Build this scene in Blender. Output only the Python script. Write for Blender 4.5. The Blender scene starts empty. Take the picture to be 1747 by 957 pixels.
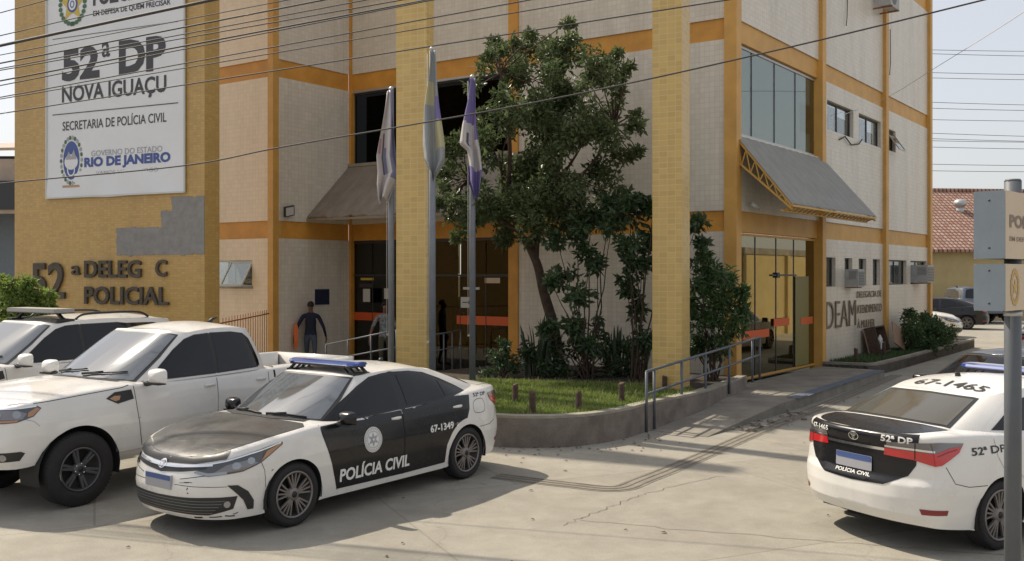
import bpy, bmesh, math, random, bisect
import numpy as np
from mathutils import Vector, Matrix
from mathutils.geometry import tessellate_polygon

# ---------------------------------------------------------------- camera, sky, sun, exposure
SC = bpy.context.scene
COL = SC.collection
FPX, UC, VH, HC = 1600.0, 873.5, 468.0, 2.5      # focal length (photo pixels), centre column, horizon row, eye height
cam_d = bpy.data.cameras.new('camera')
cam = bpy.data.objects.new('camera', cam_d)
COL.objects.link(cam)
cam.location = (0, 0, HC)
cam.rotation_euler = (math.radians(90), 0, 0)
cam_d.sensor_width = 36.0
cam_d.lens = 36.0 * FPX / 1747.0
cam_d.shift_y = (VH - 478.5) / 1747.0
cam_d.clip_start = 0.1
cam_d.clip_end = 3000
SC.camera = cam

SUN_AZ = math.radians(180 - 37)     # direction towards the sun, counter-clockwise from +X
SUN_EL = math.radians(50)
world = bpy.data.worlds.new('World')
SC.world = world
world.use_nodes = True
wn = world.node_tree.nodes
sky = wn.new('ShaderNodeTexSky')
sky.sky_type = 'NISHITA'
sky.sun_disc = False
sky.sun_elevation = SUN_EL
sky.sun_rotation = math.radians(90) - SUN_AZ
sky.altitude = 0
sky.air_density = 1.0
sky.dust_density = 3.0
sky.ozone_density = 1.0
wn['Background'].inputs['Strength'].default_value = 0.15
# hazy white tropical sky: the clear-sky colours are washed out by an even veil of haze
veil = wn.new('ShaderNodeMix'); veil.data_type = 'RGBA'
veil.inputs['Factor'].default_value = 0.62
veil.inputs['B'].default_value = (5.25, 5.2, 5.2, 1)
world.node_tree.links.new(sky.outputs[0], veil.inputs['A'])
world.node_tree.links.new(veil.outputs['Result'], wn['Background'].inputs['Color'])
sun_d = bpy.data.lights.new('sun', 'SUN')
sun_d.energy = 5.0
sun_d.angle = math.radians(0.8)
sun_d.color = (1.0, 0.90, 0.74)
sun = bpy.data.objects.new('sun', sun_d)
COL.objects.link(sun)
_sd = Vector((math.cos(SUN_AZ) * math.cos(SUN_EL), math.sin(SUN_AZ) * math.cos(SUN_EL), math.sin(SUN_EL)))
sun.rotation_euler = _sd.to_track_quat('Z', 'Y').to_euler()
sun.location = (-20, 20, 30)
SC.view_settings.view_transform = 'Standard'
SC.view_settings.look = 'None'
SC.view_settings.exposure = 0.12
SC.view_settings.gamma = 1.0
SC.view_settings.use_curve_mapping = False
SC.cycles.max_bounces = 8
SC.cycles.transparent_max_bounces = 16
SC.cycles.use_denoising = True

R = math.radians
rnd = random.Random(7)

def ground_at(u, v, z=0.0):
    """world point at height z seen at photo pixel (u, v)"""
    Y = (HC - z) * FPX / (v - VH)
    return ((u - UC) / FPX * Y, Y, z)

def at_depth(u, v, Y):
    return Vector(((u - UC) / FPX * Y, Y, HC - (v - VH) / FPX * Y))

# ---------------------------------------------------------------- materials
def _nt(name):
    m = bpy.data.materials.new(name)
    m.use_nodes = True
    nt = m.node_tree
    return m, nt, nt.nodes['Principled BSDF'], nt.nodes, nt.links

def mat(name, col, rough=0.5, metal=0.0, spec=0.5, coat=0.0, emit=None, estr=0.0, var=0.0, vscale=3.0, bump=0.0, bscale=40.0, col2=None, rvar=0.0):
    m, nt, p, N, L = _nt(name)
    p.inputs['Base Color'].default_value = (*col, 1)
    p.inputs['Roughness'].default_value = rough
    p.inputs['Metallic'].default_value = metal
    p.inputs['Specular IOR Level'].default_value = spec
    p.inputs['Coat Weight'].default_value = coat
    p.inputs['Coat Roughness'].default_value = 0.06
    if emit:
        p.inputs['Emission Color'].default_value = (*emit, 1)
        p.inputs['Emission Strength'].default_value = estr
    if var or bump or rvar:
        tc = N.new('ShaderNodeTexCoord')
    if var or rvar:
        nz = N.new('ShaderNodeTexNoise'); nz.inputs['Scale'].default_value = vscale
        nz.inputs['Detail'].default_value = 8; nz.inputs['Roughness'].default_value = 0.65
        L.new(tc.outputs['Object'], nz.inputs['Vector'])
    if var:
        rp = N.new('ShaderNodeValToRGB')
        c2 = col2 or tuple(c * (1 - var) for c in col)
        rp.color_ramp.elements[0].position = 0.34; rp.color_ramp.elements[1].position = 0.66
        rp.color_ramp.elements[0].color = (*c2, 1); rp.color_ramp.elements[1].color = (*col, 1)
        L.new(nz.outputs[0], rp.inputs[0]); L.new(rp.outputs[0], p.inputs['Base Color'])
    if rvar:
        mr = N.new('ShaderNodeMapRange'); mr.inputs[1].default_value = .35; mr.inputs[2].default_value = .65
        mr.inputs[3].default_value = rough - rvar; mr.inputs[4].default_value = rough + rvar
        L.new(nz.outputs[0], mr.inputs[0]); L.new(mr.outputs[0], p.inputs['Roughness'])
    if bump:
        nb = N.new('ShaderNodeTexNoise'); nb.inputs['Scale'].default_value = bscale; nb.inputs['Detail'].default_value = 5
        L.new(tc.outputs['Object'], nb.inputs['Vector'])
        b = N.new('ShaderNodeBump'); b.inputs['Strength'].default_value = bump; b.inputs['Distance'].default_value = 0.02
        L.new(nb.outputs[0], b.inputs['Height']); L.new(b.outputs[0], p.inputs['Normal'])
    return m

def tile_mat(name, col, mortar, tw, th, msize, offset=0.0, dirt=(0.5, 0.45, 0.38), dirt_amt=0.35, rough=0.35, var=0.12):
    """small wall tiles laid in the wall's own metres (local x+y across, z up)"""
    m, nt, p, N, L = _nt(name)
    tc = N.new('ShaderNodeTexCoord'); sp = N.new('ShaderNodeSeparateXYZ'); L.new(tc.outputs['Object'], sp.inputs[0])
    ad = N.new('ShaderNodeMath'); ad.operation = 'ADD'; L.new(sp.outputs[0], ad.inputs[0]); L.new(sp.outputs[1], ad.inputs[1])
    cb = N.new('ShaderNodeCombineXYZ'); L.new(ad.outputs[0], cb.inputs[0]); L.new(sp.outputs[2], cb.inputs[1])
    br = N.new('ShaderNodeTexBrick'); L.new(cb.outputs[0], br.inputs['Vector'])
    br.offset = offset; br.squash = 1.0
    br.inputs['Scale'].default_value = 1.0
    br.inputs['Brick Width'].default_value = tw; br.inputs['Row Height'].default_value = th
    br.inputs['Mortar Size'].default_value = msize; br.inputs['Mortar Smooth'].default_value = 0.2
    br.inputs['Bias'].default_value = 0.0
    br.inputs['Color1'].default_value = (*[c * (1 + var) for c in col], 1)
    br.inputs['Color2'].default_value = (*[c * (1 - var) for c in col], 1)
    br.inputs['Mortar'].default_value = (*mortar, 1)
    nz = N.new('ShaderNodeTexNoise'); nz.inputs['Scale'].default_value = 0.9; nz.inputs['Detail'].default_value = 9; nz.inputs['Roughness'].default_value = .7
    mp = N.new('ShaderNodeMapping'); mp.inputs['Scale'].default_value = (1.6, 1.6, .22)
    L.new(tc.outputs['Object'], mp.inputs[0]); L.new(mp.outputs[0], nz.inputs['Vector'])
    mr = N.new('ShaderNodeMapRange'); mr.inputs[1].default_value = .45; mr.inputs[2].default_value = .8; mr.inputs[3].default_value = 0; mr.inputs[4].default_value = dirt_amt
    L.new(nz.outputs[0], mr.inputs[0])
    mx = N.new('ShaderNodeMix'); mx.data_type = 'RGBA'; mx.blend_type = 'MULTIPLY'
    L.new(mr.outputs[0], mx.inputs['Factor']); L.new(br.outputs['Color'], mx.inputs['A']); mx.inputs['B'].default_value = (*dirt, 1)
    L.new(mx.outputs['Result'], p.inputs['Base Color'])
    p.inputs['Roughness'].default_value = rough
    b = N.new('ShaderNodeBump'); b.inputs['Strength'].default_value = .5; b.inputs['Distance'].default_value = .004; b.invert = True
    L.new(br.outputs['Fac'], b.inputs['Height']); L.new(b.outputs[0], p.inputs['Normal'])
    return m

def glass_mat(name, tint, refl, rough=0.02, rtint=(1, 1, 1)):
    """thin pane: tinted see-through plus mirror part that grows at grazing angles"""
    m, nt, p, N, L = _nt(name)
    N.remove(p)
    tr = N.new('ShaderNodeBsdfTransparent'); tr.inputs[0].default_value = (*tint, 1)
    gl = N.new('ShaderNodeBsdfGlossy'); gl.inputs['Roughness'].default_value = rough; gl.inputs[0].default_value = (*rtint, 1)
    lw = N.new('ShaderNodeLayerWeight'); lw.inputs[0].default_value = 0.25
    mr = N.new('ShaderNodeMapRange'); mr.inputs[3].default_value = refl; mr.inputs[4].default_value = min(1.0, refl + .6)
    L.new(lw.outputs['Fresnel'], mr.inputs[0])
    ms = N.new('ShaderNodeMixShader'); L.new(mr.outputs[0], ms.inputs[0]); L.new(tr.outputs[0], ms.inputs[1]); L.new(gl.outputs[0], ms.inputs[2])
    L.new(ms.outputs[0], N['Material Output'].inputs[0])
    return m

def leaf_mat(name, c1, c2, trans=0.35, scale=2.0):
    m, nt, p, N, L = _nt(name)
    tc = N.new('ShaderNodeTexCoord')
    nz = N.new('ShaderNodeTexNoise'); nz.inputs['Scale'].default_value = scale; nz.inputs['Detail'].default_value = 6; nz.inputs['Roughness'].default_value = .8
    L.new(tc.outputs['Object'], nz.inputs['Vector'])
    rp = N.new('ShaderNodeValToRGB'); rp.color_ramp.elements[0].position = .3; rp.color_ramp.elements[1].position = .7
    rp.color_ramp.elements[0].color = (*c1, 1); rp.color_ramp.elements[1].color = (*c2, 1)
    L.new(nz.outputs[0], rp.inputs[0]); L.new(rp.outputs[0], p.inputs['Base Color'])
    p.inputs['Roughness'].default_value = .36
    tl = N.new('ShaderNodeBsdfTranslucent'); L.new(rp.outputs[0], tl.inputs[0])
    ms = N.new('ShaderNodeMixShader'); ms.inputs[0].default_value = trans
    L.new(p.outputs[0], ms.inputs[1]); L.new(tl.outputs[0], ms.inputs[2]); L.new(ms.outputs[0], N['Material Output'].inputs[0])
    return m

M = {}
M['white_tile'] = tile_mat('white_tile', (.66, .60, .505), (.555, .50, .42), .11, .11, .005, dirt_amt=.45, var=.05)
M['left_tile'] = tile_mat('left_tile', (.77, .635, .465), (.67, .54, .39), .11, .11, .004, dirt_amt=.3, var=.04)
M['yellow_tile'] = tile_mat('yellow_tile', (.57, .385, .125), (.60, .46, .22), .15, .10, .008, dirt_amt=.3, dirt=(.6, .52, .4), var=.08)
M['pylon_tile'] = tile_mat('pylon_tile', (.48, .30, .095), (.40, .27, .10), .10, .05, .006, dirt_amt=.35, dirt=(.6, .52, .4), var=.10)
M['orange'] = mat('orange_paint', (.66, .31, .05), .55, var=.25, vscale=1.6, bump=.1)
M['orange_light'] = mat('ochre_paint', (.63, .345, .085), .55, var=.2, vscale=1.6, bump=.1)
M['mortar_grey'] = mat('grey_mortar', (.27, .26, .25), .95, var=.22, vscale=6, bump=.5, bscale=60)
M['concrete'] = mat('weathered_concrete', (.29, .26, .215), .9, var=.4, vscale=2.2, bump=.4, bscale=30)
M['planter'] = mat('planter_render', (.235, .20, .17), .92, var=.45, vscale=2.5, bump=.5, bscale=35)
M['coping'] = mat('planter_coping', (.34, .31, .25), .9, var=.3, vscale=4, bump=.3)
M['soil'] = mat('soil', (.06, .045, .03), 1.0, var=.5, vscale=5, bump=.8, bscale=20)
M['steel_grey'] = mat('grey_painted_steel', (.20, .22, .26), .45, var=.15, vscale=6)
M['rail_grey'] = mat('rail_grey_paint', (.105, .115, .135), .5, var=.2, vscale=8)
M['alu'] = mat('aluminium', (.45, .45, .45), .4, metal=.6)
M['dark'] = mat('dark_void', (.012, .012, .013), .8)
M['dark_frame'] = mat('dark_frame', (.035, .035, .04), .5)
M['black_rubber'] = mat('tyre_rubber', (.022, .02, .02), .85, var=.3, vscale=20, bump=.2, bscale=60)
M['black_plastic'] = mat('black_plastic', (.02, .02, .021), .5)
M['chrome'] = mat('chrome', (.75, .75, .76), .15, metal=1.0)
M['car_white'] = mat('white_car_paint', (.70, .68, .645), .32, coat=.7, var=.07, vscale=2.5, rvar=.08)
M['car_white2'] = mat('bright_white_paint', (.74, .72, .68), .3, coat=.7, var=.05, vscale=2.5, rvar=.06)
M['car_black'] = mat('dusty_black_paint', (.024, .024, .024), .42, coat=.12, var=.35, vscale=3, col2=(.042, .040, .038), rvar=.1)
M['car_door_black'] = mat('black_door_film', (.009, .009, .011), .26, coat=.2, spec=.35, rvar=.05, vscale=3)
M['car_dark'] = mat('black_car_paint', (.010, .010, .012), .25, coat=.35, spec=.35)
M['car_blue'] = mat('slate_blue_car_paint', (.10, .13, .18), .3, coat=.8)
M['gap'] = mat('panel_gap', (.008, .008, .008), .9)
M['auto_glass'] = mat('tinted_side_glass', (.006, .006, .008), .04, spec=.45)
M['windshield'] = mat('windshield_glass', (.21, .225, .24), .06, metal=.66)
M['rear_glass'] = mat('rear_window_glass', (.16, .15, .125), .08, metal=.55)
M['lamp_clear'] = mat('headlight_lens', (.30, .31, .33), .08, metal=.7)
M['lamp_dark'] = mat('headlight_housing', (.05, .05, .055), .12, metal=.3, coat=1)
M['lamp_amber'] = mat('amber_lens', (.36, .17, .06), .15, coat=1)
M['lamp_red'] = mat('red_lens', (.50, .018, .02), .12, coat=1)
M['lamp_smoke'] = mat('smoked_lens', (.17, .16, .17), .1, metal=.5, coat=1)
M['reflector_red'] = mat('red_reflector', (.22, .03, .03), .3)
M['rim'] = mat('alloy_rim', (.20, .18, .17), .4, metal=.5)
M['rim_dull'] = mat('dull_grey_rim', (.085, .085, .09), .45, metal=.4)
M['rim_dark'] = mat('dark_rim', (.014, .013, .013), .6)
M['decal_white'] = mat('white_lettering', (.72, .71, .68), .5)
M['decal_black'] = mat('black_lettering', (.03, .028, .025), .5)
M['bar_blue'] = mat('blue_lightbar_lens', (.02, .06, .28), .1, coat=1)
M['bar_top'] = mat('lightbar_cover', (.55, .60, .68), .25, coat=.6)
M['plate'] = mat('licence_plate', (.33, .33, .36), .5)
M['board_grey'] = mat('grey_light_board', (.30, .29, .27), .5)
M['plate_blue'] = mat('plate_blue_strip', (.05, .09, .25), .5)
M['wood'] = mat('weathered_wood', (.10, .062, .042), .9, var=.5, vscale=12, bump=.6, bscale=30)
M['bark'] = mat('bark', (.085, .055, .038), .95, var=.5, vscale=9, bump=.8, bscale=25)
M['banner'] = mat('white_banner_vinyl', (.69, .70, .72), .45, var=.06, vscale=1.5)
M['ink'] = mat('banner_black_ink', (.045, .042, .048), .5)
M['ink_blue'] = mat('banner_blue_ink', (.05, .085, .27), .5)
M['ink_grey'] = mat('banner_grey_ink', (.33, .33, .35), .5)
M['ink_gold'] = mat('banner_gold_ink', (.55, .40, .06), .5)
M['ink_green'] = mat('banner_green_ink', (.06, .13, .06), .5)
M['metal_letter'] = mat('weathered_metal_letter', (.085, .07, .05), .7, var=.4, vscale=8)
M['brass_letter'] = mat('brown_metal_letter', (.22, .165, .105), .6, var=.3, vscale=8)
M['sheet_brown'] = mat('brown_grey_fibreglass', (.25, .215, .175), .6, var=.25, vscale=3)
M['sheet_grey'] = mat('grey_fibreglass', (.27, .262, .24), .7, var=.2, vscale=3)
M['truss'] = mat('yellow_truss_paint', (.58, .33, .07), .5, var=.15)
M['ent_glass'] = glass_mat('entrance_glass', (.35, .34, .25), .035)
M['dark_glass'] = glass_mat('near_black_glass', (.10, .10, .10), .0, rtint=(.35, .35, .35))  # low tint and weak mirror part, so the window comes out near black
M['win_glass'] = glass_mat('tinted_window_glass', (.42, .46, .43), .26, rtint=(.74, .78, .74))
M['door_glass'] = glass_mat('bronze_glass', (.34, .32, .20), .36, rtint=(.74, .69, .52))
M['small_glass'] = glass_mat('clear_window_glass', (.7, .74, .74), .10)
M['stripe_orange'] = mat('orange_stripe_film', (.60, .10, .02), .5)
M['blue_plaque'] = mat('blue_plaque', (.012, .02, .06), .4)
M['paper'] = mat('paper', (.55, .55, .52), .8)
M['curtain'] = mat('blind_fabric', (.42, .42, .40), .9, var=.2, vscale=10)
M['olive'] = mat('olive_door_panel', (.20, .17, .055), .5, var=.1)
M['room'] = mat('room_wall', (.30, .27, .20), .9)
M['room_dark'] = mat('unlit_room_tone', (.05, .045, .04), .9)  # dimness of unlit rooms put into the surface colour
M['ac_white'] = mat('ac_casing', (.42, .42, .41), .6, var=.25, vscale=6)
M['ac_grey'] = mat('ac_grille', (.16, .16, .165), .7)
M['yellow_wall'] = mat('yellow_boundary_wall', (.47, .37, .18), .85, var=.25, vscale=1.2, bump=.3, col2=(.40, .31, .15))
M['cardboard'] = mat('brown_board', (.36, .23, .155), .8, var=.2, vscale=6)
M['blue_kerb'] = mat('faded_blue_paint', (.05, .085, .15), .75, var=.45, vscale=5, col2=(.14, .14, .14))
M['wire'] = mat('cable_black', (.045, .042, .042), .7)
M['wire_far'] = mat('distant_cable', (.12, .12, .13), .8)
M['skin'] = mat('skin_brown', (.16, .075, .045), .6)
M['skin_light'] = mat('skin_tan', (.22, .12, .08), .6)
M['hair'] = mat('dark_hair', (.012, .010, .009), .7)
M['shirt_navy'] = mat('navy_shirt', (.010, .014, .040), .85, var=.2, vscale=9)
M['jeans'] = mat('blue_jeans', (.07, .09, .14), .9, var=.2, vscale=14)
M['orange_bag'] = mat('orange_cloth', (.62, .16, .05), .8, var=.15)
M['shirt_dimmed'] = mat('dimmed_blue_shirt', (.11, .125, .14), .85, var=.2, vscale=9)  # pale blue shirt darkened: the doorway's dimness is put into its colour
M['shirt_print'] = mat('printed_shirt', (.30, .31, .33), .85, var=.8, vscale=14, col2=(.06, .08, .09))  # real print, its tones lowered to imitate the dim doorway
M['trousers_dark'] = mat('dark_trousers', (.03, .032, .03), .9)
M['shorts_green'] = mat('olive_trousers', (.07, .075, .05), .9)
M['rust_bar'] = mat('rusty_orange_bar', (.33, .14, .05), .8, var=.3, vscale=8)
M['sign_grey'] = mat('sign_side_grey', (.20, .235, .27), .55, var=.12, vscale=6)
M['sign_face'] = mat('sign_cream_face', (.58, .46, .32), .5, var=.08, vscale=5)
M['post_grey'] = mat('post_grey', (.105, .115, .13), .5, var=.15, vscale=5)
M['bg_beige'] = mat('beige_sheeting', (.48, .39, .32), .9, var=.2, vscale=2)

# ---------------------------------------------------------------- mesh collecting
class MB:
    def __init__(self):
        self.v = []; self.f = []; self.mi = []; self.mats = []; self.sm = []
        self.n = {}
    def m(self, mt):
        if mt not in self.mats: self.mats.append(mt)
        return self.mats.index(mt)
    def add(self, verts, faces, mt, smooth=False, normals=None):
        o = len(self.v); k = self.m(mt)
        self.v += [tuple(p) for p in verts]
        if normals is not None:
            for i, nn in enumerate(normals): self.n[o + i] = tuple(nn)
        for f in faces:
            self.f.append([i + o for i in f]); self.mi.append(k); self.sm.append(smooth)
        return self
    def box(self, x0, x1, y0, y1, z0, z1, mt, fr=None):
        v = [(x, y, z) for z in (z0, z1) for y in (y0, y1) for x in (x0, x1)]
        if fr: v = [fr(p) for p in v]
        f = [(0, 2, 3, 1), (4, 5, 7, 6), (0, 1, 5, 4), (1, 3, 7, 5), (3, 2, 6, 7), (2, 0, 4, 6)]
        return self.add(v, f, mt)
    def tube(self, path, rad, mt, n=8, cap=True, smooth=True):
        path = [Vector(p) for p in path]
        rads = rad if isinstance(rad, (list, tuple)) else [rad] * len(path)
        vs = []; up = None
        for i, p in enumerate(path):
            t = (path[min(i + 1, len(path) - 1)] - path[max(i - 1, 0)]).normalized()
            if up is None:
                up = t.orthogonal().normalized()
            else:
                up = (up - t * up.dot(t))
                up = up.normalized() if up.length > 1e-6 else t.orthogonal().normalized()
            b = t.cross(up)
            for k in range(n):
                a = 2 * math.pi * k / n
                vs.append(p + (up * math.cos(a) + b * math.sin(a)) * rads[i])
        fs = []
        for i in range(len(path) - 1):
            for k in range(n):
                fs.append((i * n + k, i * n + (k + 1) % n, (i + 1) * n + (k + 1) % n, (i + 1) * n + k))
        if cap:
            fs.append(tuple(reversed(range(n)))); fs.append(tuple(range((len(path) - 1) * n, len(path) * n)))
        return self.add(vs, fs, mt, smooth)
    def bar(self, a, b, w, h, mt):
        """rectangular bar from a to b (w across, h in the vertical-ish sense)"""
        a = Vector(a); b = Vector(b); t = (b - a).normalized()
        side = t.cross(Vector((0, 0, 1)))
        side = side.normalized() if side.length > 1e-4 else Vector((1, 0, 0))
        up = side.cross(t)
        v = []
        for p in (a, b):
            for sx, sz in ((-1, -1), (1, -1), (1, 1), (-1, 1)):
                v.append(p + side * sx * w / 2 + up * sz * h / 2)
        return self.add(v, [(3, 2, 1, 0), (4, 5, 6, 7), (0, 1, 5, 4), (1, 2, 6, 5), (2, 3, 7, 6), (3, 0, 4, 7)], mt)
    def lathe(self, prof, mt, n=32, fr=None, smooth=True, closed=False):
        """profile of (radius, axial y) turned about the y axis"""
        vs = []
        for (r, y) in prof:
            for k in range(n):
                a = 2 * math.pi * k / n
                p = (r * math.cos(a), y, r * math.sin(a))
                vs.append(fr(p) if fr else p)
        fs = []
        rng = len(prof) if closed else len(prof) - 1
        for i in range(rng):
            j = (i + 1) % len(prof)
            for k in range(n):
                fs.append((i * n + k, j * n + k, j * n + (k + 1) % n, i * n + (k + 1) % n))
        return self.add(vs, fs, mt, smooth)
    def prism(self, poly, z0, z1, mt, fr=None, mt_top=None):
        """flat polygon (x, y) extruded in z"""
        n = len(poly)
        area = sum(poly[i][0] * poly[(i + 1) % n][1] - poly[(i + 1) % n][0] * poly[i][1] for i in range(n))
        if area < 0: poly = list(reversed(poly))
        v = [(x, y, z0) for x, y in poly] + [(x, y, z1) for x, y in poly]
        if fr: v = [fr(p) for p in v]
        side = [(i, (i + 1) % n, n + (i + 1) % n, n + i) for i in range(n)]
        tris = tessellate_polygon([[Vector((x, y, 0)) for x, y in poly]])
        cap = []
        for t in tris:
            (ax, ay), (bx, by), (cx, cy) = [poly[i] for i in t]
            if (bx - ax) * (cy - ay) - (cx - ax) * (by - ay) < 0: t = (t[0], t[2], t[1])
            cap.append(tuple(t))
        bot = [tuple(reversed(t)) for t in cap]
        top = [tuple(i + n for i in t) for t in cap]
        if mt_top and mt_top is not mt:
            self.add(v, side + bot, mt); self.add(v, top, mt_top)
        else:
            self.add(v, side + bot + top, mt)
        return self
    def merge(self, other):
        o = len(self.v); self.v += other.v
        for f, mi, s in zip(other.f, other.mi, other.sm):
            self.f.append([i + o for i in f]); self.mi.append(self.m(other.mats[mi])); self.sm.append(s)
        for k, v in other.n.items(): self.n[k + o] = v
        return self
    def xf(self, fn):
        self.v = [tuple(fn(p)) for p in self.v]; return self
    def build(self, name, parent=None, frame=None, recalc=False):
        me = bpy.data.meshes.new(name)
        me.from_pydata(self.v, [], self.f)
        for mt in self.mats: me.materials.append(mt)
        me.polygons.foreach_set('material_index', self.mi)
        me.polygons.foreach_set('use_smooth', self.sm)
        if recalc:
            bm = bmesh.new(); bm.from_mesh(me); bmesh.ops.recalc_face_normals(bm, faces=bm.faces); bm.to_mesh(me); bm.free()
        me.update()
        if self.n:
            nn = [self.n.get(i, (0, 0, 0)) for i in range(len(self.v))]
            me.normals_split_custom_set_from_vertices(nn)
        o = bpy.data.objects.new(name, me)
        COL.objects.link(o)
        if parent is not None:
            o.parent = parent
            if frame:
                o.location = (frame.o[0] - parent.location[0], frame.o[1] - parent.location[1], -parent.location[2]); o.rotation_euler = (0, 0, frame.a)
        elif frame:
            o.location = (frame.o[0], frame.o[1], 0); o.rotation_euler = (0, 0, frame.a)
        return o

def smooth_by_angle(o, deg=35):
    me = o.data
    me.polygons.foreach_set('use_smooth', [True] * len(me.polygons))
    bm = bmesh.new(); bm.from_mesh(me)
    for e in bm.edges:
        if len(e.link_faces) == 2 and e.calc_face_angle(0) > math.radians(deg): e.smooth = False
    bm.to_mesh(me); bm.free()

def tag(o, label=None, cat=None, group=None, kind=None):
    if label: o['label'] = label
    if cat: o['category'] = cat
    if group: o['group'] = group
    if kind: o['kind'] = kind
    return o

def thing(name, label, cat, loc=(0, 0, 0), rz=0.0, group=None):
    o = bpy.data.objects.new(name, None)
    o.empty_display_size = .3
    COL.objects.link(o); o.location = loc; o.rotation_euler = (0, 0, rz)
    return tag(o, label, cat, group)

def copy_thing(root, loc, rz, label=None):
    r = root.copy(); COL.objects.link(r); r.location = loc; r.rotation_euler = (0, 0, rz)
    if label: r['label'] = label
    for ch in list(root.children):
        c = ch.copy(); COL.objects.link(c); c.parent = r
        for g in list(ch.children):
            d = g.copy(); COL.objects.link(d); d.parent = c
    return r

class Frame:
    """vertical plane: local x along it, local y into the building, z up"""
    def __init__(self, o, d):
        self.o = (o[0], o[1]); l = math.hypot(*d); self.d = (d[0] / l, d[1] / l); self.a = math.atan2(self.d[1], self.d[0])
    def hit(self, u, v=None, y=0.0):
        """photo pixel -> (x along, z) on the plane lying y behind the frame"""
        ox = self.o[0] - self.d[1] * y; oy = self.o[1] + self.d[0] * y
        k = (u - UC) / FPX
        s = (k * oy - ox) / (self.d[0] - k * self.d[1])
        Y = oy + s * self.d[1]
        if v is None: return s
        return s, HC - (v - VH) / FPX * Y
    def w(self, x, y=0.0, z=0.0):
        return Vector((self.o[0] + self.d[0] * x - self.d[1] * y, self.o[1] + self.d[1] * x + self.d[0] * y, z))

# ---------------------------------------------------------------- flat shapes mapped on curved or flat surfaces
def _bisect(verts2, tris, su, sv):
    bm = bmesh.new()
    bv = [bm.verts.new((p[0], p[1], 0)) for p in verts2]
    for t in tris:
        try: bm.faces.new([bv[i] for i in t])
        except ValueError: pass
    us = [p[0] for p in verts2]; vs = [p[1] for p in verts2]
    for lo, hi, st, ax in ((min(us), max(us), su, 0), (min(vs), max(vs), sv, 1)):
        if not st: continue
        k = math.floor(lo / st) + 1
        while k * st < hi - 1e-6:
            co = [0, 0, 0]; no = [0, 0, 0]; co[ax] = k * st; no[ax] = 1
            bmesh.ops.bisect_plane(bm, geom=bm.verts[:] + bm.edges[:] + bm.faces[:], dist=1e-6, plane_co=co, plane_no=no)
            k += 1
    for f in bm.faces:
        if f.normal.z < 0: f.normal_flip()
    bm.verts.index_update()
    V = [(v.co.x, v.co.y) for v in bm.verts]; F = [[v.index for v in f.verts] for f in bm.faces]
    bm.free()
    return V, F

def patch(mb, loops, fmap, mt, su=.03, sv=.03, off=0.0, mirror=False, smooth=True, flip=False):
    """polygon loops (outer, holes...) in a surface's own (a, b) domain -> curved skin, lifted off along the normal"""
    if not isinstance(loops[0][0], (list, tuple)): loops = [loops]
    flat = [p for l in loops for p in l]
    tris = tessellate_polygon([[Vector((p[0], p[1], 0)) for p in l] for l in loops])
    V, F = _bisect(flat, tris, su, sv)
    return _mapped(mb, V, F, fmap, mt, off, mirror, smooth, flip)

def _mapped(mb, V, F, fmap, mt, off, mirror, smooth, flip):
    P = []; NN = []
    e = 2e-3
    for a, b in V:
        p = Vector(fmap(a, b))
        da = Vector(fmap(a + e, b)) - Vector(fmap(a - e, b)); db = Vector(fmap(a, b + e)) - Vector(fmap(a, b - e))
        n = da.cross(db)
        n = n.normalized() if n.length > 1e-12 else Vector((0, 0, 1))
        if flip: n = -n
        P.append(p + n * off); NN.append(n)
    if flip: F = [list(reversed(f)) for f in F]
    mb.add(P, F, mt, smooth, NN if smooth else None)
    if mirror:
        mb.add([(p[0], -p[1], p[2]) for p in P], [list(reversed(f)) for f in F], mt, smooth, [(n[0], -n[1], n[2]) for n in NN] if smooth else None)
    return mb

_tcache = {}
def text_shape(body, bold=0.0, spacing=1.0):
    """outline triangles of a text, normalised to a 1 x 1 box (width, height of its caps box)"""
    key = (body, bold, spacing)
    if key in _tcache: return _tcache[key]
    cu = bpy.data.curves.new('text', 'FONT'); cu.body = body; cu.size = 1.0; cu.offset = bold; cu.space_character = spacing
    cu.resolution_u = 3
    ob = bpy.data.objects.new('text', cu); COL.objects.link(ob)
    bpy.context.view_layer.update()
    dg = bpy.context.evaluated_depsgraph_get()
    me = bpy.data.meshes.new_from_object(ob.evaluated_get(dg))
    V = [(v.co.x, v.co.y) for v in me.vertices]
    F = []
    for p in me.polygons:
        idx = list(p.vertices)
        for i in range(1, len(idx) - 1): F.append((idx[0], idx[i], idx[i + 1]))
    bpy.data.objects.remove(ob); bpy.data.curves.remove(cu); bpy.data.meshes.remove(me)
    x0 = min(p[0] for p in V); x1 = max(p[0] for p in V); y0 = min(p[1] for p in V); y1 = max(p[1] for p in V)
    r = ([((p[0] - x0) / (x1 - x0), (p[1] - y0) / (y1 - y0)) for p in V], F, (x1 - x0) / (y1 - y0))
    _tcache[key] = r
    return r

def text_patch(mb, body, x0, x1, y0, y1, fmap, mt, off=.004, bold=.02, su=None, flip=False, shear=0.0, spacing=1.0):
    V, F, asp = text_shape(body, bold, spacing)
    V = [(x0 + (x1 - x0) * (a + shear * b), y0 + (y1 - y0) * b) for a, b in V]
    sgn = 1
    if su: V, F = _bisect(V, F, su, su)
    else:
        G = []
        for t in F:
            (ax, ay), (bx, by), (cx, cy) = [V[i] for i in t]
            G.append(t if (bx - ax) * (cy - ay) - (cx - ax) * (by - ay) > 0 else (t[0], t[2], t[1]))
        F = G
    return _mapped(mb, V, F, fmap, mt, off, False, False, flip)

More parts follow.
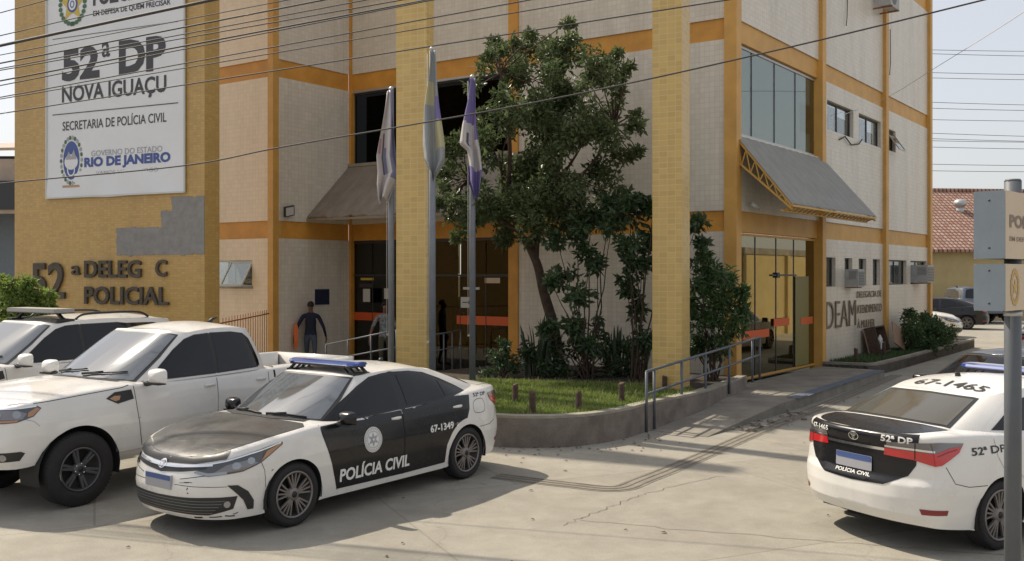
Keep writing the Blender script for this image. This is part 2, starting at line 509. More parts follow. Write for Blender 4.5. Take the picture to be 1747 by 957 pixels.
def text_solid(mb, body, x0, x1, z0, z1, y0, y1, mt, bold=.02, slant=0.0):
    """raised letters in a wall frame: x along, z up, front at y0, back at y1"""
    V, F, asp = text_shape(body, bold)
    if x1 < x0:
        x0, x1 = x1, x0
    pts = [(x0 + (x1 - x0) * a, z0 + (z1 - z0) * b) for a, b in V]
    n = len(pts)
    front = []
    for t in F:
        (ax, ay), (bx, by), (cx, cy) = [pts[i] for i in t]
        front.append(t if (bx - ax) * (cy - ay) - (cx - ax) * (by - ay) > 0 else (t[0], t[2], t[1]))
    vs = [(x, y0, z) for x, z in pts] + [(x, y1, z) for x, z in pts]
    cnt = {}
    for t in front:
        for i in range(3):
            e = (t[i], t[(i + 1) % 3]); cnt[e] = cnt.get(e, 0) + 1
    side = [(e[1], e[0], e[0] + n, e[1] + n) for e in cnt if (e[1], e[0]) not in cnt]
    return mb.add(vs, front + side, mt)

def ellipse(cx, cy, rx, ry, n=32, a0=0.0):
    return [(cx + rx * math.cos(a0 + 2 * math.pi * i / n), cy + ry * math.sin(a0 + 2 * math.pi * i / n)) for i in range(n)]

def ring(cx, cy, rx, ry, w, n=32):
    return [ellipse(cx, cy, rx, ry, n), ellipse(cx, cy, rx - w, ry - w, n)]

def star(cx, cy, r1, r2, k=6, a0=math.pi / 2):
    return [(cx + (r1 if i % 2 == 0 else r2) * math.cos(a0 + math.pi * i / k), cy + (r1 if i % 2 == 0 else r2) * math.sin(a0 + math.pi * i / k)) for i in range(2 * k)]

def rrect(x0, x1, y0, y1, r, n=4):
    P = []
    for cx, cy, a in ((x1 - r, y1 - r, 0), (x0 + r, y1 - r, 90), (x0 + r, y0 + r, 180), (x1 - r, y0 + r, 270)):
        for i in range(n + 1):
            t = math.radians(a + 90 * i / n); P.append((cx + r * math.cos(t), cy + r * math.sin(t)))
    return P

def smooth_poly(pts, n=6, closed=True):
    """round a polygon with catmull-rom"""
    out = []; m = len(pts)
    rng = range(m) if closed else range(m - 1)
    for i in rng:
        p = [np.array(pts[(i + k) % m] if closed else pts[min(max(i + k, 0), m - 1)], float) for k in (-1, 0, 1, 2)]
        for j in range(n):
            t = j / n
            out.append(tuple(.5 * (2 * p[1] + (p[2] - p[0]) * t + (2 * p[0] - 5 * p[1] + 4 * p[2] - p[3]) * t * t + (3 * p[1] - p[0] - 3 * p[2] + p[3]) * t ** 3)))
    if not closed: out.append(tuple(pts[-1]))
    return out

# ================================================================ ground
def ground_mat():
    m, nt, p, N, L = _nt('lot_concrete')
    tc = N.new('ShaderNodeTexCoord')
    def noise(sc, det=8, rough=.6, dist=0.0):
        n = N.new('ShaderNodeTexNoise'); n.inputs['Scale'].default_value = sc; n.inputs['Detail'].default_value = det; n.inputs['Roughness'].default_value = rough; n.inputs['Distortion'].default_value = dist
        L.new(tc.outputs['Object'], n.inputs['Vector']); return n
    def ramp(src, e):
        r = N.new('ShaderNodeValToRGB'); r.color_ramp.elements[0].position = e[0][0]; r.color_ramp.elements[0].color = (*e[0][1], 1)
        r.color_ramp.elements[1].position = e[1][0]; r.color_ramp.elements[1].color = (*e[1][1], 1); L.new(src, r.inputs[0]); return r
    def mul(a, b, f=1.0):
        x = N.new('ShaderNodeMix'); x.data_type = 'RGBA'; x.blend_type = 'MULTIPLY'; x.inputs['Factor'].default_value = f
        L.new(a, x.inputs['A']); L.new(b, x.inputs['B']); return x.outputs['Result']
    big = ramp(noise(.35, 9, .6, .5).outputs[0], ((.35, (.275, .255, .213)), (.68, (.355, .332, .282))))
    med = ramp(noise(2.6, 9, .7, .3).outputs[0], ((.30, (.80, .79, .77)), (.62, (1, 1, 1))))
    fine = ramp(noise(60, 4, .7).outputs[0], ((.30, (.84, .84, .84)), (.65, (1.06, 1.06, 1.06))))
    stain = ramp(noise(.9, 6, .75, 1.2).outputs[0], ((.62, (1, 1, 1)), (.76, (.70, .66, .60))))
    c = mul(mul(mul(big.outputs[0], med.outputs[0]), fine.outputs[0]), stain.outputs[0], .7)
    # cracks
    nd = noise(1.3, 6, .7)
    vm = N.new('ShaderNodeVectorMath'); vm.operation = 'MULTIPLY_ADD'; L.new(nd.outputs['Color'], vm.inputs[0]); vm.inputs[1].default_value = (.9, .9, 0); L.new(tc.outputs['Object'], vm.inputs[2])
    vo = N.new('ShaderNodeTexVoronoi'); vo.feature = 'DISTANCE_TO_EDGE'; vo.inputs['Scale'].default_value = .21; L.new(vm.outputs[0], vo.inputs['Vector'])
    cr = ramp(vo.outputs['Distance'], ((.0, (.55, .51, .45)), (.0020, (1, 1, 1))))
    c = mul(c, cr.outputs[0], .35)
    spots = ramp(noise(7, 3, .5, .6).outputs[0], ((.70, (1, 1, 1)), (.78, (.72, .69, .65))))
    c = mul(c, spots.outputs[0], .8)
    pale = ramp(noise(1.7, 7, .8, 1.5).outputs[0], ((.58, (1, 1, 1)), (.74, (1.16, 1.15, 1.13))))
    c = mul(c, pale.outputs[0], 1.0)
    # slabs cast at different times: each bay its own tone
    mpv = N.new('ShaderNodeMapping'); mpv.inputs['Rotation'].default_value = (0, 0, math.radians(-24)); L.new(tc.outputs['Object'], mpv.inputs[0])
    bk = N.new('ShaderNodeTexBrick'); bk.inputs['Scale'].default_value = 1; bk.inputs['Brick Width'].default_value = 4.6; bk.inputs['Row Height'].default_value = 3.4; bk.inputs['Mortar Size'].default_value = .012; bk.offset = .37
    bk.inputs['Color1'].default_value = (1.03, 1.03, 1.03, 1); bk.inputs['Color2'].default_value = (.90, .895, .88, 1); bk.inputs['Mortar'].default_value = (.72, .70, .66, 1)
    L.new(mpv.outputs[0], bk.inputs['Vector']); c = mul(c, bk.outputs['Color'], .8)
    L.new(c, p.inputs['Base Color']); p.inputs['Roughness'].default_value = .88
    b = N.new('ShaderNodeBump'); b.inputs['Strength'].default_value = .35; b.inputs['Distance'].default_value = .02
    L.new(noise(45, 6, .75).outputs[0], b.inputs['Height']); L.new(b.outputs[0], p.inputs['Normal'])
    return m
M['ground'] = ground_mat()
g = MB(); g.add([(-500, -200, 0), (500, -200, 0), (500, 900, 0), (-500, 900, 0)], [(0, 1, 2, 3)], M['ground'])
tag(g.build('ground'), kind='structure')

def strip(name, px, w, z, mt, lines=0, mt2=None):
    P = [Vector(ground_at(u, v)) for u, v in px]
    P = [Vector((*p, 0)) for p in smooth_poly([(q.x, q.y) for q in P], 6 if lines else 14, False)]
    if not lines: P = [p + Vector((rnd.gauss(0, .02), rnd.gauss(0, .02), 0)) for p in P]
    mb = MB()
    def rib(off, ww, zz, m):
        vs = []
        for i, p in enumerate(P):
            t = (P[min(i + 1, len(P) - 1)] - P[max(i - 1, 0)]).normalized(); n = Vector((-t.y, t.x, 0))
            vs += [p + n * (off + ww / 2) + Vector((0, 0, zz)), p + n * (off - ww / 2) + Vector((0, 0, zz))]
        mb.add(vs, [(2 * i + 1, 2 * i + 3, 2 * i + 2, 2 * i) for i in range(len(P) - 1)], m)
    rib(0, w, z, mt)
    for k in range(lines): rib((k - (lines - 1) / 2) * w / lines, .022, z + .004, mt2)
    return tag(mb.build(name), kind='structure')
M['joint'] = mat('dirty_joint', (.12, .105, .082), .95, var=.4, vscale=4)
M['groove'] = mat('drain_groove', (.165, .145, .115), .95, var=.4, vscale=3)
M['drain'] = mat('drain_concrete', (.24, .215, .175), .9, var=.35, vscale=5, bump=.4)
strip('drain_channel', [(846, 812), (960, 826), (1050, 834), (1100, 818), (1180, 786), (1290, 738), (1400, 694), (1530, 640)], .30, .004, M['drain'], 3, M['groove'])
strip('pavement_joint', [(990, 888), (1300, 915), (1747, 950)], .007, .004, M['joint'])
strip('pavement_joint', [(960, 896), (1040, 866), (1110, 840), (1230, 812)], .007, .006, M['joint'])

# ================================================================ frames of the building
FF = Frame((-4.4, 25.5), (9.04, -5.8))          # recessed front wall, from its inner corner to the right-hand corner
KX = math.hypot(9.04, 5.8)
K = FF.w(KX)
FR = Frame((K.x, K.y), (.613, .79))             # long side wall along the driveway
CN = Vector((-4.4 - .613 * 2.55, 25.5 - .79 * 2.55, 0))
FS = Frame((CN.x, CN.y), (.613, .79))           # side of the projecting left block
FL = Frame((CN.x, CN.y), (9.04, -5.8))          # front of the left block (x runs negative to the left)
FP = Frame((-6.03, 18.4), (.91, -.41))           # tiled sign wall and free columns
Z1a, Z1b, Z2a, Z2b, Z3a, ZR = 3.41, 3.85, 7.47, 7.92, 11.45, 11.95

station = thing('police_station', 'three storey white tiled police station with ochre columns and floor bands', 'building', (K.x, K.y, 0))

def wall(nm, fr, rects, mt, t=.22, y=0.0, parent=None):
    mb = MB()
    for x0, x1, z0, z1 in rects: mb.box(x0, x1, y, y + t, z0, z1, mt)
    return mb.build(nm, parent or station, fr)

# ---- front wall
xg0, xg1 = FF.hit(600), FF.hit(868)            # glazing
xm0, xm1 = FF.hit(869), FF.hit(885)            # ochre upright
zs = FF.hit(640, 279)[1]
XE = KX - .16
rec = [(xm1, XE, 0, Z1a), (xm1, XE, Z1b, Z2a), (0.02, xm0, Z1b, zs), (.08, xm0, Z2b, Z3a), (xm1, XE, Z2b, Z3a)]
wall('front_wall', FF, rec, M['white_tile'])
for z0, z1 in ((Z1a, Z1b), (Z2a, Z2b), (Z3a, ZR)):
    mb = MB(); mb.box(.06, XE, .035, .21, z0 + .002, z1 - .002, M['orange']); mb.build('floor_band', station, FF)
mb = MB()
mb.box(-.02, .07, -.035, .1, 0, Z3a, M['orange']); mb.build('upright', station, FF)
mb = MB(); mb.box(xm0, xm1, -.05, .215, 0, Z3a, M['orange']); mb.build('upright', station, FF)
# ---- side of left block
LS = 2.55
wall('recess_side_wall', FS, [(.16, LS - .04, 0, Z1a), (.16, LS - .04, Z1b, Z2a), (.16, LS - .04, Z2b, Z3a)], M['white_tile'])
for z0, z1 in ((Z1a, Z1b), (Z2a, Z2b), (Z3a, ZR)):
    mb = MB(); mb.box(.14, LS - .03, .03, .21, z0 + .002, z1 - .002, M['orange']); mb.build('floor_band', station, FS)
# ---- left block front
XL = -9.0
wl0, wl1 = FL.hit(372), FL.hit(430); zw0, zw1 = FL.hit(420, 489)[1], FL.hit(420, 444)[1]
wall('left_block_wall', FL, [(XL, -.16, 0, zw0), (XL, -.16, zw1, Z1a), (XL, wl0 - .3, zw0, zw1), (wl1, -.16, zw0, zw1), (XL, -.16, Z1b, Z2a), (XL, -.16, Z2b, Z3a)], M['left_tile'])
for z0, z1 in ((Z1a, Z1b), (Z2a, Z2b), (Z3a, ZR)):
    mb = MB(); mb.box(XL, -.15, .03, .21, z0 + .002, z1 - .002, M['orange']); mb.build('floor_band', station, FL)

def column(nm, x0, x1, y0, y1, fr, mt, z0=0, z1=ZR):
    mb = MB(); mb.box(x0, x1, y0, y1, z0, z1, mt); return mb.build(nm, station, fr)
column('corner_column', -.19, .0, -.03, .25, FL, M['orange_light'])
column('corner_column', KX - .17, KX + .10, -.06, .25, FF, M['orange_light'])

# ---- windows
def window(fr, x0, x1, z0, z1, y=.06, mull=(), frame=M['dark_frame'], glass=None, blinds=(), fw=.045, sash=None, name='window', depth=.7, back=None):
    mb = MB(); t = .05
    mb.box(x0, x1, y, y + t, z1 - fw, z1, frame); mb.box(x0, x1, y, y + t, z0, z0 + fw, frame)
    mb.box(x0, x0 + fw, y, y + t, z0 + fw, z1 - fw, frame); mb.box(x1 - fw, x1, y, y + t, z0 + fw, z1 - fw, frame)
    for k in mull: mb.box(x0 + (x1 - x0) * k - fw / 2, x0 + (x1 - x0) * k + fw / 2, y + .003, y + t - .003, z0 + fw, z1 - fw, frame)
    o = mb.build(name, station, fr)
    g = MB(); g.box(x0 + fw, x1 - fw, y + .02, y + .026, z0 + fw, z1 - fw, glass or M['small_glass']); g.build('pane', o)
    b = MB(); b.box(x0 + .004, x1 - .004, y + depth, y + depth + .02, z0 + .004, z1 - .004, back or M['room_dark'])  # dark sheet close behind the pane stands in for the unlit room
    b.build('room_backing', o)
    for a, c in blinds:
        q = MB(); n = max(3, int((x1 - x0) * (c - a) / .09))
        for i in range(n):
            xa = x0 + (x1 - x0) * (a + (c - a) * i / n); xb = x0 + (x1 - x0) * (a + (c - a) * (i + .85) / n)
            q.box(xa, xb, y + .10 + .015 * (i % 2), y + .11 + .015 * (i % 2), z0 + .05, z1 - .05, M['curtain'])
        q.build('blind', o)
    return o
# big dark window over the entrance
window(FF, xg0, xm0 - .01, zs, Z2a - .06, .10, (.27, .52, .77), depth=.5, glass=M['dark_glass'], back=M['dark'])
mb = MB(); mb.box(xg0, xm0, .02, .12, Z2a - .058, Z2a, M['alu']); mb.build('window_head', station, FF)
# left block awning window, one sash tipped open
wo = window(FL, wl0 - .3, wl1, zw0, zw1, .08, (.52,), frame=M['alu'], depth=.5)
mb = MB(); sx0, sx1 = wl1 - (wl1 - wl0) * .62, wl1 - .03
for a, b in (((sx0, .03, zw1 - .05), (sx1, .03, zw1 - .05)), ((sx0 - .04, -.28, zw0 + .05), (sx1 - .04, -.28, zw0 + .05)), ((sx0, .03, zw1 - .05), (sx0 - .04, -.28, zw0 + .05)), ((sx1, .03, zw1 - .05), (sx1 - .04, -.28, zw0 + .05))): mb.bar(a, b, .035, .035, M['paper'])
mb.add([(sx0, .03, zw1 - .05), (sx1, .03, zw1 - .05), (sx1 - .04, -.28, zw0 + .05), (sx0 - .04, -.28, zw0 + .05)], [(0, 3, 2, 1)], M['win_glass'])
mb.build('sash', wo)
mb = MB(); mb.box(wl0 - .32, wl1 + .03, -.04, .08, zw0 - .05, zw0 - .002, M['coping']); mb.build('sill', wo)

# ---- entrance glazing
gl = MB(); zt = Z1a - .01
xs = [xg0, FF.hit(632), FF.hit(664), FF.hit(735), FF.hit(782), FF.hit(826), xm0 - .005]
for x in xs[1:-1]: gl.box(x - .012, x + .012, .075, .115, .05, zt - .9, M['dark_frame'])
gl.box(xg0, xm0 - .005, .07, .12, zt - .06, zt, M['dark_frame']); gl.box(xg0, xm0 - .005, .07, .12, zt - .95, zt - .9, M['dark_frame'])
ent = gl.build('entrance_glazing', station, FF)
gl = MB()
for a, b in zip(xs, xs[1:]):
    gl.box(a + .014, b - .014, .09, .098, .06, zt - .955, M['ent_glass'])
    gl.box(a + .014, b - .014, .09, .098, zt - .895, zt - .062, M['ent_glass'])
gl.build('pane', ent)
def on_glass(nm, u0, v0, u1, v1, mt, y=.082):
    a = FF.hit(u0, v1); b = FF.hit(u1, v0)
    m = MB(); m.box(a[0], b[0], y - .003, y, a[1], b[1], mt); return m.build(nm, ent)
on_glass('orange_stripe', 600, 534, 652, 546, M['stripe_orange']); on_glass('orange_stripe', 776, 541, 867, 553, M['stripe_orange'])
on_glass('notice', 616, 493, 628, 515, M['paper'], .080); on_glass('notice', 652, 492, 661, 510, M['paper'], .080)
o = on_glass('direction_notice', 783, 507, 801, 525, M['paper'], .080)
a = FF.hit(786, 518); b = FF.hit(799, 514)
m = MB(); m.box(a[0], b[0], .074, .0765, (a[1] + b[1]) / 2 - .012, (a[1] + b[1]) / 2 + .012, M['decal_black'])
m.add([(b[0] + .03, .0745, (a[1] + b[1]) / 2), (b[0] - .05, .0745, (a[1] + b[1]) / 2 + .05), (b[0] - .05, .0745, (a[1] + b[1]) / 2 - .05)], [(0, 1, 2)], M['decal_black']); m.build('arrow', o)
on_glass('door_label', 612, 474, 634, 478, M['ink_gold'], .08); on_glass('door_label', 610, 484, 634, 490, M['dark_frame'], .08); on_glass('door_label', 824, 474, 850, 483, M['sign_face'], .08)
on_glass('paper_strip', 787, 490, 815, 494, M['paper'], .08)
# lobby behind
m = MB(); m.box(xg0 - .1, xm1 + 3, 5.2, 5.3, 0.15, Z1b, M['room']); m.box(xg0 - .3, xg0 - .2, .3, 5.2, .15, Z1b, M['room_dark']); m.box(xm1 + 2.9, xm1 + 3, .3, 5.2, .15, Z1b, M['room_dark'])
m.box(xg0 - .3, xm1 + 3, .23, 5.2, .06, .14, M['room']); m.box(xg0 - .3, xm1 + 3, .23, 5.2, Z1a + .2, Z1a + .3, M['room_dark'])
lob = m.build('lobby', station, FF)
a = FF.hit(743, 466, 3.0); b = FF.hit(781, 437, 3.0)
m = MB(); m.box(a[0], b[0], 3.0, 3.05, a[1], b[1], M['sign_face']); m.build('lobby_notice_board', lob)
m = MB(); x0 = FF.hit(812, None, 2.4); m.box(x0, x0 + 1.5, 2.4, 3.0, .14, 1.1, M['room']); m.box(x0 - .05, x0 + 1.55, 2.35, 3.05, 1.1, 1.15, M['dark_frame']); m.build('lobby_counter', lob)

# ---- sloping brown sheet awning over the entrance
sA, zA = FS.hit(523, 372)
p0 = FS.w(LS - .02, -.02, zs - .03); p1 = FS.w(sA, -.02, zA); dF = Vector((FF.d[0], FF.d[1], 0)); Lw = xm1 + .6
q0 = p0 + dF * Lw; q1 = p1 + dF * Lw
up = Vector((0, 0, .035)); lc = Vector((station.location))
m = MB(); n = 40
vs = []
for i in range(n + 1):
    k = i / n; a = p0.lerp(q0, k); b = p1.lerp(q1, k) + Vector((0, 0, .022 * math.sin(i * 2.1) + .02 * math.sin(i * .7)))
    vs += [a, b, b + up, a + up]
fs = []
for i in range(n):
    for j in range(4): fs.append((i * 4 + j, i * 4 + (j + 1) % 4, (i + 1) * 4 + (j + 1) % 4, (i + 1) * 4 + j))
fs += [(0, 1, 2, 3), (n * 4 + 3, n * 4 + 2, n * 4 + 1, n * 4)]
m.add([Vector(v) - lc for v in vs], fs, M['sheet_brown']); aw = m.build('awning', station, recalc=True)
m = MB()
for k in (0, .33, .66, 1.0): m.bar(p0.lerp(q0, k) - lc - Vector((0, 0, .05)), p1.lerp(q1, k) - lc - Vector((0, 0, .05)), .04, .05, M['truss'])
m.bar(p1 - lc - Vector((0, 0, .05)), q1 - lc - Vector((0, 0, .05)), .04, .06, M['sheet_brown']); m.build('awning_bracket', aw)
m = MB(); m.box(.0, xm0, -.10, .05, zs - .05, zs + .03, M['coping']); m.build('window_sill', station, FF)

# ---- right side wall
xr1, xr2, xr3 = FR.hit(1400), FR.hit(1508.5), FR.hit(1584)
print('bays', xr1, xr2, xr3)
uw = [(1411, 1456, 168, 174, 236, 1), (1465, 1503, 192, 196, 252, 1), (1516, 1528, 212, 216, 259, 1)]
def rwin(u0, u1, vt, vb):
    um = (u0 + u1) / 2; x0, x1 = FR.hit(u0), FR.hit(u1); z1 = FR.hit(um, vt)[1]; z0 = FR.hit(um, vb)[1]; return x0, x1, z0, z1
W2 = [rwin(1411, 1456, 179, 228), rwin(1465, 1503, 202, 244), rwin(1516, 1528, 213, 253)]
zz0, zz1 = W2[0][2], W2[0][3]
W2 = [(a, b, zz0, zz1) for a, b, _, _ in W2]
W2[2] = (W2[2][0], W2[2][1], zz0 + .02, zz1 - .10)
W1 = [rwin(1409.5, 1425.5, 439, 489), rwin(1441, 1454, 439, 487), rwin(1465, 1478, 440, 487), rwin(1489, 1501.5, 441, 486), rwin(1515, 1546.5, 443, 485), rwin(1553.5, 1581, 444, 483)]
z10, z11 = W1[0][2], W1[0][3]
W1 = [(a, b, z10, z11) for a, b, _, _ in W1]
def punched(x0, x1, z0, z1, holes):
    """rectangles of wall between windows of one row"""
    hs = sorted(h for h in holes if x0 < (h[0] + h[1]) / 2 < x1); out = []
    if not hs: return [(x0, x1, z0, z1)]
    zb = min(h[2] for h in hs); zt_ = max(h[3] for h in hs)
    out += [(x0, x1, z0, zb), (x0, x1, zt_, z1)]
    x = x0
    for h in hs:
        out.append((x, h[0], zb, zt_))
        if h[2] > zb + 1e-4: out.append((h[0], h[1], zb, h[2]))
        if h[3] < zt_ - 1e-4: out.append((h[0], h[1], h[3], zt_))
        x = h[1]
    out.append((x, x1, zb, zt_)); return out
cw = .13
bays = [(.12, xr1 - cw), (xr1 + cw, xr2 - cw), (xr2 + cw, xr3 - cw)]
zwt = FR.hit(1330, 102)[1]; zwb = FR.hit(1330, 249)[1]
rec = [(bays[0][0], bays[0][1], Z1b, zwb), (bays[0][0], bays[0][1], Z2b, Z3a)]
for b in bays[1:]:
    rec += punched(b[0], b[1], 0, Z1a, W1) + punched(b[0], b[1], Z1b, Z2a, W2) + [(b[0], b[1], Z2b, Z3a)]
wall('side_wall', FR, rec, M['white_tile'])
for z0, z1 in ((Z1a, Z1b), (Z2a, Z2b), (Z3a, ZR)):
    for b in bays:
        mb = MB(); mb.box(b[0], b[1], .04, .21, z0 + .002, z1 - .002, M['orange_light']); mb.build('floor_band', station, FR)
for x in (xr1, xr2, xr3):
    column('side_column', x - cw, x + cw, -.10, .23, FR, M['orange_light'])
mb = MB()
mb.box(0, xr3 + .1, .215, 12, ZR - .3, ZR - .1, M['concrete']); mb.build('roof', station, FR)
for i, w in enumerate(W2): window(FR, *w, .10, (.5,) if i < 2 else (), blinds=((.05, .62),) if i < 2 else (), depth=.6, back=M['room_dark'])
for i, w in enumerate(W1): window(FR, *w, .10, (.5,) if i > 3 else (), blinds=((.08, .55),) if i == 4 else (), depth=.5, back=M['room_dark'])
a = W2[2]; m = MB()      # tipped sash of the small upper window
m.add([(a[0] + .03, .08, a[3] - .05), (a[1] - .03, .08, a[3] - .05), (a[1] - .03, -.30, a[2] + .02), (a[0] + .03, -.30, a[2] + .02)], [(0, 3, 2, 1)], M['win_glass'])
m.bar((a[0] + .03, -.30, a[2] + .02), (a[1] - .03, -.30, a[2] + .02), .03, .03, M['alu']); m.bar((a[1] - .03, .08, a[3] - .05), (a[1] - .03, -.30, a[2] + .02), .03, .03, M['alu']); m.bar((a[0] + .03, .08, a[3] - .05), (a[0] + .03, -.30, a[2] + .02), .03, .03, M['alu'])
m.build('open_sash', station, FR)
# stair hall windows above and below the awning
hx0, hx1 = bays[0]
def hall(z0, z1, glass, cuts, nm, frame, back_y, back, y=.10):
    mb = MB(); fw = .05
    mb.box(hx0, hx1, y, y + .06, z1 - fw, z1, frame); mb.box(hx0, hx1, y, y + .06, z0, z0 + fw, frame)
    for k in cuts: x = hx0 + (hx1 - hx0) * k; mb.box(x - .018, x + .018, y + .01, y + .05, z0 + fw, z1 - fw, M['dark_frame'])
    o = mb.build(nm, station, FR)
    g = MB(); cs = [0] + list(cuts) + [1]
    for a, b in zip(cs, cs[1:]): g.box(hx0 + (hx1 - hx0) * a + .02, hx0 + (hx1 - hx0) * b - .02, y + .02, y + .028, z0 + fw, z1 - fw, glass)
    g.build('pane', o)
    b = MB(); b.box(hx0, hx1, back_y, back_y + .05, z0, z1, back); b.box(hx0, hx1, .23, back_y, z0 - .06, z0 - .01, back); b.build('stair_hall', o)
    return o
hall(zwb + .02, zwt - .02, M['win_glass'], (.22, .48, .74), 'hall_window', M['alu'], 3.0, M['room'])
ds = hall(.20, Z1a - .02, M['door_glass'], (.26, .50, .72), 'glass_entrance', M['truss'], 3.0, M['room'])
x0, x1 = FR.hit(1329, None, .5), FR.hit(1352, None, .5); zo = FR.hit(1340, 466, .5)[1]
m = MB(); m.box(x0, x1, .085, .097, .27, 2.45, M['olive']); m.build('door_leaf', ds)
for a, b, c, d in ((1262, 1318, 564, 578), (1326, 1352, 543, 556), (1372, 1392, 541, 553)):
    m = MB(); xa, xb = FR.hit(a), FR.hit(b); z1 = FR.hit((a + b) / 2, c)[1]; z0 = FR.hit((a + b) / 2, d)[1]; m.box(xa, xb, .078, .082, z0, z1, M['stripe_orange']); m.build('orange_stripe', ds)
m = MB(); m.box(hx0 + (hx1 - hx0) * .44, hx0 + (hx1 - hx0) * .74, .080, .088, 2.46, 2.50, M['dark_frame']); m.box(hx0 + (hx1 - hx0) * .49, hx0 + (hx1 - hx0) * .52, .06, .11, 2.42, 2.54, M['dark_frame']); m.build('door_fitting', ds)
# ---- grey awning on its yellow truss
def truss_awning():
    zt_ = zwb - .06; xa, xb = .12, xr1 + .15; D = 1.22; zo_ = FR.hit(1345, 347, -D)[1]
    m = MB(); n = 26; vs = []
    for i in range(n + 1):
        k = i / n; x = xa + (xb - xa) * k; xo = xa + .02 + (xb + .35 - xa) * k; wv = .012 * (i % 2)
        vs += [(x, -.02, zt_ + wv), (xo, -D, zo_ + wv), (xo, -D, zo_ + .025 + wv), (x, -.02, zt_ + .025 + wv)]
    fs = [(i * 4 + j, i * 4 + (j + 1) % 4, i * 4 + 4 + (j + 1) % 4, i * 4 + 4 + j) for i in range(n) for j in range(4)] + [(0, 1, 2, 3), (n * 4 + 3, n * 4 + 2, n * 4 + 1, n * 4)]
    m.add(vs, fs, M['sheet_grey']); o = m.build('side_awning', station, FR, recalc=True)
    t = MB()
    def tr(A, B, C, E, n):
        A, B, C, E = map(Vector, (A, B, C, E)); t.bar(A, B, .04, .04, M['truss']); t.bar(C, E, .04, .04, M['truss'])
        for i in range(n):
            a = A.lerp(B, i / n); b = C.lerp(E, (i + .5) / n); c = A.lerp(B, (i + 1) / n)
            t.bar(a, b, .022, .022, M['truss']); t.bar(b, c, .022, .022, M['truss'])
    for x in (xa + .03, (xa + xb) / 2, xb): tr((x, -.03, zt_ - .05), (x + (.02 if x < xb else .3), -D, zo_ - .04), (x, -.03, zt_ - .52), (x + (.02 if x < xb else .3), -D, zo_ - .10), 6)
    tr((xa + .03, -D, zo_ - .03), (xb + .33, -D, zo_ - .03), (xa + .03, -D + .22, zo_ - .12), (xb + .33, -D + .22, zo_ - .12), 22)
    t.build('truss', o)
truss_awning()
# ---- raised letters on the side wall
def wall_text(body, u0, u1, v0, v1, mt, depth=.05, bold=.02, fr=FR, nm='wall_lettering', parent=None):
    """v0/v1 = top and bottom at the middle"""
    um = (u0 + u1) / 2; x0, x1 = fr.hit(u0), fr.hit(u1); z1 = fr.hit(um, v0)[1]; z0 = fr.hit(um, v1)[1]
    m = MB(); text_solid(m, body, x0, x1, z0, z1, -depth, -.012, mt, bold); return m.build(nm, parent or station, fr)
wall_text('DEAM', 1408, 1459, 513, 558, M['brass_letter'], .035, -.012)
wall_text('DELEGACIA DE', 1461, 1503, 496, 507, M['brass_letter'], .025, -.008)
wall_text('ATENDIMENTO', 1461, 1503, 519, 533, M['brass_letter'], .025, -.008)
wall_text('À MULHER', 1462, 1491, 542, 558, M['brass_letter'], .025, -.008)

# ---- free columns and the beam they carry with the sign wall
def free_col(u0, u1, u2, z0, yf=0.0):
    x0, x1 = FP.hit(u0, None, yf), FP.hit(u1, None, yf); c = FP.w(x1, yf); k = (u2 - UC) / FPX
    d = (k * c.y - c.x) / (-FP.d[1] - k * FP.d[0]); d = max(.25, min(abs(d), .6)); print('col', x0, x1, d, FP.w(x0))
    m = MB(); m.box(x0, x1, yf, yf + d, z0, 12.3, M['yellow_tile']); m.build('free_column', station, FP); return x0, x1
cl0, cl1 = free_col(676, 728, 738, .0, .36); cr0, cr1 = free_col(1113, 1163, 1179, .0, 2.09)

# ================================================================ tiled sign wall
pyl = thing('tiled_sign_wall', 'tall mustard tiled sign wall lettered 52ª DELEG C POLICIAL with a grey patch', 'sign wall', (FP.o[0], FP.o[1], 0))
xp0 = FP.hit(25)
m = MB(); m.box(xp0, 0, 0, .42, 0, 13.2, M['pylon_tile']); m.build('tile_face', pyl, FP)
pp0 = [FP.hit(u, v) for u, v in ((293, 336), (349.5, 334), (349.5, 434), (200, 436), (200, 389), (276, 387), (276, 361), (293, 360))]
pp = []; rj = random.Random(8)
for (xa, za), (xb, zb_) in zip(pp0, pp0[1:] + pp0[:1]):      # chipped tile edges all round
    n = max(2, int(math.hypot(xb - xa, zb_ - za) / .10)); hor = abs(xb - xa) > abs(zb_ - za); o = 0
    for k in range(n):
        t0, t1 = k / n, (k + 1) / n; o = rj.choice((0, 0, 0, 0, .02, -.02)) if xa < -.02 or xb < -.02 else 0
        for t in (t0 + .002, t1 - .002): pp.append((xa + (xb - xa) * t + (0 if hor else o), za + (zb_ - za) * t + (o if hor else 0)))
pp = [(min(x, -.004), z) for x, z in pp]
m = MB(); m.prism(pp, .0, .012, M['mortar_grey'], lambda p: (p[0], -.0125 + .012 - p[2], p[1])); m.build('bare_mortar_patch', pyl, FP, recalc=True)
for body, u0, u1, v0, v1, b in (('52', 57, 113, 448, 510, .02), ('ª', 125, 139, 453, 469, .0), ('DELEG', 147, 243, 444, 474, .02), ('C', 268, 287, 443, 472, .02), ('POLICIAL', 147, 290, 489, 520, .02)):
    wall_text(body, u0, u1, v0, v1, M['metal_letter'], .06, b, FP, 'raised_lettering', pyl)

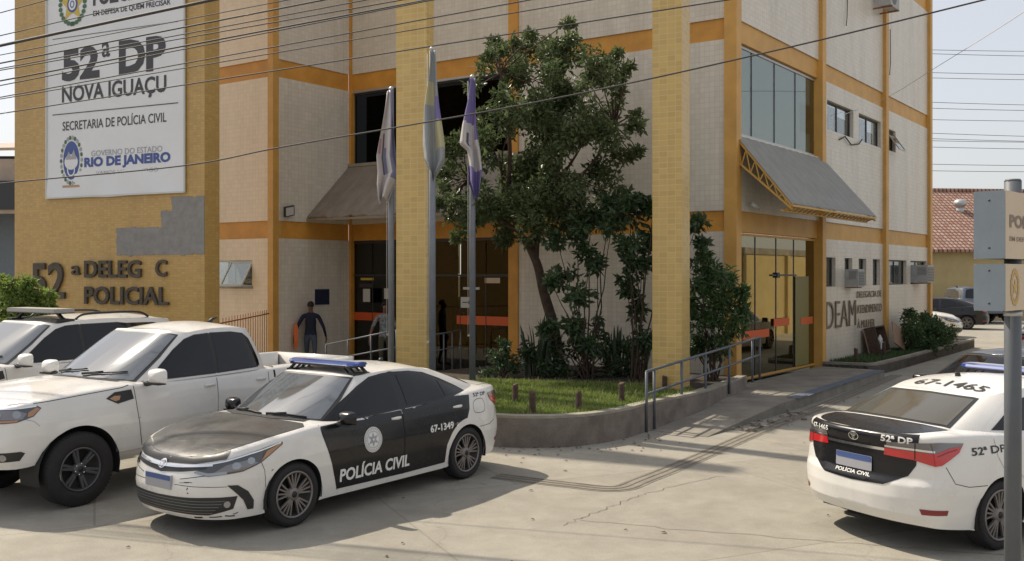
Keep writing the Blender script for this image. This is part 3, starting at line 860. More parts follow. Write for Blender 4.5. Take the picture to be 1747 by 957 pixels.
# ---- vinyl banner
bl, br = FP.hit(82), FP.hit(317); zb0 = FP.hit(82, 339)[1]; zb1 = FP.hit(317, 329)[1]; zbb = (zb0 + zb1) / 2
ban = thing('vinyl_banner', 'white vinyl banner reading 52ª DP NOVA IGUAÇU, hung on the mustard tiled wall', 'banner', tuple(FP.w(0)))
m = MB()
nx, nz = 30, 50; vs = []; fs = []; ztop = 10.1
for j in range(nz + 1):
    for i in range(nx + 1):
        x = bl + (br - bl) * i / nx; z = zbb + (ztop - zbb) * j / nz; low = max(0, 1 - (z - zbb) / .7)
        vs.append((x, -.030 - low * (.016 + .014 * math.sin(i * .55 + j * .9)) , z + low * .02 * math.sin(i * .33)))
for j in range(nz):
    for i in range(nx): a = j * (nx + 1) + i; fs.append((a, a + 1, a + nx + 2, a + nx + 1))
m.add(vs, fs, M['banner'], True)
sheet = m.build('sheet', ban, FP)
m = MB(); e = .03
for a, b in (((bl, -.04, zbb), (bl, -.04, ztop)), ((br, -.04, zbb), (br, -.04, ztop)), ((bl, -.05, zbb + .01), (br, -.05, zbb + .01))): m.bar(a, b, .035, .03, M['paper'])
m.build('hem', sheet)
def bt(body, u0, u1, v0, v1, mt, b=.02, nm='print'):
    x0, x1 = FP.hit(u0), FP.hit(u1); z1 = FP.hit((u0 + u1) / 2, v0)[1]; z0 = FP.hit((u0 + u1) / 2, v1)[1]
    m = MB(); text_patch(m, body, x0, x1, z0, z1, lambda x, z: (x, -.036, z), mt, off=0, bold=b); m.build(nm, sheet)
def bx(u0, u1, v0, v1, mt, nm='print'):
    x0, x1 = FP.hit(u0), FP.hit(u1); z1 = FP.hit((u0 + u1) / 2, v0)[1]; z0 = FP.hit((u0 + u1) / 2, v1)[1]
    m = MB(); m.box(x0, x1, -.038, -.036, z0, z1, mt); m.build(nm, sheet)
bt('52', 108, 172, 81, 137, M['ink'], .045); bt('ª', 176, 190, 72, 98, M['ink'], .004); bt('DP', 205, 285, 65, 124, M['ink'], .045)
bt('NOVA IGUAÇU', 108, 286, 138, 173, M['ink'], .025)
bt('SECRETARIA DE POLÍCIA CIVIL', 109, 286, 196, 216, M['ink'], .01)
bt('GOVERNO DO ESTADO', 158, 279, 253, 263, M['ink_grey'], .005)
bt('RIO DE JANEIRO', 146, 293, 264, 286, M['ink_blue'], .05)
bt('VAMOS VIRAR O JOGO', 166, 272, 289, 298, M['ink_grey'], .0)
bt('EM DEFESA DE QUEM PRECISAR', 161, 293, 9, 20, M['ink'], .02); bt('POLÍCIA CIVIL', 161, 300, -34, 0, M['ink'], .05)
bx(92, 306, 185.5, 187, M['ink']); bx(92, 306, 52, 53, M['ink'])
# crests printed on the banner
def print_crest(u, v, r, kind):
    x, z = FP.hit(u, v); k = abs(FP.hit(u + r)[0] if False else FP.hit(u + r) - x); fm = lambda a, b: (a, -.036, b)
    m = MB()
    if kind == 'police':
        patch(m, star(x, z, k * 1.05, k * .5, 5), fm, M['ink_gold'], .5, .5, off=0)
        for sg in (1, -1):
            for i in range(9):
                t = -1.5 + i * .26; c = (x + sg * k * 1.0 * math.cos(t), z + k * 1.15 * math.sin(t)); patch(m, ellipse(c[0], c[1], k * .17, k * .14, 8), fm, M['ink_green'], .5, .5, off=.002)
        patch(m, ellipse(x, z, k * .42, k * .48, 24), fm, M['ink_blue'], .5, .5, off=.004); patch(m, ellipse(x, z, k * .3, k * .35, 24), fm, M['banner'], .5, .5, off=.006); patch(m, ring(x, z, k * .18, k * .22, k * .07, 16), fm, M['ink_blue'], .5, .5, off=.008)
    else:
        for i in range(26):
            t = 2 * math.pi * i / 26; patch(m, ellipse(x + k * .93 * math.cos(t), z + k * 1.48 * math.sin(t), k * .12, k * .15, 7), fm, M['ink_green'] if i % 2 else M['ink_grey'], .5, .5, off=0)
        patch(m, ellipse(x, z, k * .72, k * 1.25, 30), fm, M['ink_blue'], .5, .5, off=.002); patch(m, ellipse(x, z - k * .1, k * .6, k * .5, 24), fm, M['banner'], .5, .5, off=.004)
        patch(m, [(x - k * .5, z + .02), (x - k * .2, z + k * .6), (x, z + k * .25), (x + k * .25, z + k * .7), (x + k * .5, z + .02)], fm, M['ink_grey'], .5, .5, off=.006)
        patch(m, ring(x, z - k * .62, k * .36, k * .42, k * .1, 18), fm, M['banner'], .5, .5, off=.006)
        patch(m, [(x - k * .8, z - k * 1.75), (x + k * .8, z - k * 1.75), (x + k * .8, z - k * 1.6), (x - k * .8, z - k * 1.6)], fm, M['lamp_amber'], .5, .5, off=.002)
    m.build('printed_crest', sheet)
print_crest(124, 274, 19, 'state'); print_crest(126, 8, 21, 'police')
# ================================================================ planters, ramp, platform
def edge_band(mb, pts, w, z0, z1, mt, closed=False):
    """low wall following a plan polyline, its outer face on pts, w inward (left of travel)"""
    P = [Vector((p[0], p[1])) for p in pts]; vs = []
    for i, p in enumerate(P):
        a = P[max(i - 1, 0)]; b = P[min(i + 1, len(P) - 1)]; t = (b - a).normalized(); n = Vector((-t.y, t.x))
        vs += [(p.x, p.y, z0), (p.x, p.y, z1), (p.x + n.x * w, p.y + n.y * w, z1), (p.x + n.x * w, p.y + n.y * w, z0)]
    fs = [(i * 4 + j, i * 4 + (j + 1) % 4, i * 4 + 4 + (j + 1) % 4, i * 4 + 4 + j) for i in range(len(P) - 1) for j in range(4)]
    fs += [(0, 3, 2, 1), tuple(len(P) * 4 - 4 + k for k in range(4))]
    mb.add(vs, fs, mt)
G2 = lambda u, v, z=0: ground_at(u, v, z)[:2]
front = [(-3.3, 15.0), (-1.6, 14.15)] + [G2(u, v) for u, v in ((846, 762), (900, 764), (960, 763), (1020, 757), (1070, 747), (1112, 734))] + [(3.42, 16.55), (4.75, 18.95)]
front = smooth_poly(front, 5, False)
pl = thing('planter', 'curved rendered planter with a pale coping in front of the entrance', 'planter', (front[20][0], front[20][1], 0))
off = lambda P: [(x - pl.location.x, y - pl.location.y) for x, y in P]
m = MB(); edge_band(m, off(front), .14, 0, .42, M['planter']); m.build('planter_wall', pl, recalc=True)
m = MB(); edge_band(m, off([(x, y) for x, y in front]), .17, .422, .462, M['coping']); m.build('coping', pl, recalc=True)
inner = [(4.4, 19.3), (.35, 22.1), (-2.2, 19.6), (-3.2, 15.2)]
m = MB(); m.prism([(x + (.0 if i else .06), y + .06) for i, (x, y) in enumerate(front)] + inner, .02, .425, M['soil']); tag(m.build('planting_soil'), kind='structure')

# ramp and platform by the side entrance (in the side wall's frame: y negative = outwards)
m = MB(); fr = FR.w
RM = mat('ramp_concrete', (.26, .235, .195), .92, var=.4, vscale=1.8, bump=.5, bscale=25)
def slab(name, pts, mt, mt_top=None, z0=-.02):
    mb = MB(); n = len(pts); mb.add([(p[0], p[1], z0) for p in pts] + list(pts), [tuple(range(2 * n - 1, n - 1, -1))[::-1]] , mt_top or mt)
    mb.add([(p[0], p[1], z0) for p in pts] + list(pts), [(i, (i + 1) % n, n + (i + 1) % n, n + i) for i in range(n)], mt)
    return tag(mb.build(name, recalc=True), kind='structure')
w3 = lambda x, y, z: tuple(FR.w(x, y, z))
slab('platform', [w3(-2.2, -1.93, .19), w3(4.9, -1.66, .19), w3(4.95, -.1, .19), w3(-.1, -.1, .19), w3(-.3, -.42, .19), w3(-2.2, -.5, .19)], RM)
slab('ramp', [w3(-5.2, -1.95, .006), w3(-2.2, -1.93, .188), w3(-2.2, -.5, .188), w3(-5.2, -.80, .006)], RM)
m = MB(); A, B = Vector(w3(-1.4, -1.96, 0)), Vector(w3(4.9, -1.69, 0))
m.add([tuple(v) for v in (A + Vector((0, 0, .193)), B + Vector((0, 0, .193)), Vector(w3(4.9, -1.44, .193)), Vector(w3(-1.4, -1.70, .193)))], [(0, 1, 2, 3)], M['blue_kerb']); tag(m.build('blue_kerb_paint'), kind='structure')
# rubble along the broken edge
rb = random.Random(3)
for i in range(46):
    x = rb.uniform(-4.4, -1.7); y = -1.98 - rb.uniform(-.12, .34) * (1 if rb.random() < .8 else 1.7); s = rb.uniform(.03, .11)
    c = FR.w(x, y, s * .25); m = MB(); pts = []
    for k in range(8):
        pts.append(((1 if k & 1 else -1) * s * rb.uniform(.35, .7), (1 if k & 2 else -1) * s * rb.uniform(.35, .7), (1 if k & 4 else -1) * s * rb.uniform(.18, .36)))
    m.add(pts, [(0, 2, 3, 1), (4, 5, 7, 6), (0, 1, 5, 4), (1, 3, 7, 5), (3, 2, 6, 7), (2, 0, 4, 6)], M['concrete'])
    o = m.build('rubble_chunk'); o.location = c; o.rotation_euler = (0, 0, rb.uniform(0, 3))
    tag(o, 'small lump of broken concrete lying along the crumbled ramp edge', 'rubble', 'broken concrete along the ramp edge')

# right-hand bed along the side wall
bed = thing('low_planter', 'long low kerbed bed at the foot of the white side wall', 'planter', tuple(FR.w(5.2, -1.3)))
be = [FR.w(x, y) for x, y in ((5.05, -.12), (5.3, -1.15), (5.6, -1.32), (8, -1.34), (12, -1.30), (16.6, -1.25), (16.75, -.05))]
m = MB(); edge_band(m, [(p.x - bed.location.x, p.y - bed.location.y) for p in be], .14, 0, .30, M['concrete']); m.build('kerb', bed, recalc=True)
m = MB(); m.prism([(p.x, p.y) for p in be], .0, .24, M['soil']); o = m.build('bed_soil'); tag(o, kind='structure')

# ================================================================ handrails
def rail(label, tops, post_idx, drop, rad, group=None):
    """tops: top rail points; posts under some of them"""
    T = [Vector(t) for t in tops]; root = thing('handrail', label, 'handrail', (T[0].x, T[0].y, T[0].z - drop[0]), 0, group); l = root.location.copy()
    L_ = [t - l for t in T]
    m = MB(); m.tube(L_, rad, M['rail_grey'], 8); m.build('top_rail', root)
    m = MB(); m.tube([p - Vector((0, 0, .36)) for p in L_], rad * .9, M['rail_grey'], 8); m.build('mid_rail', root)
    for i, d in zip(post_idx, drop):
        k = int(i); f = i - k; p = L_[k].lerp(L_[min(k + 1, len(L_) - 1)], f)
        m = MB(); m.tube([p, p - Vector((0, 0, d))], rad, M['rail_grey'], 8); m.build('post', root)
    return root
h0 = Vector(at_depth(1103, 634, 14.85)); h1 = Vector(at_depth(1296, 575, 19.0))
rail('grey tubular handrail along the ramp beside the curved planter', [h0, h1], [0, .055, .26, .46, .68, .92, 1 - 1e-6], [.96, .96, .93, .92, .90, .86, .86], .024)
for lb, (ua, va, Ya), (ub, vb, Yb) in (('grey handrail running along the entrance ramp left of the tiled column', (556, 588, 21.5), (676, 563, 19.6)), ('grey handrail by the entrance doors between the two flagpoles', (742, 571, 20.5), (786, 563, 21.8))):
    a = Vector(at_depth(ua, va, Ya)); b = Vector(at_depth(ub, vb, Yb)); rail(lb, [a, b], [0, .33, .66, 1 - 1e-6], [a.z - .05] * 4, .017)

# ================================================================ iron fence between the sign wall and the building
fe = thing('iron_fence', 'low rusty orange iron bar fence beside the tiled sign wall', 'fence', tuple(FP.w(.1, .45)))
m = MB(); a = FP.w(.02, .40) - Vector(fe.location); b = FL.w(-.12, -.06) - Vector(fe.location)
for z in (.35, 1.52): m.bar(a + Vector((0, 0, z)), b + Vector((0, 0, z)), .03, .03, M['rust_bar'])
for i in range(1, 19): p = a.lerp(b, i / 19); m.tube([p, p + Vector((0, 0, 1.62))], .010, M['rust_bar'], 5)
m.build('bars', fe)

# ================================================================ flagpoles and flags
def flagpole(label, u, vtop, Y, z0=.42):
    t = at_depth(u, vtop, Y); root = thing('flagpole', label, 'flagpole', (t.x, t.y, z0), 0, 'grey flagpoles in the planter'); h = t.z - z0
    m = MB(); m.tube([(0, 0, 0), (0, 0, h * .5), (0, 0, h - .05)], [.062, .060, .052], M['steel_grey'], 14); p = m.build('pole', root)
    m = MB(); m.tube([(0, 0, h - .05), (0, 0, h), (0, 0, h + .03)], [.052, .05, .02], M['alu'], 14); m.build('cap', root)
    m = MB(); m.tube([(-.085, -.02, h - .1), (-.085, -.02, .9)], .006, M['paper'], 5); m.build('halyard', root)
    m = MB(); m.bar((-.09, -.02, .9), (0, 0, .9), .03, .03, M['alu']); m.build('cleat', root)
    return root, t
def cloth(label, top, L, prof, colour, mats, group='flags hanging limp from their poles', seed=1):
    """limp flag: rows down, pleats across; prof = (t, left, right) outline in metres from the pole"""
    r = random.Random(seed); ns, nt = 40, 60; vs = []; ph = r.uniform(0, 6)
    for j in range(nt + 1):
        t = j / nt
        for k in range(len(prof) - 1):
            if prof[k][0] <= t <= prof[k + 1][0] or k == len(prof) - 2: break
        f = min(1, max(0, (t - prof[k][0]) / (prof[k + 1][0] - prof[k][0]))); l = prof[k][1] + (prof[k + 1][1] - prof[k][1]) * f; rr = prof[k][2] + (prof[k + 1][2] - prof[k][2]) * f
        for i in range(ns + 1):
            s_ = i / ns; fold = math.sin(s_ * 12.0 + ph + t * 2.0 + .8 * math.sin(t * 5)); amp = .075 * (.35 + t)
            x = 1.12 * l + 1.12 * (rr - l) * (.5 + .5 * math.sin((s_ - .5) * math.pi) ) + .012 * math.sin(7 * t + s_ * 9)
            hem = .12 * math.sin(s_ * 9 + ph) * t ** 3
            vs.append((x, -.075 - amp * (1 + fold), -L * t - hem * .6))
    m = MB(); buckets = {}
    for j in range(nt):
        for i in range(ns):
            a = j * (ns + 1) + i; c = colour(i / ns, j / nt); buckets.setdefault(c, []).append((a, a + 1, a + ns + 2, a + ns + 1))
    o_ = len(m.v); m.v += vs
    for c, fs in buckets.items():
        k = m.m(mats[c])
        for f in fs: m.f.append(list(f)); m.mi.append(k); m.sm.append(True)
    o = m.build('flag'); o.location = top
    sm = o.modifiers.new('thick', 'SOLIDIFY'); sm.thickness = .003
    return tag(o, label, 'flag', group)
FC = {k: mat('flag_' + k, c, .85) for k, c in dict(white=(.50, .48, .49), grey=(.28, .29, .30), blue=(.20, .21, .34), violet=(.19, .16, .36), pink=(.42, .25, .30), green=(.16, .20, .16), yellow=(.44, .40, .24), dark=(.10, .10, .12)).items()}
p1, t1 = flagpole('grey flagpole at the left, left of the tiled column', 667.5, 150, 18.4)
p2, t2 = flagpole('grey flagpole in the middle, the tallest, close beside the tiled column', 737.5, 82, 16.35)
p3, t3 = flagpole('grey flagpole at the right, in front of the entrance and tree', 806, 130, 18.1)
cloth('faded white and blue flag with small red marks on the left pole', (t1.x, t1.y, t1.z - .08), 2.15, [(0, -.06, .03), (.3, -.14, .06), (.6, -.22, .10), (.75, -.20, .17), (.86, -.22, .05), (1, -.20, -.06)],
      lambda s, t: ('blue' if (.62 < s and t < .8) or (.3 < s < .45 and .5 < t < .75) else 'pink' if .05 < s < .22 and .42 < t < .56 else 'dark' if .25 < s < .34 and .38 < t < .75 else 'white'), FC, seed=2)
cloth('limp green and yellow national flag with a blue patch on the middle pole', (t2.x, t2.y, t2.z - .06), 2.2, [(0, -.03, .05), (.2, -.05, .08), (.45, -.11, .12), (.75, -.13, .19), (.88, -.11, .19), (1, -.0, .06)],
      lambda s, t: ('yellow' if (.15 < s < .55 and .24 < t < .42) or (s > .55 and .55 < t < .78) else 'violet' if s > .6 and .36 < t < .54 else 'green' if (s < .15 and t < .6) else 'grey'), FC, seed=5)
cloth('violet, white and violet flag on the right pole', (t3.x, t3.y, t3.z - .06), 2.25, [(0, -.05, .04), (.2, -.09, .06), (.4, -.17, .08), (.56, -.21, .11), (.62, -.08, .13), (.8, -.06, .16), (.9, -.05, .14), (1, .02, .12)],
      lambda s, t: ('violet' if t < .34 + .08 * s or t > .74 + .06 * s or (s > .72 and t < .52) else 'dark' if .35 < s < .45 and .46 < t < .58 else 'white'), FC, seed=9)

# ================================================================ plants
def leaves(mb, centres, per, size, mt, seed, flat=.0, squash=1.0, aspect=.5, droop=.2):
    r = np.random.default_rng(seed); V = []; F = []
    for (c, rad, cnt) in centres:
        n = int(cnt * per)
        d = r.normal(size=(n, 3)); d /= np.linalg.norm(d, axis=1)[:, None]
        rr = rad * (r.random(n) ** .45); P = np.array(c) + d * rr[:, None] * np.array([1, 1, squash])
        ax = r.normal(size=(n, 3)); ax[:, 2] = ax[:, 2] * (1 - flat) - droop; ax += d * .6; ax /= np.linalg.norm(ax, axis=1)[:, None]
        w = np.cross(ax, r.normal(size=(n, 3))); w /= np.linalg.norm(w, axis=1)[:, None]
        nn = np.cross(ax, w)
        L_ = size * (.7 + .6 * r.random(n))[:, None]; Wd = L_ * aspect * .5
        o = len(V)
        A = P; B = P + ax * L_ * .45 + w * Wd + nn * L_ * .06; C = P + ax * L_ + nn * L_ * -.10; D = P + ax * L_ * .45 - w * Wd + nn * L_ * .06
        base = len(V)
        for i in range(n):
            k = len(V); V += [tuple(A[i]), tuple(B[i]), tuple(C[i]), tuple(D[i])]; F += [(k, k + 1, k + 2), (k, k + 2, k + 3)]
    mb.add(V, F, mt)
M['leaf_tree'] = leaf_mat('tree_leaves', (.035, .065, .020), (.155, .195, .085), .42)
M['leaf_dark'] = leaf_mat('dark_shrub_leaves', (.030, .062, .026), (.075, .12, .048), .33)
M['leaf_shrub'] = leaf_mat('shrub_leaves', (.035, .075, .025), (.085, .14, .045), .35)
M['leaf_bright'] = leaf_mat('bright_bush_leaves', (.09, .16, .03), (.26, .33, .08), .45)
M['leaf_sword'] = leaf_mat('sword_leaves', (.025, .05, .025), (.06, .085, .045), .1, 6)
M['grass'] = leaf_mat('grass_blades', (.11, .17, .03), (.26, .33, .08), .45, 1.5)
M['grass_dry'] = leaf_mat('long_grass', (.16, .19, .06), (.30, .30, .13), .35, 3)

def wiggle(a, b, n, amp, r):
    a = Vector(a); b = Vector(b); P = []
    for i in range(n + 1):
        k = i / n; P.append(a.lerp(b, k) + Vector((r.uniform(-1, 1), r.uniform(-1, 1), r.uniform(-.5, .5))) * amp * math.sin(math.pi * k))
    return P

def make_tree():
    r = random.Random(11); base = at_depth(957, 628, 19.3); base.z = .40
    root = thing('tree', 'bushy tree with a leaning trunk growing in the planter by the entrance', 'tree', tuple(base)); bz = Vector(base)
    Y = 19.3; pt = lambda u, v, d=0: at_depth(u, v, Y + d) - bz
    trunk = [Vector((0, 0, 0)), pt(945, 560), pt(928, 500), pt(918, 455), pt(905, 425)]
    m = MB(); m.tube(smooth_poly([tuple(p) for p in trunk], 4, False), [.125 - .045 * i / 16 for i in range(17)], M['bark'], 10)
    fork = trunk[-1]
    limbs = [(fork, pt(885, 395), pt(865, 340), pt(850, 260), .07), (fork, pt(915, 380), pt(925, 300), pt(940, 200), .075), (pt(914, 445), pt(918, 400), pt(930, 350), pt(985, 260), .06), (pt(885, 395), pt(850, 370), pt(815, 330), pt(790, 290), .045), (pt(930, 330), pt(990, 300), pt(1030, 250), pt(1060, 190), .04), (pt(925, 300, .3), pt(950, 210, .5), pt(960, 140, .6), pt(965, 60, .6), .05), (pt(865, 340), pt(870, 250, -.5), pt(860, 170, -.6), pt(850, 95, -.6), .045)]
    for a, b, c, d, rad in limbs: m.tube(smooth_poly([tuple(a), tuple(b), tuple(c), tuple(d)], 4, False), [rad * (1 - .8 * i / 12) + .006 for i in range(13)], M['bark'], 8)
    cl = [(965, 62, 26), (958, 105, 40), (905, 82, 30), (843, 85, 22), (858, 120, 36), (918, 140, 52), (995, 150, 50), (1042, 108, 24), (1066, 128, 18), (1046, 185, 34), (1072, 212, 22), (872, 190, 46), (930, 215, 62), (1000, 235, 58), (838, 240, 42), (880, 285, 62), (950, 300, 64), (1025, 295, 40), (1060, 262, 26), (792, 258, 30), (788, 320, 42), (840, 345, 50), (900, 350, 56), (960, 360, 46), (762, 296, 22), (1015, 352, 34), (806, 150, 14), (798, 380, 28), (868, 395, 30), (768, 352, 26), (930, 395, 28), (1078, 262, 14), (968, 38, 10), (958, 80, 16), (842, 70, 8), (835, 100, 12), (905, 55, 10), (880, 70, 12), (935, 75, 16), (985, 90, 18), (1050, 95, 10), (1072, 112, 8), (1020, 125, 18), (1085, 195, 9), (1088, 215, 8), (1088, 258, 8), (1060, 150, 12), (752, 320, 12), (745, 345, 8), (820, 190, 12), (760, 250, 10), (785, 400, 14), (1045, 330, 16)]
    C = []
    for u, v, q in cl:
        d = r.uniform(-1, 1) * (1.5 * (1 - abs(u - 920) / 260)); C.append((u, v, q, d))
        if q > 40: C.append((u + r.uniform(-15, 15), v + r.uniform(-15, 15), q * .8, d + (1.1 if d < 0 else -1.1)))
    cen = []
    for u, v, q, d in C:
        p = pt(u, v, d); k = q / 1600 * Y
        nsub = max(2, int(q / 9))
        for _ in range(nsub):
            o = Vector((r.gauss(0, 1), r.gauss(0, 1), r.gauss(0, 1))).normalized() * k * r.uniform(.35, .95); rs = k * r.uniform(.26, .46) + .05
            cen.append((p + o, rs * 1.0, rs * rs * 1250 + 28))
            m.tube(wiggle(p, p + o, 2, .03, r), [.010, .007, .004], M['bark'], 4, cap=False)
        near = min(limbs, key=lambda L_: (Vector(L_[3]) - p).length); m.tube(wiggle(near[2].lerp(near[3], .6), p, 3, .06, r), [.02, .015, .012, .008], M['bark'], 5, cap=False)
    m.build('trunk', root)
    mb = MB(); leaves(mb, [(tuple(c), a, n) for c, a, n in cen], 1.35, .102, M['leaf_tree'], 5); leaves(mb, [(tuple(c), a * 1.15, n) for c, a, n in cen],   .40, .145, M['leaf_tree'], 15, aspect=.42); print('tree leaves', len(mb.f) // 2)
    mb.build('crown', root)
make_tree()

def shrub(name, label, base, stems, clumps, mt, per=1.0, size=.13, seed=1, aspect=.45, cat='shrub', group=None, droop=.35):
    r = random.Random(seed); root = thing(name, label, cat, tuple(base), 0, group); b = Vector(base)
    m = MB(); cen = []
    for p, rad in clumps:
        p = Vector(p) - b
        if stems: m.tube(wiggle((r.uniform(-.1, .1), r.uniform(-.1, .1), 0), p, 5, .10, r), [.02, .018, .015, .012, .009, .006], M['bark'], 5, cap=False)
        for _ in range(5):
            o = Vector((r.gauss(0, 1), r.gauss(0, 1), r.gauss(0, 1))).normalized() * rad * r.uniform(.2, .9); rs = rad * r.uniform(.4, .68); cen.append((tuple(p + o), rs, rs * rs * 850 + 18))
            if stems: m.tube([p, p + o], [.007, .004], M['bark'], 4, cap=False)
    if stems: m.build('stems', root)
    l = MB(); leaves(l, cen, per, size, mt, seed, aspect=aspect, droop=droop); l.build('foliage', root)
    return root
D = lambda u, v, Y: tuple(at_depth(u, v, Y))
def cl_px(Y, lst): return [(at_depth(u, v, Y + d), q / 1600 * Y) for u, v, q, d in lst]
b = at_depth(1003, 640, 18.6); b.z = .42
shrub('shrub', 'tall loose shrub with hanging leaves between the tree trunk and the right tiled column', b, True, cl_px(18.6, [(980, 400, 26, 0), (1010, 370, 30, .3), (1045, 380, 28, -.3), (960, 470, 24, .2), (990, 500, 26, -.2), (1020, 450, 22, 0), (940, 480, 14, 0), (975, 560, 28, .1), (1000, 430, 20, 0), (1040, 345, 22, 0), (950, 410, 16, 0), (1005, 590, 22, -.2), (930, 560, 18, 0)]), M['leaf_dark'], 1.0, .15, 21)
b = at_depth(1085, 645, 18.2); b.z = .42
shrub('shrub', 'dark leafy shrub close behind the right tiled column', b, True, cl_px(18.2, [(1085, 360, 30, 0), (1105, 400, 28, .3), (1075, 420, 26, -.2), (1095, 460, 28, 0), (1070, 490, 20, .2), (1115, 350, 24, 0), (1190, 380, 16, 0), (1196, 415, 12, .1), (1140, 370, 24, 0), (1090, 530, 22, .2), (1075, 340, 18, 0), (1100, 580, 20, 0)]), M['leaf_dark'], 1.1, .16, 22)
b = at_depth(1215, 655, 18.3); b.z = .40
shrub('shrub', 'dense leafy shrub growing between the right tiled column and the corner column', b, True, cl_px(18.3, [(1215, 460, 28, 0), (1240, 480, 26, .2), (1195, 490, 24, -.2), (1225, 520, 32, 0), (1255, 530, 22, .2), (1195, 545, 28, 0), (1240, 560, 28, -.2), (1215, 590, 26, .2), (1262, 495, 14, 0), (1185, 520, 20, .4), (1200, 450, 18, 0), (1180, 590, 18, .3)]), M['leaf_shrub'], 1.6, .15, 23, .3)
b = at_depth(852, 640, 18.9); b.z = .42
shrub('low_shrub', 'low dark shrub at the foot of the right flagpole', b, True, cl_px(18.9, [(845, 610, 22, 0), (875, 620, 24, 0), (860, 590, 14, 0), (830, 640, 16, 0), (895, 600, 16, .3)]), M['leaf_dark'], 1.2, .10, 24)
b = at_depth(975, 640, 18.8); b.z = .42
shrub('low_shrub', 'low dark undergrowth at the foot of the leaning tree trunk', b, True, cl_px(18.8, [(960, 625, 22, 0), (1000, 630, 26, .2), (1040, 630, 24, .2), (1075, 620, 20, 0), (930, 630, 18, 0), (1020, 600, 18, 0), (985, 590, 24, .5), (1050, 590, 22, .4), (945, 590, 20, .4), (1085, 600, 22, .3), (1020, 560, 18, .6), (905, 610, 18, .3)]), M['leaf_dark'], 1.2, .11, 25)
b = Vector(FR.w(11.8, -.75, .22))
cb = [(Vector(FR.w(11.8 + dx, -.75 + dy, z)), q) for dx, dy, z, q in ((-1.5, -.1, .6, .42), (-.8, 0, .85, .48), (0, -.1, .75, .50), (.7, .0, .95, .46), (1.3, -.1, .75, .42), (2.1, 0, .85, .45), (-.9, -.3, .4, .4), (.4, -.35, .45, .42), (1.6, -.3, .45, .4), (2.7, -.1, .5, .36), (-.2, .2, 1.2, .25), (1.0, .15, 1.2, .22))]
shrub('bush', 'rounded green bush in the low bed at the far end of the white side wall', b, True, cb, M['leaf_shrub'], 2.2, .11, 26, cat='bush')
b = at_depth(25, 590, 17.6); b.z = 0
shrub('bush', 'sunlit bright green bush at the left edge below the 52 on the tiled wall', b, True, cl_px(17.6, [(20, 505, 30, 0), (50, 498, 24, 0), (0, 520, 32, .2), (60, 525, 28, .3), (30, 540, 34, 0), (80, 520, 16, .2), (-20, 500, 30, .3), (10, 480, 14, 0), (70, 550, 22, .2), (35, 490, 22, 0), (80, 505, 16, 0), (-10, 550, 30, 0)]), M['leaf_bright'], 2.2, .10, 27, cat='bush')

def sword_plant(label, base, n, h, seed):
    r = random.Random(seed); m = MB(); b = Vector(base)
    for i in range(n):
        a = r.uniform(0, 6.28); d = r.uniform(.03, .25); x, y = d * math.cos(a), d * math.sin(a); hh = h * r.uniform(.6, 1.05); lx, ly = math.cos(a) * r.uniform(.05, .22), math.sin(a) * r.uniform(.05, .22); w = r.uniform(.03, .045); t = r.uniform(0, 3.14); wx, wy = math.cos(t) * w, math.sin(t) * w
        vs = []
        for k, ww in ((0, .7), (.35, 1.1), (.7, .9), (.92, .4)): vs += [(x + lx * k * k - wx * ww, y + ly * k * k - wy * ww, hh * k), (x + lx * k * k + wx * ww, y + ly * k * k + wy * ww, hh * k)]
        vs.append((x + lx, y + ly, hh)); m.add(vs, [(0, 1, 3, 2), (2, 3, 5, 4), (4, 5, 7, 6), (6, 7, 8)], M['leaf_sword'])
    o = m.build('snake_plant'); o.location = b; tag(o, label, 'plant', 'snake plants in the planter')
for lb, u, v, n, h, sd in (('tall upright snake plant left of the tree trunk', 918, 640, 26, 1.25, 1), ('snake plant against the white wall right of the tree trunk', 1050, 640, 22, 1.05, 2), ('snake plant half hidden beside the right tiled column', 1086, 645, 16, 1.0, 3)):
    p = at_depth(u, v, 19.2); p.z = .41; sword_plant(lb, p, n, h, sd)

# grass in the planter front (nobody could count it)
def pip(x, y, P):
    c = False; j = len(P) - 1
    for i in range(len(P)):
        if (P[i][1] > y) != (P[j][1] > y) and x < (P[j][0] - P[i][0]) * (y - P[i][1]) / (P[j][1] - P[i][1]) + P[i][0]: c = not c
        j = i
    return c
def grass(name, poly, n, h, mt, seed, z, dry=0.0):
    r = random.Random(seed); m = MB(); xs_ = [p[0] for p in poly]; ys_ = [p[1] for p in poly]; V = {0: [], 1: []}
    k = 0
    while k < n:
        x = r.uniform(min(xs_), max(xs_)); y = r.uniform(min(ys_), max(ys_))
        if not pip(x, y, poly): continue
        k += 1; a = r.uniform(0, 6.28); hh = h * r.uniform(.5, 1.3); q = 1 if r.random() < dry else 0
        if q: hh *= 2.0
        w = .012; cx, cy = math.cos(a) * w, math.sin(a) * w; lx, ly = r.uniform(-.6, .6) * hh, r.uniform(-.6, .6) * hh
        V[q] += [(x - cx, y - cy, z), (x + cx, y + cy, z), (x + lx, y + ly, z + hh)]
    for q, mm in ((0, mt), (1, M['grass_dry'])):
        if V[q]: m.add(V[q], [(3 * i, 3 * i + 1, 3 * i + 2) for i in range(len(V[q]) // 3)], mm)
    tag(m.build(name), kind='stuff')
ins = [(x + .02, y + .16) for x, y in front[4:40]]
gp = ins + [(3.3, 17.4), (1.6, 17.9), (-.4, 18.4), (-2.4, 18.2)]
grass('grass', gp, 34000, .055, M['grass'], 4, .425, .05)
rg = [FR.w(x, y) for x, y in ((5.4, -.1), (5.5, -1.1), (10.8, -1.1), (10.8, -.1))]
grass('bed_grass', [(p.x, p.y) for p in rg], 5000, .09, M['leaf_shrub'], 6, .24)

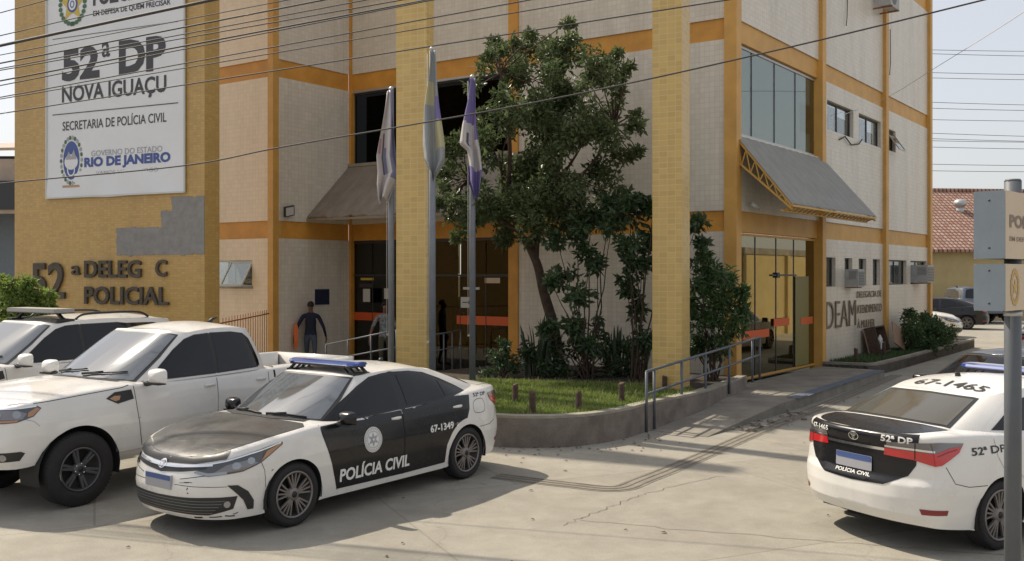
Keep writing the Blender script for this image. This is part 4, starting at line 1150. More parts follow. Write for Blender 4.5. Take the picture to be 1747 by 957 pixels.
# wooden stumps
def stump(label, u, vb, vt, z=.42, Y=None, group='short wooden posts in the planter'):
    p = Vector(ground_at(u, vb, z)) if Y is None else at_depth(u, vb, Y); h = max(.2, (vb - vt) / 1600 * p.y); r = random.Random(int(u)); m = MB()
    n = 10; vs = []
    for zz, k in ((0, 1.05), (h * .5, 1.0), (h * .93, 1.0), (h, .86)):
        for i in range(n): a = 6.283 * i / n; q = .047 * k * (1 + .06 * math.sin(3 * a + u)); vs.append((q * math.cos(a), q * math.sin(a), zz + (.012 * math.cos(a + u) if zz == h else 0)))
    m.add(vs, [(i * n + j, i * n + (j + 1) % n, (i + 1) * n + (j + 1) % n, (i + 1) * n + j) for i in range(3) for j in range(n)] + [tuple(range(3 * n, 4 * n))], M['wood'])
    o = m.build('wooden_stump'); o.location = p; o.rotation_euler = (r.uniform(-.05, .05), r.uniform(-.05, .05), 0); tag(o, label, 'post', group)
stump('reddish wooden post in the grass right behind the saloon tail light', 840, 692, 664)
stump('short dark wooden post, second from left in the planter grass', 879, 688, 655)
stump('wooden post nearest the front edge of the planter grass', 909, 708, 668)
stump('slim wooden post standing alone in the middle of the sunlit grass', 987, 702, 668)
stump('pale wooden post at the right end of the grass, left of the tiled column', 1061, 688, 653)
stump('dark wooden post touching the foot of the right tiled column', 1134, 668, 641)
for lb, x in (('dark wooden post at the foot of the ochre column in the side bed', 5.7), ('dark wooden post just left of the leaning boards in the side bed', 8.0)):
    p = FR.w(x, -.75, .24); u = UC + FPX * p.x / p.y; v = VH + FPX * (HC - .24) / p.y; stump(lb, u, v, v - 26, .24, None, None)

# dry leaves blown over the concrete (nobody could count them)
r = random.Random(31); m = MB(); M['dry_leaf'] = mat('dry_leaf', (.16, .095, .045), .9, var=.5, vscale=6)
for i in range(150):
    t = r.random()
    if t < .55: k = r.choice(front[6:]); x, y = k[0] + r.gauss(.15, .35), k[1] - abs(r.gauss(.1, .35))
    elif t < .8: p = FR.w(r.uniform(-4.8, 4.5), -r.uniform(.5, 2.6)); x, y = p.x, p.y
    else: x, y = r.uniform(-4, 6), r.uniform(7.5, 14)
    s_ = r.uniform(.018, .042); a = r.uniform(0, 6.28); z = .008 if t < .55 or t > .8 else .20
    if t < .8 and t >= .55 and (Vector((x, y, 0)) - K.to_3d() if False else True): z = .012
    c, d = math.cos(a) * s_, math.sin(a) * s_
    m.add([(x - c, y - d, z), (x + d * .45, y - c * .45, z + .012), (x + c, y + d, z + .004), (x - d * .45, y + c * .45, z + .010)], [(0, 1, 2, 3)], M['dry_leaf'])
tag(m.build('leaf_litter'), kind='stuff')
# ================================================================ vehicles
def hermite(ts, P):
    ts = np.array(ts, float); P = np.array(P, float)
    T = np.zeros_like(P)
    for i in range(len(ts)):
        if i == 0: T[i] = (P[1] - P[0]) / (ts[1] - ts[0])
        elif i == len(ts) - 1: T[i] = (P[-1] - P[-2]) / (ts[-1] - ts[-2])
        else:
            h0 = ts[i] - ts[i - 1]; h1 = ts[i + 1] - ts[i]
            T[i] = ((P[i] - P[i - 1]) / h0 * h1 + (P[i + 1] - P[i]) / h1 * h0) / (h0 + h1)
    def f(t):
        t = min(max(t, ts[0]), ts[-1])
        i = min(int(np.searchsorted(ts, t, 'right')) - 1, len(ts) - 2)
        h = ts[i + 1] - ts[i]; s = (t - ts[i]) / h
        return ((2*s**3 - 3*s**2 + 1) * P[i] + (s**3 - 2*s**2 + s) * h * T[i] + (-2*s**3 + 3*s**2) * P[i + 1] + (s**3 - s**2) * h * T[i + 1])
    return f

def lin(tb, x):
    if x <= tb[0][0]: return tb[0][1]
    for (a, va), (b, vb) in zip(tb, tb[1:]):
        if x <= b: return va + (vb - va) * (x - a) / (b - a)
    return tb[-1][1]

class CarShape:
    def __init__(s, plan, zt, zb, df, ds, dr, crown, base, roof, roof_crown=.05, bulge=.018, rr=.05):
        k = [0]
        for i in range(1, len(plan)): k.append(k[-1] + math.dist(plan[i], plan[i - 1]))
        h = hermite(k, plan)
        t = np.linspace(0, k[-1], 900)
        s.pl = np.array([h(x) for x in t])
        s.pl[0, 1] = 0; s.pl[-1, 1] = 0
        d = np.r_[0, np.cumsum(np.hypot(*np.diff(s.pl, axis=0).T))]
        s.arc = d; s.A = d[-1]
        g = np.gradient(s.pl, axis=0); g /= np.hypot(g[:, 0], g[:, 1])[:, None]
        s.nx, s.ny = g[:, 1], -g[:, 0]
        s.nx[0], s.ny[0] = 1, 0; s.nx[-1], s.ny[-1] = -1, 0
        xs = sorted(zt)
        s._zt = hermite([x for x, _ in xs], [[z] for _, z in xs])
        s.zb_t = sorted(zb); s.df = df; s.ds = ds; s.dr = dr
        s.cr = sorted(crown); s.rr = rr
        s.fb = hermite([b[0] for b in base], [b[1:] for b in base]); s.fr = hermite([b[0] for b in roof], [b[1:] for b in roof])
        s.roof_crown = roof_crown; s.bulge = bulge
        s._lx = s.pl[:, 0].tolist(); s._ly = s.pl[:, 1].tolist(); s._ln = s.nx.tolist(); s._lm = s.ny.tolist(); s._la = s.arc.tolist()
        pg = np.linspace(0, 3, 601); s._fb = [s.fb(p).tolist() for p in pg]; s._fr = [s.fr(p).tolist() for p in pg]
        s._z0 = xs[0][0]; s._z1 = xs[-1][0]; s._zl = [float(s._zt(x)[0]) for x in np.linspace(s._z0, s._z1, 801)]
        s.order = s.pl[::-1, 0], s.arc[::-1]
    def a(s, x):
        return float(np.interp(x, *s.order))
    def zt(s, x):
        k = (x - s._z0) / (s._z1 - s._z0) * 800; k = min(max(k, 0), 799.999); i = int(k); f = k - i
        return s._zl[i] * (1 - f) + s._zl[i + 1] * f
    def zb(s, x): return lin(s.zb_t, x)
    def _c(s, a):
        a = min(max(a, 0), s.A)
        i = min(max(bisect.bisect_right(s._la, a) - 1, 0), len(s._la) - 2); f = (a - s._la[i]) / (s._la[i + 1] - s._la[i]); g = 1 - f
        return s._lx[i] * g + s._lx[i + 1] * f, s._ly[i] * g + s._ly[i + 1] * f, s._ln[i] * g + s._ln[i + 1] * f, s._lm[i] * g + s._lm[i + 1] * f
    def _l(s, tb, p):
        k = min(max(p, 0), 3) * 200; i = min(int(k), 599); f = k - i
        a, b = tb[i], tb[i + 1]
        return [a[0] + (b[0] - a[0]) * f, a[1] + (b[1] - a[1]) * f, a[2] + (b[2] - a[2]) * f]
    def P(s, a, z):
        sg = 1
        if a < 0: a = -a; sg = -1
        if a > s.A: a = 2 * s.A - a; sg = -sg
        x, y, nx, ny = s._c(a)
        wf = max(nx, 0) ** 2; wr = max(-nx, 0) ** 2; ws = ny * ny
        tot = wf + wr + ws
        f = lambda tb: lin(tb, z)
        d = (wf * f(s.df) + wr * f(s.dr) + ws * f(s.ds)) / tot
        k = (z - (s.zt(x) - s.rr)) / s.rr
        if k > 0: d += s.rr * (1 - math.sqrt(max(0, 1 - min(k, .985) ** 2)))
        return Vector((x - nx * d, sg * (y - ny * d), z))
    def S(s, x, z): return s.P(s.a(x), z)               # left flank by (x, z)
    def Rr(s, x, z):
        p = s.P(s.a(x), z); return Vector((p.x, -p.y, p.z))
    def edge(s, a):
        x = s._c(min(max(a, 0), s.A))[0]; return s.P(a, s.zt(x))
    def crown(s, x): return lin(s.cr, x)
    def top(s, a, t):
        e = s.edge(a); return Vector((e.x, e.y * t, e.z + s.crown(e.x) * min(1, abs(e.y) / .6) ** 2 * (1 - t * t)))
    def topx(s, x, t): return s.top(s.a(x), t)
    def topy(s, x, y):
        e = s.edge(s.a(x)); t = y / max(abs(e.y), .05)
        return Vector((e.x, y, e.z + s.crown(e.x) * (1 - t * t)))
    def G(s, p, q):
        sg = 1 if p >= 0 else -1; p = abs(p)
        if p > 3: p = 6 - p; sg = -sg
        b = s._l(s._fb, p); r = s._l(s._fr, p)
        e = .006; b0 = s._l(s._fb, p - e); b1 = s._l(s._fb, p + e); r0 = s._l(s._fr, p - e); r1 = s._l(s._fr, p + e)
        tx = b1[0] + r1[0] - b0[0] - r0[0]; ty = b1[1] + r1[1] - b0[1] - r0[1]; l = max(math.hypot(tx, ty), 1e-9)
        k = s.bulge * 4 * q * (1 - q)
        return Vector((b[0] + (r[0] - b[0]) * q + ty / l * k, sg * (b[1] + (r[1] - b[1]) * q - tx / l * k), b[2] + (r[2] - b[2]) * q))
    def Gs(s, x, z):
        """left greenhouse wall by (x, z)"""
        if not hasattr(s, '_pg'):
            s._pg = np.linspace(.4, 2.75, 240); s._B = np.array([s.fb(p) for p in s._pg]); s._R = np.array([s.fr(p) for p in s._pg])
        q = .5
        for _ in range(7):
            X = s._B[:, 0] + (s._R[:, 0] - s._B[:, 0]) * q
            p = float(np.interp(x, X[::-1], s._pg[::-1]))
            zb = float(np.interp(p, s._pg, s._B[:, 2])); zr = float(np.interp(p, s._pg, s._R[:, 2]))
            q = (z - zb) / (zr - zb)
        return s.G(p, min(max(q, -.05), 1.05))
    def roof(s, p, t):
        r = s._l(s._fr, p); return Vector((r[0], r[1] * t, r[2] + s.roof_crown * (1 - t * t) * s.rg(r[0])))
    def rg(s, x):
        k = min(1, max(0, (s._fr[0][0] - x) / .65)); j = min(1, max(0, (x - s._fr[-1][0]) / .5)); return math.sin(k * math.pi / 2) * math.sin(j * math.pi / 2)

def side_map(s): return lambda x, z: s.S(x, z)

def body_outline(s, wheels, ra, zw, zb_end=0.0, xlim=None):
    """left tub outline in (a, z) with wheel arches"""
    P = []
    a0, a1 = 0.0, s.A
    xs = []
    N = 60
    cuts = []
    for xw in wheels:
        zb = s.zb(xw); h = zw - zb
        w = math.sqrt(max(ra * ra - h * h, .01)); cuts.append((xw + w, xw - w, xw))
    pts = []
    for i in range(N + 1):
        a = a0 + (a1 - a0) * i / N; x = s._c(a)[0]
        pts.append((a, x))
    out = []
    for a, x in pts:
        inside = [c for c in cuts if c[1] - 1e-6 < x < c[0] + 1e-6]
        if inside:
            c = inside[0]
            if c[2] not in xs:
                xs.append(c[2]); zb = s.zb(c[2]); t0 = math.atan2(zb - zw, c[0] - c[2]); t1 = math.pi - t0
                for k in range(29):
                    t = t0 + (t1 - t0) * k / 28; out.append((s.a(c[2] + ra * math.cos(t)), zw + ra * math.sin(t)))
            continue
        out.append((a, s.zb(x)))
    top = [(a, s.zt(x)) for a, x in [(a0 + (a1 - a0) * i / 150, s._c(a0 + (a1 - a0) * i / 150)[0]) for i in range(151)]]
    return out + list(reversed(top))

def nose_normals(s, mb, first=0):
    """clean bonnet shading: slope of the bonnet line, side crown, and a roll-over at the leading edge"""
    xn = s._z1
    for i in range(first, len(mb.v)):
        x, y, z = mb.v[i]
        n0 = mb.n.get(i)
        if n0 is None or x < .95 or z < s.zt(x) - .075: continue
        sl = (s.zt(min(x + .12, xn)) - s.zt(x - .12)) / .24
        e = s.edge(s.a(min(x, xn - .3))); ye = max(abs(e.y), .5)
        n = Vector((-sl, 2 * s.crown(min(x, 1.6)) * y / ye ** 2, 1)).normalized()
        xf = xn - .14 - .42 * (abs(y) / .9) ** 3
        k = min(1, max(0, (x - (xf - .16)) / .2)); k = k * k
        o = Vector((1, .9 * (y / .9) ** 3, .30)).normalized()
        kk = min(1, max(0, (x - .95) / .15)) if abs(y) < .7 else min(1, max(0, (x - 1.2) / .15))
        n = n.lerp(o, k * .85).normalized()
        mb.n[i] = tuple(Vector(n0).lerp(n, kk).normalized())

def shell(s, mb, paint, wheels, ra, zw, step=.03, top_rng=None, roof=True):
    patch(mb, body_outline(s, wheels, ra, zw), s.P, paint, step, step, mirror=True)
    # top skin
    na, nt = 110, 22
    rng = top_rng or (0, s.A)
    V = []; F = []; NN = []
    for i in range(na + 1):
        a = rng[0] + (rng[1] - rng[0]) * i / na
        for j in range(nt + 1):
            t = -1 + 2 * j / nt
            V.append(s.top(a, t))
            e = 4e-3
            da = s.top(min(a + e, s.A), t) - s.top(max(a - e, 0), t); dt = s.top(a, min(t + e, 1)) - s.top(a, max(t - e, -1))
            n = dt.cross(da); n = n.normalized() if n.length > 1e-12 else Vector((0, 0, 1))
            NN.append(n if n.z > 0 else -n)
    for i in range(na):
        for j in range(nt):
            F.append((i * (nt + 1) + j, i * (nt + 1) + j + 1, (i + 1) * (nt + 1) + j + 1, (i + 1) * (nt + 1) + j))
    mb.add(V, F, paint, True, NN)
    nose_normals(s, mb, len(mb.v) - len(V))
    if roof:
        patch(mb, [(-3, -.0), (3, -.0), (3, 1), (-3, 1)], s.G, paint, .04, .08)
        np_, nt = 150, 24
        V = []; F = []; NN = []
        for i in range(np_ + 1):
            p = 3 * i / np_
            for j in range(nt + 1):
                t = -1 + 2 * j / nt; V.append(s.roof(p, t)); e = 4e-3
                da = s.roof(p + e, t) - s.roof(p - e, t); dt = s.roof(p, min(t + e, 1)) - s.roof(p, max(t - e, -1))
                n = dt.cross(da); n = n.normalized() if n.length > 1e-12 else Vector((0, 0, 1)); NN.append(n if n.z > 0 else -n)
        for i in range(np_):
            for j in range(nt):
                F.append((i * (nt + 1) + j, i * (nt + 1) + j + 1, (i + 1) * (nt + 1) + j + 1, (i + 1) * (nt + 1) + j))
        mb.add(V, F, paint, True, NN)
    # dark underside and wheel wells
    for sg in (1, -1):
        for xw in wheels:
            prof = []
            vs = []; fs = []; n = 14
            yo = s.S(xw, zw + ra * .9).y - .012
            for k in range(n + 1):
                t = -.25 + (math.pi + .5) * k / n
                for y in (yo, yo - .36): vs.append((xw + (ra + .004) * math.cos(t), sg * y, zw + (ra + .004) * math.sin(t)))
            for k in range(n): fs.append((2 * k, 2 * k + 1, 2 * k + 3, 2 * k + 2))
            c = len(vs); vs.append((xw, sg * (yo - .36), zw))
            for k in range(n): fs.append((2 * k + 1, c, 2 * k + 3))
            mb.add(vs, fs, M['dark'])
    poly = []
    for i in range(40):
        a = s.A * i / 39; p = s.P(a, s.zb(s._c(a)[0])); poly.append((p.x * .985, p.y * .93))
    poly += [(x, -y) for x, y in reversed(poly[1:-1])]
    zz = min(z for _, z in s.zb_t) + .04
    # leave the wheel zones out by keeping the pan narrow
    xm = [p[0] for p in poly]
    mb.box(min(xm) + .12, max(xm) - .12, -.55, .55, zz, zz + .1, M['dark'])
    mid = [x for x in wheels]
    mb.box(min(mid) + ra, max(mid) - ra, -.80, .80, zz, zz + .1, M['dark'])

def ribbon(mb, pts, w, fmap, mt, off, closed=False, flip=False, step=.03):
    """thin line along pts in a surface domain"""
    P = [Vector((p[0], p[1])) for p in pts]
    if closed: P.append(P[0].copy())
    Q = [P[0]]
    for a, b in zip(P, P[1:]):
        n = max(1, int((b - a).length / step))
        for k in range(1, n + 1): Q.append(a + (b - a) * k / n)
    vs2 = []; fs = []
    for i, p in enumerate(Q):
        t = Q[min(i + 1, len(Q) - 1)] - Q[max(i - 1, 0)]
        if t.length < 1e-9: t = Vector((1, 0))
        t.normalize(); n = Vector((-t.y, t.x)) * w / 2
        vs2 += [(p + n)[:], (p - n)[:]]
    for i in range(len(Q) - 1): fs.append([2 * i + 1, 2 * i + 3, 2 * i + 2, 2 * i])
    return _mapped(mb, vs2, fs, fmap, mt, off, False, True, flip)

def make_wheel(root, x, y, z, r, w, rim_r, style, sg, rim_mat):
    """tyre mesh with its rim as sub-part; outer face towards sg*y"""
    fr = lambda p: (x + p[0], y + sg * p[1], z + p[2])
    t = MB()
    prof = [(rim_r + .008, -w), (rim_r + .03, -w - .0), (r - .02, -w + .008), (r, -w + .035), (r, -.035), (r - .018, -.006), (rim_r + .05, .004), (rim_r + .012, -.004), (rim_r, -.02)]
    t.lathe(prof, M['black_rubber'], 48, fr, closed=True)
    for k in range(60):      # tread edge blocks
        a = 2 * math.pi * k / 60
        ca, sa = math.cos(a), math.sin(a)
        c2, s2 = math.cos(a + .055), math.sin(a + .055)
        v = []
        for (cc, ss) in ((ca, sa), (c2, s2)):
            for rr, yy in ((r + .004, -.05), (r + .004, -.03), (r - .012, -.004), (r - .02, -.012)): v.append(fr((rr * cc, yy, rr * ss)))
        t.add(v, [(0, 1, 5, 4), (1, 2, 6, 5), (2, 3, 7, 6)], M['black_rubber'])
    tyre = t.build('wheel', root, recalc=True)
    m = MB()
    m.lathe([(rim_r + .004, -.004), (rim_r - .006, .0), (rim_r - .02, -.012), (rim_r - .03, -.07), (.02, -.085)], M['rim_dark'], 40, fr)
    m.lathe([(rim_r + .006, -.006), (rim_r, .004), (rim_r - .014, -.002), (rim_r - .018, -.02)], rim_mat, 48, fr)
    m.lathe([(.075, -.06), (.07, -.022), (.045, -.012), (.0, -.010)], rim_mat, 24, fr)
    m.lathe([(.032, -.012), (.03, -.006), (.0, -.004)], M['rim_dark'], 16, fr)
    def spoke(a0, a1, w0, w1, r0, r1, d0, d1):
        v = []
        for rr, aa, ww, dd in ((r0, a0, w0, d0), (r1, a1, w1, d1)):
            ux, uz = math.cos(aa), math.sin(aa); px, pz = -uz, ux
            for q, dy in ((-1, -.02), (-.8, 0), (.8, 0), (1, -.02)):
                v.append(fr((ux * rr + px * q * ww / 2, dd + dy, uz * rr + pz * q * ww / 2)))
        m.add(v, [(0, 1, 5, 4), (1, 2, 6, 5), (2, 3, 7, 6)], rim_mat)
    if style == 'twin':
        for k in range(5):
            a = 2 * math.pi * k / 5 + .3
            for o in (-.30, -.10, .10, .30):
                spoke(a + o * .75, a + o * 1.25, .024, .018, .06, rim_r - .008, -.018, -.010)
    elif style == 'six':
        for k in range(6):
            a = 2 * math.pi * k / 6 + .25
            spoke(a - .16, a - .10, .034, .034, .07, rim_r - .006, -.03, -.012); spoke(a + .16, a + .10, .034, .034, .07, rim_r - .006, -.03, -.012)
            m.tube([fr((.058 * math.cos(a + .5), -.02, .058 * math.sin(a + .5))), fr((.058 * math.cos(a + .5), -.008, .058 * math.sin(a + .5)))], .009, M['chrome'], 6)
    else:
        for k in range(5):
            a = 2 * math.pi * k / 5 + .3; spoke(a, a, .075, .05, .05, rim_r - .006, -.02, -.012)
    m.build('rim', tyre, recalc=True)
    return tyre

def make_mirror(root, x, y, z, sg, paint, big=1.0):
    """door mirror: shell with base arm and a glass sub-part"""
    mb = MB()
    w, h, d = .11 * big, .075 * big, .075 * big
    n, k = 24, 8
    vs = []; fs = []
    for i in range(k + 1):
        u = i / k
        sx = d * (1 - .75 * u ** 2.2); scale = (1 - u ** 3.4) ** .5 if u < 1 else .02
        for j in range(n):
            a = 2 * math.pi * j / n
            ca, sa = math.cos(a), math.sin(a)
            ca = abs(ca) ** .5 * (1 if ca > 0 else -1); sa = abs(sa) ** .5 * (1 if sa > 0 else -1)
            vs.append((x + u * d * 1.35, sg * (y + w * ca * (scale * .9 + .1 * (1 - u))), z + h * sa * (scale * .9 + .1 * (1 - u))))
    for i in range(k):
        for j in range(n): fs.append((i * n + j, i * n + (j + 1) % n, (i + 1) * n + (j + 1) % n, (i + 1) * n + j))
    fs.append(tuple(range(k * n, k * n + n)))
    mb.add(vs, fs, paint, True)
    mb.tube([(x + .05, sg * (y - w * .7), z - h * .75), (x + .04, sg * (y - w * 1.5), z - h * 1.0), (x + .03, sg * (y - w * 2.0), z - h * 1.05)], [.03 * big, .026 * big, .03 * big], M['black_plastic'], 8)
    mb.box(x + .0, x + .09 * big, *sorted((sg * (y - w * .95), sg * (y + w * .86))), z - h * .95, z - h * .72, M['black_plastic'])
    o = mb.build('wing_mirror', root, recalc=True)
    g = MB(); g.add([(x - .002, sg * (y + w * .85 * math.cos(2 * math.pi * j / 16)), z + h * .85 * math.sin(2 * math.pi * j / 16)) for j in range(16)], [tuple(range(16))], M['windshield'])
    g.build('mirror_glass', o)
    return o

def handle(root, fmap, x0, x1, z, paint, flip, n_out=.03):
    mb = MB()
    k = 10; vs = []; fs = []
    for i in range(k + 1):
        u = i / k; x = x0 + (x1 - x0) * u
        p = Vector(fmap(x, z)); e = 2e-3
        n = (Vector(fmap(x + e, z)) - Vector(fmap(x - e, z))).cross(Vector(fmap(x, z + e)) - Vector(fmap(x, z - e))).normalized()
        if flip: n = -n
        lift = n_out * (1 - abs(2 * u - 1) ** 4) + .004
        hh = .013 + .006 * math.sin(math.pi * u)
        for a in range(8):
            t = 2 * math.pi * a / 8
            vs.append(p + n * (lift + .012 * math.cos(t)) + Vector((0, 0, hh * math.sin(t))))
    for i in range(k):
        for a in range(8): fs.append((i * 8 + a, i * 8 + (a + 1) % 8, (i + 1) * 8 + (a + 1) % 8, (i + 1) * 8 + a))
    fs += [tuple(range(8)), tuple(range(k * 8, k * 8 + 8))]
    mb.add(vs, fs, paint, True)
    return mb.build('door_handle', root, recalc=True)

def wiper(root, pts, name='wiper'):
    mb = MB(); mb.tube(pts, .009, M['black_plastic'], 6)
    mb.tube([Vector(pts[0]) + Vector((0, 0, .01)), Vector(pts[len(pts) // 2]) + Vector((0, 0, .012))], .011, M['black_plastic'], 6)
    return mb.build(name, root)

def light_bar(root, x, zr, half=.56, legs=True):
    mb = MB()
    sec = [(-.13, .015), (-.14, .03), (-.125, .055), (-.06, .07), (.06, .07), (.125, .055), (.14, .03), (.13, .015)]
    ys = [-half, -half + .03, -half + .10, half - .10, half - .03, half]
    sc = [.45, .8, 1, 1, .8, .45]
    vs = []; n = len(sec)
    z0 = zr + .04
    for y, k in zip(ys, sc):
        for (a, b) in sec: vs.append((x + a * k, y, z0 + .012 + (b - .015) * .85 * (.7 + .3 * k)))
    fs_l = []; fs_t = []
    for i in range(len(ys) - 1):
        for j in range(n):
            f = (i * n + j, (i + 1) * n + j, (i + 1) * n + (j + 1) % n, i * n + (j + 1) % n)
            (fs_t if j in (3,) and 0 < i < 4 else fs_l).append(f)
    fs_l += [tuple(range(n)), tuple(range((len(ys) - 1) * n, len(ys) * n))]
    mb.add(vs, fs_l, M['bar_blue'], False); mb.add(vs, fs_t, M['bar_top'], False)
    mb.box(x - .12, x + .12, -half + .06, half - .06, z0 - .01, z0 + .014, M['black_plastic'])
    o = mb.build('light_bar', root, recalc=True)
    for sg in (1, -1):
        f = MB()
        for xx in (x - .09, x + .09):
            f.bar((xx, sg * (half - .12), z0), (xx * 1.0, sg * (half - .02), zr - .035), .04, .018, M['black_plastic'])
            f.bar((xx, sg * (half - .22), z0), (xx * 1.0, sg * (half - .13), zr - .02), .03, .012, M['black_plastic'])
        f.box(x - .12, x + .12, *sorted((sg * (half - .10), sg * (half + .0))), zr - .05, zr - .025, M['black_plastic'])
        f.build('bar_bracket', o)
    return o

def crest(mb, cx, cz, r, fmap, off, flip, light, dark):
    patch(mb, ellipse(cx, cz, r, r, 40), fmap, light, .03, .03, off=off, flip=flip)
    patch(mb, ring(cx, cz, r * .93, r * .93, r * .05, 36), fmap, dark, .03, .03, off=off + .0025, flip=flip)
    for k in range(26):
        a = 2 * math.pi * k / 26; patch(mb, ellipse(cx + r * .79 * math.cos(a), cz + r * .79 * math.sin(a), r * .045, r * .06, 6), fmap, dark, .05, .05, off=off + .0025, flip=flip)
    patch(mb, ring(cx, cz, r * .68, r * .68, r * .05, 36), fmap, dark, .03, .03, off=off + .0025, flip=flip)
    patch(mb, star(cx, cz, r * .62, r * .27, 6), fmap, M['ink_grey'], .03, .03, off=off + .0025, flip=flip)
    patch(mb, ellipse(cx, cz, r * .2, r * .2, 18), fmap, dark, .03, .03, off=off + .005, flip=flip)
    patch(mb, star(cx, cz, r * .15, r * .07, 5), fmap, light, .03, .03, off=off + .0075, flip=flip)

def oval_badge(mb, cx, cy, w, fmap, off, flip=False):
    patch(mb, ring(cx, cy, w, w * .68, w * .12, 28), fmap, M['chrome'], .05, .05, off=off, flip=flip)
    patch(mb, ring(cx, cy + w * .28, w * .52, w * .27, w * .11, 22), fmap, M['chrome'], .05, .05, off=off + .002, flip=flip)
    patch(mb, ring(cx, cy - w * .02, w * .24, w * .58, w * .10, 22), fmap, M['chrome'], .05, .05, off=off + .003, flip=flip)

# ---------------------------------------------------------------- saloon
def sedan_shape():
    plan = [(2.31, 0), (2.295, .25), (2.235, .50), (2.08, .70), (1.85, .81), (1.45, .868), (.8, .884), (0, .8875), (-.8, .887), (-1.4, .882), (-1.85, .845), (-2.12, .73), (-2.25, .50), (-2.305, .25), (-2.315, 0)]
    zt = [(2.32, .735), (2.1, .80), (1.8, .868), (1.4, .925), (1.0, .962), (.6, .958), (0, .975), (-.6, 1.0), (-1.2, 1.04), (-1.7, 1.075), (-2.1, 1.075), (-2.32, 1.06)]
    zb = [(2.32, .185), (2.0, .18), (1.7, .19), (.9, .20), (-.9, .20), (-1.8, .23), (-2.32, .27)]
    df = [(.15, .10), (.22, .05), (.30, .015), (.45, 0), (.56, .02), (.66, .055), (.74, .12), (.80, .22)]
    ds = [(.15, .06), (.22, .045), (.30, .030), (.42, .018), (.55, .0), (.68, .002), (.76, .012), (.86, .026), (.95, .042), (1.08, .065)]
    dr = [(.15, .16), (.27, .08), (.36, .02), (.5, 0), (.62, .005), (.68, .04), (.80, .045), (.95, .045), (1.03, .035), (1.08, .03)]
    crown = [(2.3, .02), (1.9, .05), (1.2, .065), (.8, .05), (-1.4, .04), (-1.8, .05), (-2.3, .02)]
    base = [(0, 1.20, 0, .985), (.4, 1.13, .34, .980), (.75, .99, .62, .966), (1, .80, .775, .950), (1.15, .5, .815, .945), (1.4, 0, .825, .965), (1.7, -.7, .82, .995), (1.88, -1.2, .795, 1.03), (2, -1.58, .70, 1.06), (2.3, -1.80, .52, 1.095), (2.65, -1.88, .26, 1.115), (3, -1.90, 0, 1.12)]
    roof = [(0, .40, 0, 1.405), (.4, .385, .30, 1.405), (.75, .31, .50, 1.39), (1, .17, .575, 1.378), (1.15, .0, .59, 1.395), (1.4, -.25, .595, 1.405), (1.7, -.6, .585, 1.395), (1.88, -.88, .562, 1.365), (2, -1.02, .53, 1.345), (2.3, -1.10, .42, 1.345), (2.65, -1.14, .22, 1.348), (3, -1.15, 0, 1.35)]
    return CarShape(plan, zt, zb, df, ds, dr, crown, base, roof, roof_crown=.06)

SED = sedan_shape()
SED_W = (1.35, -1.35)

def arc_pts(xw, zw, r, t0, t1, n=12):
    return [(xw + r * math.cos(R(t0 + (t1 - t0) * i / n)), zw + r * math.sin(R(t0 + (t1 - t0) * i / n))) for i in range(n + 1)]

